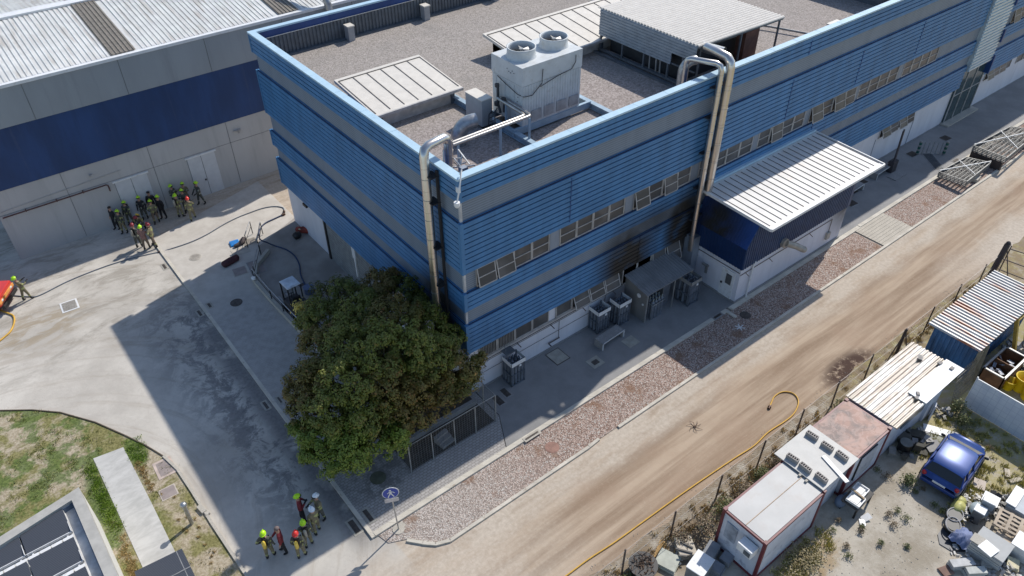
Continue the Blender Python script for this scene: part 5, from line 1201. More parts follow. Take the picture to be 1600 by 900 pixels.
def bag(label, px, py, m, L, W_, H, rz_, extra=None, z=.1, cat='bag', m2=None):
    t = thing('equipment_bag', label, cat, at(px, py, z), R(rz_)); b = LB(); b.tube([(-L / 2, 0, H * .45), (-L / 2 + .08, 0, H * .5), (0, 0, H * .55), (L / 2 - .08, 0, H * .5), (L / 2, 0, H * .4)], [W_ * .3, W_ * .48, W_ * .5, W_ * .46, W_ * .25], 12); b.build('bag', m, t)
    b = LB(); b.tube([(-L * .2, -W_ * .3, H * .8), (0, -W_ * .2, H * 1.2), (L * .2, -W_ * .3, H * .8)], .02, 6); b.tube([(-L * .2, W_ * .3, H * .8), (0, W_ * .2, H * 1.15), (L * .2, W_ * .3, H * .8)], .02, 6); b.build('handle', BLACK, t)
    if m2: b = LB(); b.ball((-L * .15, -W_ * .2, H * .85), (.14, .1, .06), 8, 5); b.build('patch', m2, t)
    return t
DMAR = simple('dark_maroon_bag', (.075, .025, .03), .8, 0, .3)
bag('maroon bag with a lime patch lying at the shadow edge', 361, 411, DMAR, 1.15, .48, .3, 12, m2=LIME)
bag('brown bag folded beside the blue case', 379, 379, simple('brown_bag', (.06, .045, .045), .8, 0, .3), .7, .34, .22, 45)
bag('second brown bag leaning on the first beside the blue case', 375, 383, simple('brown_bag_two', (.09, .07, .065), .8, 0, .3), .8, .26, .2, 10)
bag('red bag resting against the white wall under the blue front', 474, 363, simple('red_bag', (.26, .045, .03), .8, 0, .35), .95, .42, .36, -50, m2=simple('pale_tag', (.5, .5, .3), .6))
bag('black round bag beside the red bag', 465, 372, BLACK, .5, .5, .4, 0)
# fire vehicle at the frame edge
_p = at(16, 437, 1.15); _q = at(0, 462, 1.15); _e = (_p - _q).normalized(); FVR = math.atan2(_e.y, _e.x) - R(90); _m = Matrix.Rotation(FVR, 3, 'Z'); FVL = _p - _m @ Vector((.95, .95, 0)); FVL.z = 0
fv = thing('fire_vehicle', 'red fire service vehicle with white lettering cut off by the left photo edge', 'fire vehicle', FVL, FVR)
RED = simple('fire_red', (.62, .04, .03), .35, 0, .08, 1.5, coat=.5)
b = LB(); b.box((-3.6, -.95, .55), (.95, .95, 1.15)); b.box((-3.5, -.9, 1.15), (-.6, .9, 1.95)); b.build('body', RED, fv, bevel=.08)
b = LB(); b.box((-.55, -.82, 1.2), (-.5, .82, 1.85)); b.box((-3.3, -.92, 1.3), (-.8, -.9, 1.8)); b.build('window', GGLASS, fv)
b = LB(); b.box((-.4, -.80, 1.152), (.9, -.70, 1.158)); b.build('white_stripe', SW, fv)
for i in range(4): b = LB(); b.bar((-.1 + i * .2, -.66, 1.157), (-.05 + i * .2, -.42, 1.157), .05, .006); b.bar((-.1 + i * .2, -.66, 1.157), (.0 + i * .2, -.64, 1.157), .04, .006); b.build('lettering', SW, fv)
b = LB(); b.box((-3.5, -.99, .75), (.97, -.955, .95)); b.box((.96, -.95, .75), (1.0, .95, .95)); b.build('orange_stripe', simple('orange_strip', (.85, .36, .08), .4), fv)
b = LB(); b.box((.95, -.9, .4), (1.12, .9, .62)); b.build('bumper', BLACK, fv, bevel=.03)
for x, y in ((-2.7, -.85), (-2.7, .85), (.2, -.85), (.2, .85)): b = LB(); b.tube([(x, y - .12, .4), (x, y + .12, .4)], .4, 18); w_ = b.build('wheel', RUBBER, fv); b = LB(); b.tube([(x, y - .13, .4), (x, y + .13, .4)], .2, 14); b.build('rim', ALU, w_)
b = LB()
for s_ in (-.6, .6): b.ball((.97, s_, .85), (.06, .14, .09), 10, 6)
b.build('headlight', SW, fv)
# ------------------------------------------------------------------ solar building bottom left
sb = thing('solar_building', 'low flat building with concrete parapet and rows of dark roof panels on the lawn', 'building', (-20, 2, 0))
RB = [(-17.25, 4.35), (-17.2, -3.5), (-26, -3.5), (-27, 2.7)]
def inset(poly, d):
    c = Vector((sum(p[0] for p in poly) / 4, sum(p[1] for p in poly) / 4)); n_ = len(poly); out = []
    for i in range(n_):
        p0, p1, p2 = Vector(poly[i - 1]), Vector(poly[i]), Vector(poly[(i + 1) % n_])
        a = (p1 - p0).normalized(); b_ = (p2 - p1).normalized(); na = Vector((-a.y, a.x)); nb = Vector((-b_.y, b_.x))
        if na.dot(c - p1) < 0: na = -na
        if nb.dot(c - p1) < 0: nb = -nb
        bis = (na + nb); out.append(tuple(p1 + bis * (d / (1 + na.dot(nb)))))
    return out
IN = inset(RB, .42)
b = B(); b.prism(RB, 0, 2.15); b.build('wall', simple('building_white', (.62, .61, .57), .7, 0, .05), sb)
b = B(); n_ = 4
for i in range(4):
    j = (i + 1) % 4; b.add([(*RB[i], 2.15), (*RB[j], 2.15), (*IN[j], 2.15), (*IN[i], 2.15), (*RB[i], 2.6), (*RB[j], 2.6), (*IN[j], 2.6), (*IN[i], 2.6)], [(4, 7, 6, 5), (0, 4, 5, 1), (3, 2, 6, 7)])
b.build('parapet', [simple('parapet_concrete', (.40, .385, .35), .8, 0, .1)], sb)
b = B(); b.prism(inset(RB, .45), 2.15, 2.18); b.build('roof', simple('roof_white', (.62, .61, .58), .6), sb)
b = B(); I2 = inset(RB, .43); b.bar((*I2[0], 2.3), (*I2[1], 2.3), .06, .35); b.bar((*I2[0], 2.3), (*I2[3], 2.3), .05, .3); b.build('inner_flashing', simple('slate_blue', (.09, .13, .19), .5), sb)
PV = NT('pv_panel'); wv = PV.math('SINE', PV.math('MULTIPLY', PV.sep()[1], 90)); PVM = PV.out(PV.mix(PV.ramp(wv, .6, .95), (.050, .055, .065), (.11, .115, .13)), .28, 0, .6)
for r_, y0 in enumerate((3.72, 2.06, .40, -1.26)):
    for c_ in range(3):
        t_ = bpy.data.objects.new('solar_panel', None); col.objects.link(t_); t_.parent = sb; t_.location = (-18.1 - c_ * 1.74 + 20, y0 - 2, 2.2)
        b = LB(); b.add([(-1.68, -1.18, .12), (0, -1.18, .12), (0, 0, .30), (-1.68, 0, .30), (-1.68, -1.18, .08), (0, -1.18, .08), (0, 0, .26), (-1.68, 0, .26)], [(0, 1, 2, 3), (7, 6, 5, 4), (0, 4, 5, 1), (1, 5, 6, 2), (2, 6, 7, 3), (3, 7, 4, 0)]); b.build('panel', PVM, t_)
        b = LB(); b.box((-1.70, -1.2, .02), (.02, -1.17, .13)); b.box((-.02, -1.2, .02), (.0, .02, .2))
        for x in (-1.5, -.2): b.bar((x, -.05, 0), (x, -.05, .26), .05); b.bar((x, -1.35, .02), (x, .25, .02), .07, .04)
        for k in range(4): b.box((-1.68 + k * .43, .06, .02), (-1.30 + k * .43, .34, .09))
        b.build('mount', WHITEP, t_)
t = thing('solar_table', 'tilted dark grey panel at the bottom photo edge by the path', 'panel', at(270, 880, 1)); a_, b_, c_, d_ = [at(*q, 1.0) for q in ((210, 893), (284, 857), (312, 915), (230, 960))]
b = B(); b.add([a_, b_, c_, d_] + [q - Vector((0, 0, .06)) for q in (a_, b_, c_, d_)], [(3, 2, 1, 0), (4, 5, 6, 7), (0, 1, 5, 4), (1, 2, 6, 5), (2, 3, 7, 6), (3, 0, 4, 7)]); b.build('panel', PVM, t)
b = B()
for q in (a_, b_, c_, d_): r_ = q.lerp((a_ + c_) / 2, .1); b.bar((r_.x, r_.y, 0), (r_.x, r_.y, .95), .06)
b.build('leg', ALU, t); b = B(); m0 = a_.lerp(d_, .5); m1 = b_.lerp(c_, .5); b.bar(m0 + Vector((0, 0, .01)), m1 + Vector((0, 0, .01)), .04, .02); b.bar(b_.lerp(a_, .12), c_.lerp(d_, .12), .03, .02); b.build('joint', ALU, t)
t = thing('bollard_light', 'grey bollard with a rounded head in the dry lawn corner', 'bollard light', at(300, 818, .03)); q = at(300, 818, .03)
b = B(); b.tube([q, q + Vector((0, 0, 1.35))], .085, 14); b.build('post', STEEL, t); b = B(); b.ball(q + Vector((0, 0, 1.4)), (.15, .15, .12), 14, 8); b.build('head', STEEL, t)
t = thing('kerb_block', 'small pale block lying by the lawn kerb', 'block', at(316, 797, .03), R(10)); b = LB(); b.box((-.12, -.25, 0), (.12, .25, .14)); b.box((-.05, -.45, 0), (.15, -.22, .1)); b.build('block', CONC, t, bevel=.01)
# grass tufts (ground cover)
def tufts(name, label, spots, mat, hmin, hmax, per, cat, kind='stuff'):
    vs_ = []; fs = []
    for (x, y, z, r) in spots:
        for k in range(per):
            a = rt.uniform(0, 6.28); d = rt.uniform(0, r); bx_, by_ = x + math.cos(a) * d, y + math.sin(a) * d; h_ = rt.uniform(hmin, hmax); w_ = h_ * .1 + .006; a2 = rt.uniform(0, 6.28); lx, ly_ = rt.uniform(-.5, .5) * h_, rt.uniform(-.5, .5) * h_
            i = len(vs_); vs_ += [(bx_ - math.cos(a2) * w_, by_ - math.sin(a2) * w_, z), (bx_ + math.cos(a2) * w_, by_ + math.sin(a2) * w_, z), (bx_ + lx, by_ + ly_, z + h_)]; fs.append((i, i + 1, i + 2))
    me = bpy.data.meshes.new(name); me.from_pydata(vs_, [], fs); me.materials.append(mat); o = bpy.data.objects.new(name, me); col.objects.link(o); return tag(o, label, cat, kind=kind)
GRS = leafmat('grass_blade', (.22, .235, .065), (.29, .29, .09), (.44, .38, .17)); LUSH = leafmat('lush_blade', (.18, .30, .03), (.25, .36, .05), (.32, .36, .08)); DRY = leafmat('dry_blade', (.50, .36, .16), (.60, .46, .22), (.36, .25, .1)); DWD = leafmat('dead_weed', (.12, .085, .05), (.17, .13, .08), (.10, .11, .04))
sp = []
for i in range(1500):
    x = rt.uniform(-26, -13.6); y = rt.uniform(-2, 15)
    lim = lawn_edge
    ymax = None
    for p, q in zip(lim, lim[1:]):
        if p[0] <= x <= q[0]: ymax = p[1] + (q[1] - p[1]) * (x - p[0]) / (q[0] - p[0] + 1e-6)
    if ymax is None or y > ymax - .15: continue
    if x < -17.1 and y < 4.6: continue
    if -16.6 < x < -15.0 and y < 8.3: continue
    if x > -15 and rt.random() < .8: continue
    if mnoise.noise(Vector((x * .8, y * .8, 0))) < -.02: continue
    sp.append((x, y, .03, .25))
tufts('lawn_grass', 'short patchy green grass on the dry lawn', sp, GRS, .04, .11, 26, 'grass')
tufts('lush_grass', 'bright green strip of grass along the concrete path', [(rt.uniform(-17.0, -16.55), rt.uniform(3.0, 7.8), .03, .22) for i in range(90)] + [(rt.uniform(-15.0, -14.3), rt.uniform(6.5, 8.2), .03, .25) for i in range(30)], LUSH, .05, .11, 40, 'grass')
tufts('dry_grass', 'straw coloured dry grass along the wall and path', [(rt.uniform(-17.0, -16.6), rt.uniform(-.5, 3.0), .03, .2) for i in range(50)] + [(rt.uniform(-15.0, -14.7), rt.uniform(4.6, 6.6), .03, .15) for i in range(25)] + [(rt.uniform(-14.6, -13.8), rt.uniform(-1, 5), .03, .1) for i in range(14)], DRY, .05, .12, 34, 'grass')
t = thing('twig_debris', 'dark twisted twig lying on the dirt road', 'debris', at(1085, 667, .01))
b = B(); q = at(1085, 667, .02)
for k in range(7): a = k * .95; b.tube([q, q + Vector((math.cos(a) * .2, math.sin(a) * .2, .08)), q + Vector((math.cos(a + .4) * .42, math.sin(a + .4) * .42, .01))], [.02, .014, .006], 5)
b.build('twigs', simple('twig_dark', (.07, .04, .03), .8), t)
t = thing('white_scrap', 'crumpled white scrap on the shaded gravel below the annex', 'debris', at(1156, 512, .04)); b = B(); q = at(1156, 512, .06)
for k in range(6): a = k * 1.05; b.bar(q, q + Vector((math.cos(a) * .28, math.sin(a) * .28, .05)), .06, .02)
b.build('scrap', WHITEP, t)
# ------------------------------------------------------------------ fence along the dirt road
lf = thing('wire_fence', 'long chain link fence on rusty posts between the dirt road and the yard', 'fence', (-4, -12, 0))
RP = simple('rusty_post', (.10, .075, .065), .7, .2, .2)
xs = [-.94 - 3 * k for k in range(4, 0, -1)] + [-.94 + 3 * k for k in range(12)]
for i, x in enumerate(xs): b = B(); b.bar((x, -12, -.02), (x + rnd.uniform(-.04, .04), -12 + rnd.uniform(-.05, .05), 1.9), .06); b.build('post', RP, lf)
b = B(); b.bar((20.1, -12.05, 0), (20.1, -12.05, 1.95), .1); b.bar((20.1, -12.05, 1.7), (21.1, -12.1, .0), .05); b.bar((20.1, -12.05, 1.7), (19.3, -12.0, .0), .05); b.build('brace', RP, lf)
b = B()
for z in (.1, 1.0, 1.85): b.bar((-13, -12, z), (32, -12, z), .014)
b.build('tension_wire', simple('wire_grey', (.30, .28, .26), .6, .4), lf)
n = NT('chain_link'); x_, y_, z_ = n.sep()
d1 = n.math('PINGPONG', n.math('MULTIPLY', n.math('ADD', x_, z_), 7.0), .5); d2 = n.math('PINGPONG', n.math('MULTIPLY', n.math('SUBTRACT', x_, z_), 7.0), .5)
a_ = n.math('LESS_THAN', n.math('MINIMUM', d1, d2), .03); n.l(a_, n.b.inputs['Alpha']); CL = n.out((.20, .19, .17), .6)
b = B(); b.add([(-13, -12.01, .05), (32, -12.01, .05), (32, -12.01, 1.86), (-13, -12.01, 1.86)], [(0, 1, 2, 3)]); b.build('mesh', CL, lf)
t = thing('gate_post', 'thick dark gate post with brace beyond the blue container', 'post', (30.7, -12, 0))
b = B(); b.bar((30.6, -12.0, 0), (30.9, -12.05, 2.6), .28); b.ball((30.92, -12.05, 2.62), .14, 8, 5); b.build('post', simple('gate_post_dark', (.07, .055, .055), .7), t)
b = B(); b.bar((30.8, -12.3, 2.4), (31.6, -14.5, 2.3), .05); b.bar((30.8, -12.2, 1.6), (31.4, -14.5, 1.5), .05); b.bar((30.7, -12.2, .9), (31.2, -14.5, .8), .05); b.bar((30.8, -12.2, 2.2), (30.0, -13.4, .2), .04); b.build('rails', RP, t)

# ------------------------------------------------------------------ site cabins
CABW = simple('cabin_white', (.56, .58, .63), .6, 0, .1, 1.2, dirt=(.34, .36, .42))
def cabin(label, x0, x1, y0, y1, z, roofmat, frame=MAROON, ridge=False, rz_=0):
    t = thing('site_cabin', label, 'site cabin', (x0, y0, 0))
    b = B(); b.box((x0 + .04, y0 + .04, .12), (x1 - .04, y1 - .04, z - .06)); b.build('wall', CABW, t)
    b = B(); w_ = .13
    for x in (x0, x1 - w_):
        for y in (y0, y1 - w_): b.box((x, y, 0), (x + w_, y + w_, z))
    for zz in (.02, z - .13): b.box((x0 + w_, y0 + .005, zz), (x1 - w_, y0 + .09, zz + .12)); b.box((x0 + w_, y1 - .09, zz), (x1 - w_, y1 - .005, zz + .12)); b.box((x0 + .005, y0 + w_, zz), (x0 + .09, y1 - w_, zz + .12)); b.box((x1 - .09, y0 + w_, zz), (x1 - .005, y1 - w_, zz + .12))
    for x in (x0 - .01, x1 - .15):
        for y in (y0 - .01, y1 - .15): b.box((x, y, z - .02), (x + .16, y + .16, z + .05))
    b.build('frame', frame, t)
    b = B(); b.box((x0 + .1, y0 + .1, z - .06), (x1 - .1, y1 - .1, z + .01)); ro = b.build('roof', roofmat, t)
    if ridge: k = B(); k.box((x0 + .1, (y0 + y1) / 2 - .012, z + .01), (x1 - .1, (y0 + y1) / 2 + .012, z + .03)); k.build('ridge_seam', simple('rusty_seam', (.40, .27, .17), .7), ro)
    return t
n = NT('pale_cabin_roof'); c1 = n.mix(n.ramp(n.noise(.6, 5), .3, .7), (.37, .37, .36), (.46, .455, .44)); c1 = n.mix(n.math('MULTIPLY', n.ramp(n.noise(1.3, 5, .65), .5, .72), .4), c1, (.36, .32, .29)); RF1 = n.out(c1, .5)
n = NT('pink_rusty_roof'); c1 = n.mix(n.ramp(n.noise(.7, 5, .6, dist=1.2), .4, .58), (.43, .27, .21), (.24, .19, .165)); c1 = n.mix(n.ramp(n.noise(2.5, 5, .7, dist=.8), .48, .52, 0, .3), c1, (.62, .45, .38)); RF2 = n.out(c1, .7)
cb1 = cabin('white cabin with maroon frame and plain pale roof nearest the camera', 3.2, 7.25, -15.58, -13.42, 2.6, RF1, ridge=True)
b = B(); b.box((3.18, -15.35, 1.72), (2.72, -14.65, 2.16)); ac = b.build('air_conditioner', WHITEP, cb1, bevel=.02); b = B(); b.box((2.705, -15.3, 1.8), (2.72, -15.0, 2.06)); b.build('fan_grille', SLATE, ac)
b = B(); b.box((3.19, -14.3, 1.1), (3.235, -13.75, 2.1)); b.build('boarded_window', simple('stained_panel', (.30, .33, .38), .7, 0, .3), cb1)
for (x, y) in ((7.05, -14.4), (7.0, -14.75)): b = B(); b.box((x - .08, y - .05, 2.62), (x + .05, y + .05, 2.70)); b.build('roof_bracket', CONC, cb1)
cb2 = cabin('cabin with maroon frame and rusty pink roof in the middle of the row', 9.55, 12.5, -15.45, -13.1, 2.6, RF2)
b = B(); b.box((10.2, -15.48, .7), (11.5, -15.40, 2.3)); wn = b.build('window', BLACK, cb2)
b = B()
for i in range(12): b.bar((10.25 + i * .11, -15.5, .7), (10.25 + i * .11, -15.5, 2.3), .035)
b.build('window_bars', CABW, wn)
pr = thing('sheet_roof', 'white sheet roof bridging the two cabins, weighed down by blocks', 'roof sheet', (7.1, -15.4, 2.68))
b = B(); b.box((7.1, -15.5, 2.66), (9.72, -13.02, 2.71)); b.build('sheet', simple('cream_sheet', (.47, .46, .43), .55, 0, .05), pr)
b = B(); b.box((7.5, -15.2, 0), (9.4, -13.3, 2.4)); b.build('inner_wall', CABW, pr)
for i, (x, y, lb) in enumerate(((9.15, -13.5, 'breeze block at the upper left of the white sheet roof'), (9.15, -14.28, 'breeze block at the upper middle of the white sheet roof'), (9.2, -14.98, 'breeze block at the upper right of the white sheet roof beside the pink roof'), (7.42, -13.72, 'breeze block at the lower left of the white sheet roof'), (7.42, -14.36, 'breeze block at the lower middle of the white sheet roof'), (7.5, -15.1, 'breeze block at the lower right of the white sheet roof by the cabin corner'))):
    t = thing('breeze_block', lb, 'block', (x, y, 2.71), R(90 + rnd.uniform(-5, 5)), 'breeze blocks on the sheet roof'); b = LB(); b.box((-.27, -.1, 0), (.27, -.06, .2)); b.box((-.27, .06, 0), (.27, .1, .2))
    for k in range(6): b.box((-.27 + k * .1, -.06, 0), (-.23 + k * .1, .06, .2))
    b.build('block', simple('breeze_grey', (.34, .31, .28), .9, 0, .2, 8) if not bpy.data.materials.get('breeze_grey') else bpy.data.materials['breeze_grey'], t)
t = thing('plank', 'white plank lying across the sheet roof and over its edge', 'plank', (8.5, -14.6, 2.73)); b = B(); b.bar((8.62, -14.45, 2.745), (8.2, -15.9, 2.76), .2, .04); b.build('plank', WHITEP, t)
cb3 = thing('site_cabin', 'long white cabin under a dirty corrugated roof beside the blue car', 'site cabin', (12.7, -15.5, 0))
b = B(); b.box((12.75, -15.3, 0), (18.2, -13.1, 2.5)); b.build('wall', CABW, cb3)
b = B(); y = -15.62; z0_, z1_ = 2.62, 2.72
b.box((12.62, -15.62, 2.6), (18.5, -12.98, 2.63))
while y < -13.0:
    b.add([(12.6, y, 2.635), (18.52, y, 2.635), (18.52, y + .04, 2.67), (12.6, y + .04, 2.67), (18.52, y + .1, 2.67), (12.6, y + .1, 2.67), (18.52, y + .14, 2.635), (12.6, y + .14, 2.635)], [(0, 1, 2, 3), (3, 2, 4, 5), (5, 4, 6, 7)]); y += .19
b.build('roof', ROOFD, cb3)
b = B(); b.box((15.0, -15.66, 2.70), (18.55, -14.75, 2.73)); b.build('white_sheet', WHITEP, cb3)
b = B(); b.box((14.2, -15.36, 1.2), (16.2, -15.3, 2.3)); b.build('window', simple('cabin_dark_window', (.10, .12, .14), .3), cb3)
b = B(); b.box((16.6, -15.42, .1), (17.5, -15.3, 2.1)); b.build('door', CABW, cb3)
for i, (x, y, s_, rr, lb) in enumerate(((17.6, -13.9, .35, 20, 'grey tile on the dirty corrugated roof, furthest from the white sheet'), (18.0, -14.7, .25, -5, 'small grey brick on the far edge of the corrugated roof'), (18.1, -15.25, .25, 0, 'small grey brick at the far right corner of the corrugated roof'), (15.25, -15.1, .22, 40, 'broken grey brick on the near side of the white roof sheet'), (14.95, -15.2, .22, 10, 'second broken grey brick next to the first on the roof sheet'))):
    t = thing('roof_brick', lb, 'brick', (x, y, 2.73), R(rr), 'bricks weighing down the corrugated roof'); b = LB(); b.box((-s_ / 2, -s_ / 3, 0), (s_ / 2, s_ / 3, .07)); b.build('brick', bpy.data.materials['breeze_grey'], t, bevel=.01)
# blue container
bc = thing('shipping_container', 'blue container with a rusty white corrugated roof at the right photo edge', 'container', (20.9, -15.3, 0))
CB = facade('container_blue', (.03, .11, .25), .5, soot=False, streak=.35, sc_=2)
b = B(); b.box((21.0, -15.2, .1), (27.5, -13.0, 2.45))
for i in range(9): b.box((20.95, -15.15 + i * .24, .15), (21.0, -15.03 + i * .24, 2.4))
for i in range(26): b.box((21.05 + i * .25, -15.25, .15), (21.17 + i * .25, -15.2, 2.4))
b.build('wall', CB, bc)
b = B(); b.box((20.6, -15.5, 2.5), (27.8, -12.75, 2.53)); x = 20.6
while x < 27.7:
    b.add([(x, -15.5, 2.53), (x, -12.75, 2.53), (x + .05, -12.75, 2.60), (x + .05, -15.5, 2.60), (x + .12, -12.75, 2.60), (x + .12, -15.5, 2.60), (x + .16, -12.75, 2.53), (x + .16, -15.5, 2.53)], [(0, 3, 2, 1), (3, 5, 4, 2), (5, 7, 6, 4)]); x += .26
b.build('roof', ROOFR, bc)
b = B(); b.box((23.4, -15.3, 1.5), (23.9, -15.24, 2.0)); b.build('vent', BLACK, bc)
t = thing('yellow_frame', 'worn yellow steel frame leaning on the blue container side', 'frame', (24.5, -15.6, 0)); b = B()  # a leaning steel frame rather than a gantry
for x in (24.8, 26.2): b.bar((x, -16.2, 0), (x, -15.45, 2.4), .18)
b.bar((24.8, -15.5, 2.3), (26.2, -15.5, 2.3), .14); b.build('frame', simple('worn_yellow', (.42, .28, .05), .6, 0, .25), t)
t = thing('upright_boards', 'grey boards standing against the container corner', 'boards', (21.2, -15.5, 0)); b = B(); b.bar((20.9, -15.5, 0), (20.95, -15.45, 2.4), .2, .05); b.bar((21.6, -15.6, 0), (21.7, -15.4, 2.3), .25, .05); b.build('boards', simple('olive_board', (.20, .18, .13), .8, 0, .2), t)

# ------------------------------------------------------------------ blue hatchback
def car(label, x, y, rz_, paint, L=3.75, W_=1.68, H=1.5, cat='car', name='parked_car', plate=True):
    t = thing(name, label, cat, (x, y, 0), rz_)
    # profile stations: (x, half width at belt, z bottom, z belt, z roof, half width roof)
    st = [(-L / 2, .70, .38, .72, .0, 0), (-L / 2 + .10, .78, .25, .95, .0, 0), (-1.45, .82, .22, .98, 0, 0), (-.6, .84, .2, .98, 0, 0), (.45, .84, .2, .96, 0, 0), (1.05, .82, .22, .90, 0, 0), (1.5, .78, .25, .80, 0, 0), (L / 2, .62, .35, .62, 0, 0)]
    b = LB(); n_ = 10; vs_ = []
    for (sx, hw, zb, zt, _a, _b) in st:
        prof = [(-hw * .92, zb), (-hw, zb + .12), (-hw * 1.0, (zb + zt) / 2), (-hw * .97, zt - .1), (-hw * .86, zt), (hw * .86, zt), (hw * .97, zt - .1), (hw, (zb + zt) / 2), (hw, zb + .12), (hw * .92, zb)]
        vs_ += [(sx, p[0], p[1]) for p in prof]
    fs = [(i * n_ + j, i * n_ + j + 1, (i + 1) * n_ + j + 1, (i + 1) * n_ + j) for i in range(len(st) - 1) for j in range(n_ - 1)] + [tuple(range(n_)), tuple(range((len(st) - 1) * n_, len(st) * n_))[::-1]]
    b.smooth = True; b.add(vs_, [f[::-1] for f in fs]); b.smooth = False; body = b.build('body', paint, t)
    # cabin glass shell and roof
    g = LB(); A = [(-1.72, .70, .97), (-1.38, .60, H - .09), (-.1, .62, H - .03), (.35, .60, H - .06), (1.10, .70, .93)]
    gv = []
    for (sx, hw, z) in A: gv += [(sx, -hw, z), (sx, hw, z)]
    g.add([(-1.72, -.74, .96), (-1.72, .74, .96), (1.12, .74, .92), (1.12, -.74, .92), (-1.38, -.61, H - .07), (-1.38, .61, H - .07), (.32, .60, H - .07), (.32, -.60, H - .07)], [(0, 4, 5, 1), (2, 6, 7, 3), (0, 3, 7, 4), (1, 5, 6, 2)])
    g.build('windows', simple('car_glass', (.02, .022, .025), .08, 0, .05) if not bpy.data.materials.get('car_glass') else bpy.data.materials['car_glass'], t)
    q = LB(); q.add([(1.09, -.70, .965), (1.09, .70, .965), (.36, .58, H - .075), (.36, -.58, H - .075), (1.09, -.70, .945), (1.09, .70, .945), (.36, .58, H - .1), (.36, -.58, H - .1)], [(0, 1, 2, 3), (7, 6, 5, 4), (0, 4, 5, 1), (1, 5, 6, 2), (2, 6, 7, 3), (3, 7, 4, 0)])
    q.build('windscreen', simple('windscreen_reflection', (.20, .195, .175), .4, 0, .1), t)  # beige reflection on the glass, painted into its base colour
    r_ = LB(); rr = [(-1.50, .60, H - .10), (-1.40, .64, H - .05), (-.9, .655, H), (-.1, .655, H + .01), (.25, .63, H - .02), (.40, .60, H - .08)]; rv = []
    for (sx, hw, z) in rr: rv += [(sx, -hw, z - .035), (sx, -hw * .8, z), (sx, 0, z + .02), (sx, hw * .8, z), (sx, hw, z - .035)]
    r_.smooth = True; r_.add(rv, [(i * 5 + j, (i + 1) * 5 + j, (i + 1) * 5 + j + 1, i * 5 + j + 1) for i in range(5) for j in range(4)]); r_.smooth = False; r_.build('roof', paint, t)
    p = LB()
    for sy in (-1, 1):
        p.bar((-1.72, sy * .745, .96), (-1.38, sy * .62, H - .06), .05, .04); p.bar((1.14, sy * .745, .92), (.30, sy * .61, H - .06), .06, .05); p.bar((-.25, sy * .75, .97), (-.25, sy * .63, H - .05), .06, .04); p.bar((-1.0, sy * .75, .97), (-1.0, sy * .63, H - .05), .06, .04); p.bar((-1.72, sy * .75, .965), (1.12, sy * .75, .93), .05, .04)
    p.build('pillars', bpy.data.materials.get('dull_blue_trim') or simple('dull_blue_trim', (.012, .045, .22), .7), t)
    for sx in (-1.15, 1.2):
        for sy in (-.76, .76): w_ = LB(); w_.tube([(sx, sy - .1, .3), (sx, sy + .1, .3)], .3, 20); wo = w_.build('wheel', RUBBER, t); q = LB(); q.tube([(sx, sy - .105, .3), (sx, sy + .105, .3)], .18, 14); q.build('rim', ALU, wo)
    for sy in (-1, 1):
        k = LB(); k.ball((-L / 2 + .07, sy * .66, .82), (.07, .10, .14), 10, 6); k.build('tail_light', simple('tail_red', (.42, .02, .03), .3) if not bpy.data.materials.get('tail_red') else bpy.data.materials['tail_red'], t)
        k = LB(); k.ball((L / 2 - .10, sy * .56, .62), (.09, .12, .06), 10, 6); k.build('headlight', ALU, t)
        k = LB(); k.ball((.88, sy * .90, .98), (.07, .10, .07), 10, 6); k.build('mirror', BLACK, t)
    k = LB(); k.box((-L / 2 - .012, -.26, .62), (-L / 2 + .02, .26, .73)); k.build('number_plate', SW, t)
    k = LB(); k.box((-L / 2 - .03, -.72, .36), (-L / 2 + .05, .72, .56)); k.build('bumper', paint, t, bevel=.04)
    k = LB(); k.box((-.28, -.852, .86), (-.12, -.84, .89)); k.box((-.28, .84, .86), (-.12, .852, .89)); k.build('door_handle', BLACK, t)
    return t
n = NT('car_blue'); BP = n.out((.018, .055, .22), .36, .2, .5, .4)
car('dark blue hatchback parked in the weedy yard', 14.95, -17.82, R(6), BP, L=3.8).scale = (.97, 1.1, 1)
# pickup cut by the right edge
t = thing('pickup', 'white pickup with a red light and black bumper cut off by the right photo edge', 'pickup', (31.5, -15.2, 0), R(-62))
b = LB(); b.box((-.9, -2.6, .55), (.9, 1.4, 1.1)); b.box((-.85, -1.0, 1.1), (.85, .6, 1.75)); b.build('body', simple('pickup_grey_white', (.45, .46, .47), .4, 0, .15), t, bevel=.07)
b = LB(); b.box((-.95, 1.35, .35), (.95, 1.75, .75)); b.build('bumper', BLACK, t, bevel=.05)
b = LB(); b.ball((.65, 1.2, 1.2), (.16, .25, .14), 10, 6); b.ball((-.65, 1.2, 1.2), (.16, .25, .14), 10, 6); b.build('red_light', REDH, t)
b = LB(); b.box((-.75, .58, 1.15), (.75, .64, 1.65)); b.build('window', GGLASS, t)
for x, y in ((-.85, -1.7), (.85, -1.7), (-.85, .8), (.85, .8)): b = LB(); b.tube([(x - .12, y, .38), (x + .12, y, .38)], .38, 16); b.build('wheel', RUBBER, t)

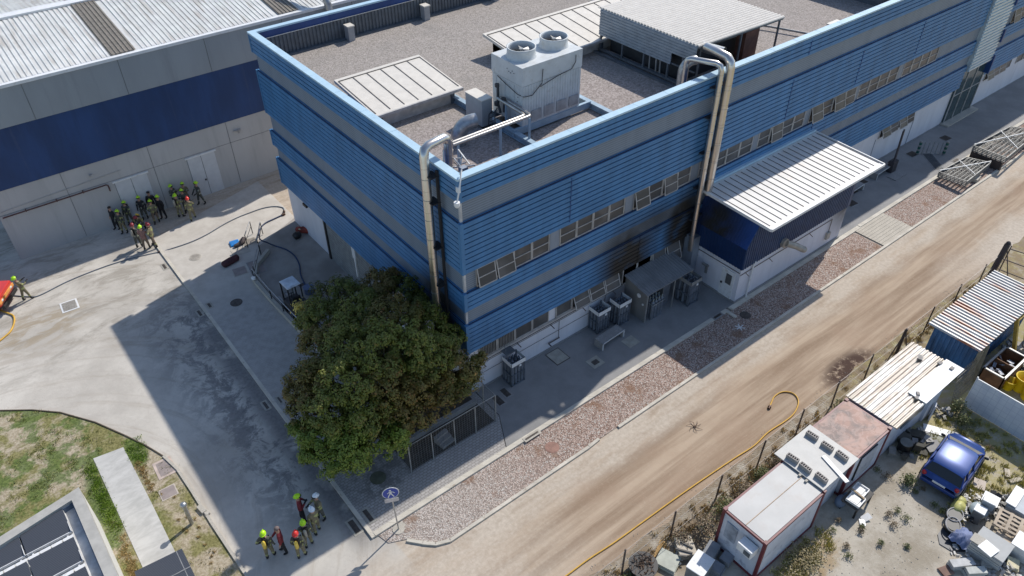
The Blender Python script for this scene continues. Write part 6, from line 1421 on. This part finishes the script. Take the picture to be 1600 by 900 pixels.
# ------------------------------------------------------------------ things in the yard
sn = thing('screen_wall', 'pale blue sheeted mesh screen standing across the yard', 'screen', (19.4, -19, 0))
n = NT('sheet_mesh'); x_, y_, z_ = n.sep(); g1 = n.math('PINGPONG', n.math('MULTIPLY', y_, 3.2), .5); g2 = n.math('PINGPONG', n.math('MULTIPLY', z_, 3.2), .5)
c1 = n.mix(n.ramp(n.noise(1.2, 5), .3, .7), (.52, .56, .64), (.66, .69, .73)); c1 = n.mix(n.ramp(n.math('MINIMUM', g1, g2), .03, .06, .45, 0), c1, (.36, .40, .48)); SMM = n.out(c1, .6)
b = B(); b.add([(19.36, -16.15, .02), (19.36, -24, .02), (19.46, -24, 1.85), (19.46, -16.15, 1.85), (19.40, -16.15, .02), (19.40, -24, .02), (19.5, -24, 1.85), (19.5, -16.15, 1.85)], [(0, 3, 2, 1), (4, 5, 6, 7), (0, 4, 7, 3), (3, 7, 6, 2)]); b.build('sheet', SMM, sn)
b = B()
for y in (-16.15, -18.6, -21.2): b.bar((19.52, y, 0), (19.52, y, 1.95), .06)
b.bar((19.48, -16.15, 1.87), (19.48, -24, 1.87), .05); b.build('frame', WHITEP, sn)
t = thing('wire_mesh', 'loose wire mesh panel leaning between the container and the screen', 'mesh panel', (19.6, -15.6, 0)); b = B()
for i in range(12): b.bar((18.9 + i * .18, -15.8, 0), (19.1 + i * .18, -15.4, 1.9), .02)
for i in range(7): b.bar((18.9, -15.78 + i * .05, .05 + i * .28), (21.0, -15.78 + i * .05, .05 + i * .28), .02)
b.build('mesh', simple('dusty_wire', (.20, .18, .14), .7), t)
t = thing('skip', 'rusty open steel trough filled with scrap beside the blue container', 'skip', (22.7, -16.3, 0), R(0))
b = B(); x0, x1, y0, y1 = 21.6, 24.1, -16.85, -15.75
for p, q in (((x0, y0), (x1, y0 + .06)), ((x0, y1 - .06), (x1, y1)), ((x0, y0), (x0 + .06, y1)), ((x1 - .06, y0), (x1, y1)), ((22.8, y0), (22.86, y1))): b.box((p[0], p[1], .05), (q[0], q[1], 1.0))
b.box((x0, y0, .05), (x1, y1, .12)); b.build('trough', simple('skip_rust', (.15, .075, .035), .8, 0, .35), t)
b = B(); b.box((x0 - .03, y0 - .03, .98), (x1 + .03, y0 + .07, 1.04)); b.box((x0 - .03, y1 - .07, .98), (x1 + .03, y1 + .03, 1.04)); b.box((x0 - .03, y0, .98), (x0 + .07, y1, 1.04)); b.box((x1 - .07, y0, .98), (x1 + .03, y1, 1.04)); b.build('rim', ALU, t)
b = B()
for i in range(14): q = Vector((rnd.uniform(21.8, 23.9), rnd.uniform(-16.7, -15.9), .6)); b.bar(q, q + Vector((rnd.uniform(-.4, .4), rnd.uniform(-.4, .4), rnd.uniform(0, .3))), rnd.uniform(.05, .22), .05)
b.build('scrap', simple('scrap_mix', (.34, .36, .40), .6, .2, .6, 8), t)
YEL = simple('yellow_plastic', (.72, .50, .01), .45, 0, .06)
for i, (px, py, lb) in enumerate(((1573, 606, 'small yellow plastic tub left of the other yellow tubs'), (1592, 608, 'middle yellow plastic tub'), (1606, 622, 'yellow plastic tub cut off by the photo edge'))):
    q = at(px, py, 0); t = thing('yellow_tub', lb, 'tub', q, 0, 'yellow tubs'); b = LB(); r_ = (.3, .42, .45)[i]; h_ = (.55, .85, 1.0)[i]
    b.smooth = True; n_ = 20; vs_ = []
    for rr, zz in ((r_ * .8, 0), (r_, h_), (r_ * 1.08, h_), (r_ * 1.08, h_ + .04), (r_ * .94, h_ + .04), (r_ * .74, .08), (0.01, .08)): vs_ += [(math.cos(6.283 * j / n_) * rr, math.sin(6.283 * j / n_) * rr, zz) for j in range(n_)]
    b.add(vs_, [(i_ * n_ + j, i_ * n_ + (j + 1) % n_, (i_ + 1) * n_ + (j + 1) % n_, (i_ + 1) * n_ + j) for i_ in range(6) for j in range(n_)]); b.build('tub', YEL, t)
def scrap(label, px, py, z, r, n_, mats, name='scrap_pile', smin=.08, smax=.35, hz=.5):
    q = at(px, py, 0); t = thing(name, label, 'scrap pile', q)
    for mi, m in enumerate(mats):
        b = B()
        for i in range(n_):
            a = rnd.uniform(0, 6.28); d = r * math.sqrt(rnd.random()); hh = hz * (1 - d / r) * rnd.random(); s_ = rnd.uniform(smin, smax); p = q + Vector((math.cos(a) * d, math.sin(a) * d, hh + .03)); b.bar(p, p + Vector((rnd.uniform(-1, 1), rnd.uniform(-1, 1), rnd.uniform(-.2, .5))).normalized() * s_, s_ * rnd.uniform(.3, .9), s_ * .3)
        b.build(('rubble', 'broken_bits', 'dark_bits', 'pale_bits')[mi % 4], m, t)
    return t
WB = simple('broken_white', (.62, .60, .56), .7, 0, .1); GB = simple('broken_grey', (.33, .32, .31), .8, 0, .2)
scrap('heap of grey and white scrap beyond the yellow tubs', 1596, 575, 0, .9, 30, [GB, WB, BLACK])
scrap('strips of light scrap wood near the skip', 1592, 548, 0, .6, 16, [CONC, GB], smin=.2, smax=.5)
scrap('pale rubble around the white boxes', 1522, 785, 0, .7, 34, [WB, CONC], smax=.2, hz=.25)
scrap('pale rubble between the white boxes and the crates', 1552, 800, 0, .55, 30, [WB, CONC], smax=.2, hz=.25)
scrap('dark and pale bits behind the corrugated cabin by the wall', 1468, 645, 0, .45, 14, [BLACK, GB], smax=.25)
scrap('broken boards in the shade beside the long cabin', 1425, 690, 0, .9, 12, [GB, simple('dark_board', (.09, .085, .07), .8)], smin=.3, smax=.7, hz=.3)
scrap('pale rubble strewn around the tile stack', 1512, 870, 0, .8, 26, [WB, GB], smax=.22, hz=.2)
scrap('mixed pale bits between the pallets and the white boxes', 1560, 790, 0, .7, 26, [WB, GB, BLACK], smax=.3, hz=.4)
scrap('broken pale pieces at the bottom right corner', 1565, 893, 0, .8, 30, [WB, GB, CONC], smax=.35, hz=.4)
scrap('black and pale odds and ends behind the oval tubs', 1507, 800, 0, .5, 22, [BLACK, WB, GB], smax=.3, hz=.45)
def slabstack(label, px, py, w_, d_, h_, rz_, m, nl=6, name='slab_stack', jitter=.03, z=0, cat='slabs', group=None):
    q = at(px, py, z); t = thing(name, label, cat, q, R(rz_), group); b = LB()
    for i in range(nl): jx, jy = rnd.uniform(-jitter, jitter), rnd.uniform(-jitter, jitter); b.box((-w_ / 2 + jx, -d_ / 2 + jy, i * h_ / nl), (w_ / 2 + jx, d_ / 2 + jy, (i + .86) * h_ / nl))
    b.build('slabs', m, t); return t
def box_(label, px, py, w_, d_, h_, rz_, m, name='white_box', cat='box', lid=None, z=0, group=None):
    q = at(px, py, z); t = thing(name, label, cat, q, R(rz_), group); b = LB(); b.box((-w_ / 2, -d_ / 2, 0), (w_ / 2, d_ / 2, h_)); b.build('body', m, t, bevel=.02)
    b = LB(); b.box((-w_ / 2 - .02, -d_ / 2 - .02, h_), (w_ / 2 + .02, d_ / 2 + .02, h_ + .05)); b.build('lid', lid or WHITEP, t, bevel=.01); return t
GP = simple('grey_blue_plastic', (.30, .34, .38), .5, 0, .08)
box_('lower white bin under the white lidded box', 1542, 790, .62, .62, .45, 10, GP)
box_('white lidded box standing on the white bin', 1542, 790, .50, .50, .45, 12, GP, z=.52)
box_('grey crate with a white top in the middle of the junk', 1522, 812, .42, .42, .75, 8, simple('dark_grey_crate', (.15, .15, .15), .6), name='grey_crate')
slabstack('single pinkish slab leaning behind the white boxes', 1530, 757, .6, .5, .08, 20, simple('pinkish_slab', (.52, .44, .37), .8, 0, .08), 1)
slabstack('wide grey block of stacked panels with white tops, at the right photo edge', 1590, 800, 1.3, 1.0, .75, 5, GP, 4)
slabstack('white panel lying on the grey stack at the right edge', 1588, 776, 1.25, .42, .05, 5, WHITEP, 1, z=.78)
slabstack('stack of grey paving tiles with four pale tiles on top', 1540, 866, 1.15, 1.3, .8, 2, simple('grey_tiles', (.44, .44, .42), .8, 0, .05), 8)
slabstack('loose pale tile on the near corner of the tile stack', 1528, 843, .5, .5, .04, 4, CONC, 1, z=.83)
slabstack('loose pale tile at the far corner of the tile stack', 1545, 858, .6, .6, .05, -8, WHITEP, 1, z=.83)
slabstack('long grey slab leaning in front of the tile stack', 1500, 885, 1.0, .35, .35, -32, simple('pale_grey_slab', (.48, .48, .47), .7), 2)
slabstack('second long grey slab beside the leaning one', 1520, 897, .8, .32, .4, -36, simple('mid_grey_slab', (.44, .45, .42), .7), 2)
slabstack('stack of beige boards behind the tile stack', 1568, 845, 1.5, .75, .45, 2, simple('beige_board', (.46, .38, .29), .8, 0, .12), 6)
slabstack('cream foam slab at the bottom right corner', 1580, 885, .5, .45, .3, 20, simple('cream_slab', (.62, .56, .38), .8), 3)
slabstack('white appliance shell at the right edge below the pallet', 1600, 868, .9, 1.3, .8, 4, WHITEP, 2)
slabstack('pale brick lying on the weeds, left one', 1573, 740, .5, .22, .1, 30, simple('pale_brick', (.52, .45, .35), .8), 1)
slabstack('pale brick lying on the weeds, right one', 1586, 751, .6, .2, .1, -25, simple('pale_brick_two', (.50, .44, .34), .8), 1)
slabstack('low rusty slab at the foot of the leaning slabs', 1478, 893, .5, .4, .1, -20, simple('rusty_slab', (.20, .12, .09), .8), 2)
for i, (px, py, z, rr, lb) in enumerate(((1575, 818, .55, 10, 'wooden pallet lying on top of the boards'), (1590, 835, .35, -4, 'second wooden pallet at the right edge'))):
    q = at(px, py, z); t = thing('pallet', lb, 'pallet', q, R(rr), 'wooden pallets'); b = LB()
    for k in range(5): b.box((-.55 + k * .245, -.5, .1), (-.43 + k * .245, .5, .125))
    for k in range(3): b.box((-.55, -.5 + k * .44, .125), (.55, -.38 + k * .44, .15)); b.box((-.55, -.5 + k * .44, 0), (.55, -.38 + k * .44, .1))
    b.build('boards', simple('pallet_wood%d' % i, (.44, .36, .27), .85, 0, .15), t)
# round tubs and rims, blue tarp, yellow sack
t = thing('tarpaulin', 'crumpled blue grey tarpaulin on the tile yard floor', 'tarpaulin', at(1503, 842, .1)); q = at(1503, 842, .12)
b = B(); n_ = 14; vs_ = []; b.smooth = True
for i in range(n_ + 1):
    for j in range(n_ + 1):
        u, v_ = i / n_ - .5, j / n_ - .5; f = max(0, 1 - 3.4 * (u * u + v_ * v_)); vs_.append(q + Vector((u * 1.0, v_ * .85, .1 + .32 * f + .16 * mnoise.noise(Vector((u * 7, v_ * 7, 1))))))
b.add(vs_, [(i * (n_ + 1) + j, (i + 1) * (n_ + 1) + j, (i + 1) * (n_ + 1) + j + 1, i * (n_ + 1) + j + 1) for i in range(n_) for j in range(n_)]); b.build('sheet', simple('tarp_blue_grey', (.16, .20, .34), .7, 0, .15), t)
t = thing('plastic_sack', 'yellowish translucent sack heaped beside the car shadow', 'sack', at(1495, 792, 0)); q = at(1497, 793, .2); b = B(); b.ball(q, (.42, .3, .28), 14, 9); b.ball(q + Vector((.35, .1, .05)), (.3, .25, .2), 12, 8); b.build('sack', simple('yellow_film', (.45, .43, .14), .4, 0, .25, 5), t)
t = thing('plastic_sack', 'clear grey plastic sheet draped over the junk', 'sack', at(1535, 800, 0)); q = at(1530, 797, .35); b = B(); b.ball(q, (.45, .4, .22), 14, 9); b.build('sheet', simple('grey_film', (.36, .42, .44), .25, 0, .2, 5), t)
for i, (px, py, lb) in enumerate(((1490, 808, 'pale oval tub with a black liner'), (1487, 824, 'pale tub rim lying below the black lined tub'))):
    q = at(px, py, .15); t = thing('oval_tub', lb, 'tub', q, R(20 * i), 'oval tubs in the junk'); b = LB(); pp = [(math.cos(a) * .42, math.sin(a) * .3, .2) for a in [k * math.pi / 8 for k in range(17)]]; b.tube(pp, .03, 8, caps=False); b.build('rim', GB, t)
    b = LB(); b.cyl((0, 0, -.12), .3, .3, 16); b.build('liner', BLACK, t)
t = thing('black_sheet', 'dark plastic sheet spread under the junk', 'sheet', at(1490, 850, 0)); p_ = [at(*q, .02) for q in ((1465, 835), (1478, 815), (1520, 830), (1510, 862), (1488, 862), (1468, 850))]; b = B(); b.prism([(q.x, q.y) for q in p_], 0, .035); b.build('sheet', simple('dark_sheet', (.05, .053, .06), .5), t)
# table with junk next to the cabins
t = thing('junk_table', 'dark table carrying white boxes beside the middle cabin', 'table', (9.7, -16.1, 0), R(2))
b = LB(); b.box((-.7, -.4, .6), (.7, .4, .66)); b.build('tabletop', simple('dark_table', (.07, .065, .06), .7), t)
for a in ((-.62, -.34), (.62, -.34), (-.62, .34), (.62, .34)): b = LB(); b.box((a[0] - .04, a[1] - .04, 0), (a[0] + .04, a[1] + .04, .6)); b.build('leg', BLACK, t)
for (x, y, w_, d_, lb) in ((9.4, -16.15, .6, .6, 'open white carton on the near half of the dark table'), (10.0, -16.0, .55, .55, 'pale box on the far half of the dark table')):
    t = thing('carton', lb, 'box', (x, y, .665), R(4)); b = LB(); b.box((-w_ / 2, -d_ / 2, 0), (w_ / 2, d_ / 2, .04)); 
    for s_ in (-1, 1): b.box((s_ * w_ / 2 - .02, -d_ / 2, .04), (s_ * w_ / 2 + .02, d_ / 2, .16)); b.box((-w_ / 2, s_ * d_ / 2 - .02, .04), (w_ / 2, s_ * d_ / 2 + .02, .15))
    b.box((-w_ * .35, -d_ * .3, .04), (w_ * .3, d_ * .3, .12)); b.build('carton', WHITEP, t)
t = thing('plank', 'brown plank lying between the two cartons', 'plank', (9.7, -16.05, .8)); b = B(); b.bar((9.72, -15.7, .82), (9.66, -16.4, .82), .08, .05); b.build('plank', WOOD, t)
t = thing('blue_sheet', 'dull blue sheet bundled between the table and the cabin', 'sheet', (9.3, -15.6, 0)); b = B(); b.ball((9.2, -15.68, .3), (.35, .25, .3), 10, 7); b.ball((9.6, -15.7, .25), (.25, .2, .25), 10, 7); b.build('sheet', simple('dull_blue', (.13, .17, .24), .7), t)
t = thing('folded_paper', 'white folded sheet on the ground below the table', 'debris', at(1347, 812, .01)); b = B(); q = at(1347, 812, .03); b.bar(q, q + Vector((.4, -.12, .12)), .3, .01); b.bar(q + Vector((0, .02, .02)), q + Vector((-.25, -.2, .02)), .25, .01); b.build('paper', WHITEP, t)
# pieces in the shade of the corrugated cabin
t = thing('drum', 'dark drum with a pale lid in the shade of the long cabin', 'drum', at(1411, 703, 0)); q = at(1411, 703, 0); b = B(); b.cyl(q, .3, .55, 18); b.build('drum', BLACK, t); b = B(); b.cyl(q + Vector((0, 0, .55)), .29, .03, 18); b.build('lid', simple('drum_lid', (.18, .19, .18), .6), t)
slabstack('white board lying behind the blue car bonnet', 1470, 677, 1.6, .5, .1, -62, WHITEP, 1, name='board', cat='board')
slabstack('grey patio slabs laid beside the blue car', 1452, 690, 1.3, 1.0, .06, 10, simple('patio_slab', (.30, .30, .24), .8, 0, .15), 1, name='slab', cat='slabs')
slabstack('pale timber lying along the patio slabs', 1442, 680, .9, .12, .15, 50, CONC, 1, name='timber', cat='timber')
slabstack('white rubble blocks below the maroon cabin corner', 1392, 708, .5, .3, .25, 30, simple('dusty_block', (.30, .28, .25), .9), 2, name='block', cat='block')
slabstack('white loose panel leaning at the end of the long cabin', 1452, 655, .35, .08, 1.2, 20, CABW, 1, name='loose_sheet', cat='sheet')
# left of the near cabin
slabstack('grey stone slabs piled by the near cabin, upper pair', 1110, 868, .75, .5, .55, 15, simple('stone_grey', (.26, .27, .28), .8, 0, .15), 3)
slabstack('grey stone slab piled by the near cabin, right one', 1135, 878, .5, .45, .4, 10, simple('stone_grey_two', (.23, .24, .26), .8, 0, .15), 2)
slabstack('grey stone slab piled by the near cabin, lower one', 1120, 893, .5, .45, .4, 12, simple('stone_grey_three', (.22, .23, .25), .8, 0, .15), 2)
box_('white board covered crate at the bottom photo edge', 1090, 897, 1.0, .75, .8, 12, simple('plain_grey_crate', (.2, .2, .2), .8), name='crate', cat='crate')  # crate body in an even mid grey
slabstack('pale board pile with dark straps by the fence', 1070, 860, .9, .75, .35, 60, simple('pale_board', (.52, .46, .37), .8, 0, .1), 4)
t = thing('strap', 'dark straps lying over the pale board pile', 'straps', at(1070, 850, .4)); q = at(1070, 857, .38); b = B(); b.bar(q + Vector((-.3, .25, 0)), q + Vector((.1, -.35, 0)), .07, .04); b.bar(q + Vector((.1, .35, 0)), q + Vector((.3, -.2, 0)), .07, .04); b.bar(q + Vector((-.45, -.05, 0)), q + Vector((-.2, -.3, 0)), .07, .04); b.build('strap', BLACK, t)
slabstack('large pale grey board beside the black tub', 1043, 880, .8, .9, .25, 20, simple('mossy_board', (.44, .45, .38), .8, 0, .12), 2)
slabstack('orange tan plank half under the pale board', 1032, 860, .9, .3, .1, 25, simple('tan_plank', (.42, .26, .10), .8), 1)
t = thing('rubble_bag', 'black rubble tub full of dry roots at the bottom of the fence', 'tub', at(1003, 893, 0)); q = at(1003, 893, 0); b = B(); b.tube([q, q + Vector((0, 0, .55))], [.5, .62], 18); b.build('tub', BLACK, t)
b = B()
for k in range(90): a = rnd.uniform(0, 6.28); d = rnd.uniform(0, .5); p = q + Vector((math.cos(a) * d, math.sin(a) * d, .55)); b.bar(p, p + Vector((rnd.uniform(-.2, .2), rnd.uniform(-.2, .2), rnd.uniform(0, .15))), .02)
b.build('roots', simple('dry_roots', (.14, .09, .06), .9), t)
t = thing('wire_coil', 'coil of thin wire hanging by the near cabin corner', 'wire coil', at(1107, 833, .3)); q = at(1107, 833, .4); b = B()
for k in range(6): b.tube([q + Vector((math.cos(a) * (.26 + k * .015), math.sin(a) * (.26 + k * .015), k * .03 + .03 * math.sin(a * 2))) for a in [j * math.pi / 8 for j in range(17)]], .012, 5, caps=False)
b.build('wire', simple('coil_wire', (.12, .12, .12), .5, .5), t)
for (px, py, r_, lb) in ((1042, 888, .12, 'pale rubble cobbles beside the mossy board'),): scrap(lb, px + 18, py - 14, 0, .35, 10, [WB], smax=.18, hz=.1)
# ------------------------------------------------------------------ weeds, bushes and dry verge
tufts('verge_grass', 'dry grass and weeds along the foot of the wire fence', [(rt.uniform(-6, 30), -12.15 + rt.gauss(0, .25), 0, .18) for i in range(200)] + [(rt.uniform(-5, 8), -12.4 + rt.gauss(0, .35), 0, .2) for i in range(90)], DRY, .05, .22, 34, 'grass')
tufts('yard_weeds', 'yellowish weeds spread over the yard beyond the blue car', [(rt.uniform(14.5, 19.2), rt.uniform(-20.5, -15.8), 0, .18) for i in range(170)] + [(rt.uniform(12.4, 15), rt.uniform(-19.6, -18.6), 0, .2) for i in range(30)] + [(rt.uniform(4, 7.5), rt.uniform(-16.8, -15.8), 0, .25) for i in range(60)], leafmat('yellow_weed', (.46, .42, .12), (.55, .48, .17), (.26, .30, .08)), .05, .2, 40, 'weeds')
def bush(label, x, y, r, h_, mat, n_=500, ls=.05, group=None, name='bush', stems=True):
    t = thing(name, label, 'bush' if name == 'bush' else 'weed', (x, y, 0), 0, group); pts = []
    for i in range(n_):
        e = Vector((rt.gauss(0, .45), rt.gauss(0, .45), rt.uniform(.05, 1))); e = Vector((e.x * r * (1.1 - .5 * e.z), e.y * r * (1.1 - .5 * e.z), e.z * h_)); pts.append((Vector((x, y, 0)) + e, Vector((rt.uniform(-1, 1), rt.uniform(-1, 1), rt.uniform(.2, 1.5))).normalized(), rt.uniform(.6, 1.3) * ls))
    leafmesh('leaves', mat, t, pts)
    if stems:
        b = B()
        for k in range(7): a = rt.uniform(0, 6.28); b.tube([(x, y, 0), (x + math.cos(a) * r * .6, y + math.sin(a) * r * .6, h_ * .8)], [.015, .004], 4)
        b.build('stem', BARK, t)
BU = leafmat('bush_green', (.13, .15, .05), (.18, .18, .075), (.26, .2, .10)); BD = leafmat('bush_brown', (.22, .16, .10), (.28, .22, .14), (.15, .16, .07))
for i, (x, y, r, h_, m, lb) in enumerate(((3.3, -12.75, .8, .9, BD, 'brownish bush at the near cabin corner'), (4.8, -12.75, .75, .85, BU, 'olive bush beside the near cabin, second along the fence'), (6.2, -12.7, .7, .8, BD, 'dry bush midway along the near cabin'), (7.6, -12.6, .55, .7, BU, 'small green bush at the start of the sheet roof'), (8.8, -12.55, .4, .5, BD, 'low dry bush by the upper breeze blocks'),
        (2.2, -12.5, .6, .5, BD, 'low brown shrub between fence and wire coil'), (14.3, -12.5, .45, .6, BU, 'green bush at the near corner of the corrugated roof'), (16.2, -12.55, .5, .7, BU, 'green bush beside the long cabin wall'), (17.9, -12.5, .45, .6, BU, 'green bush below the dark soil patch'), (19.8, -12.7, .45, .9, BU, 'green bush against the blue container end'),
        (-.9, -12.5, .5, .4, BU, 'green weeds at the foot of the near fence post'), (18.6, -16.2, .45, .9, BU, 'tall green weeds behind the long cabin end'), (18.0, -16.8, .4, .7, BU, 'green weeds left of the screen'), (12.7, -17.0, .4, .5, BU, 'green weed by the rear of the blue car'))): bush(lb, x, y, r, h_, m, int(900 * r + 100), .05)
wl = [(1388, 805), (1402, 800), (1415, 812), (1395, 822), (1376, 850), (1417, 855), (1345, 832), (1346, 825), (1430, 770), (1442, 765), (1460, 790), (1471, 800), (1322, 855), (1325, 870), (1300, 830), (1310, 815), (1520, 665), (1508, 680), (1545, 700), (1530, 690), (1370, 735), (1385, 745)]
WL = ['weed tuft left of the big patch in the middle of the bare yard', 'weed tuft at the top of the big patch in the middle of the bare yard', 'weed tuft at the right of the big patch in the middle of the bare yard', 'weed tuft at the bottom of the big patch in the middle of the bare yard',
 'lone weed tuft low in the middle of the bare yard', 'lone weed tuft nearest the dark plastic sheet', 'thin weed tuft just below the folded white sheet', 'short weed tuft beside the folded white sheet', 'weed tuft inside the car shadow, left one', 'weed tuft inside the car shadow, right one',
 'weed tuft between the car shadow and the yellow sack', 'weed tuft touching the yellow sack', 'spiky weed near the bottom photo edge, upper one', 'spiky weed near the bottom photo edge, lower one', 'rusty weed between the near cabin and the open ground', 'rusty weed below the dark table',
 'weed tuft at the foot of the mesh screen, left one', 'weed tuft left of the mesh screen shadow', 'weed tuft in the mesh screen shadow, right one', 'weed tuft in the mesh screen shadow, left one', 'weed tuft in the cabin shade left of the blue car', 'weed tuft at the edge of the cabin shade left of the blue car']
for i, (px, py) in enumerate(wl):
    q = at(px, py, 0); bush(WL[i], q.x, q.y, rt.uniform(.16, .3), rt.uniform(.15, .3), BU if i % 3 else BD, 130, .035, 'weed tufts in the storage yard', 'weed', False)
t = thing('dry_shrub', 'straw coloured shrub in the sun beside the near cabin', 'bush', (5.6, -16.4, 0)); pts = []
for i in range(900): e = Vector((rt.gauss(0, .5), rt.gauss(0, .35), rt.uniform(0, .5))); pts.append((Vector((5.6, -16.4, 0)) + e, Vector((rt.uniform(-1, 1), rt.uniform(-1, 1), 1)).normalized(), .05))
leafmesh('leaves', leafmat('straw_leaf', (.30, .24, .12), (.36, .30, .17), (.22, .2, .08)), t, pts)
# stones
b = B()
for i in range(350):
    x, y = rt.uniform(3, 19), rt.uniform(-21, -15.7); s_ = rt.uniform(.015, .035); b.add([(x - s_, y, 0), (x, y - s_, 0), (x + s_, y, 0), (x, y + s_, 0), (x, y, s_ * 1.2)], [(0, 1, 4), (1, 2, 4), (2, 3, 4), (3, 0, 4)])
for i in range(700):
    x, y = rt.uniform(-10, 30), rt.uniform(-12.2, -10.9); s_ = rt.uniform(.012, .035); b.add([(x - s_, y, 0), (x, y - s_, 0), (x + s_, y, 0), (x, y + s_, 0), (x, y, s_ * 1.2)], [(0, 1, 4), (1, 2, 4), (2, 3, 4), (3, 0, 4)])
tag(b.build('pebbles', CONC), 'small pale pebbles scattered over the yard and the road verge', 'pebbles', kind='stuff')
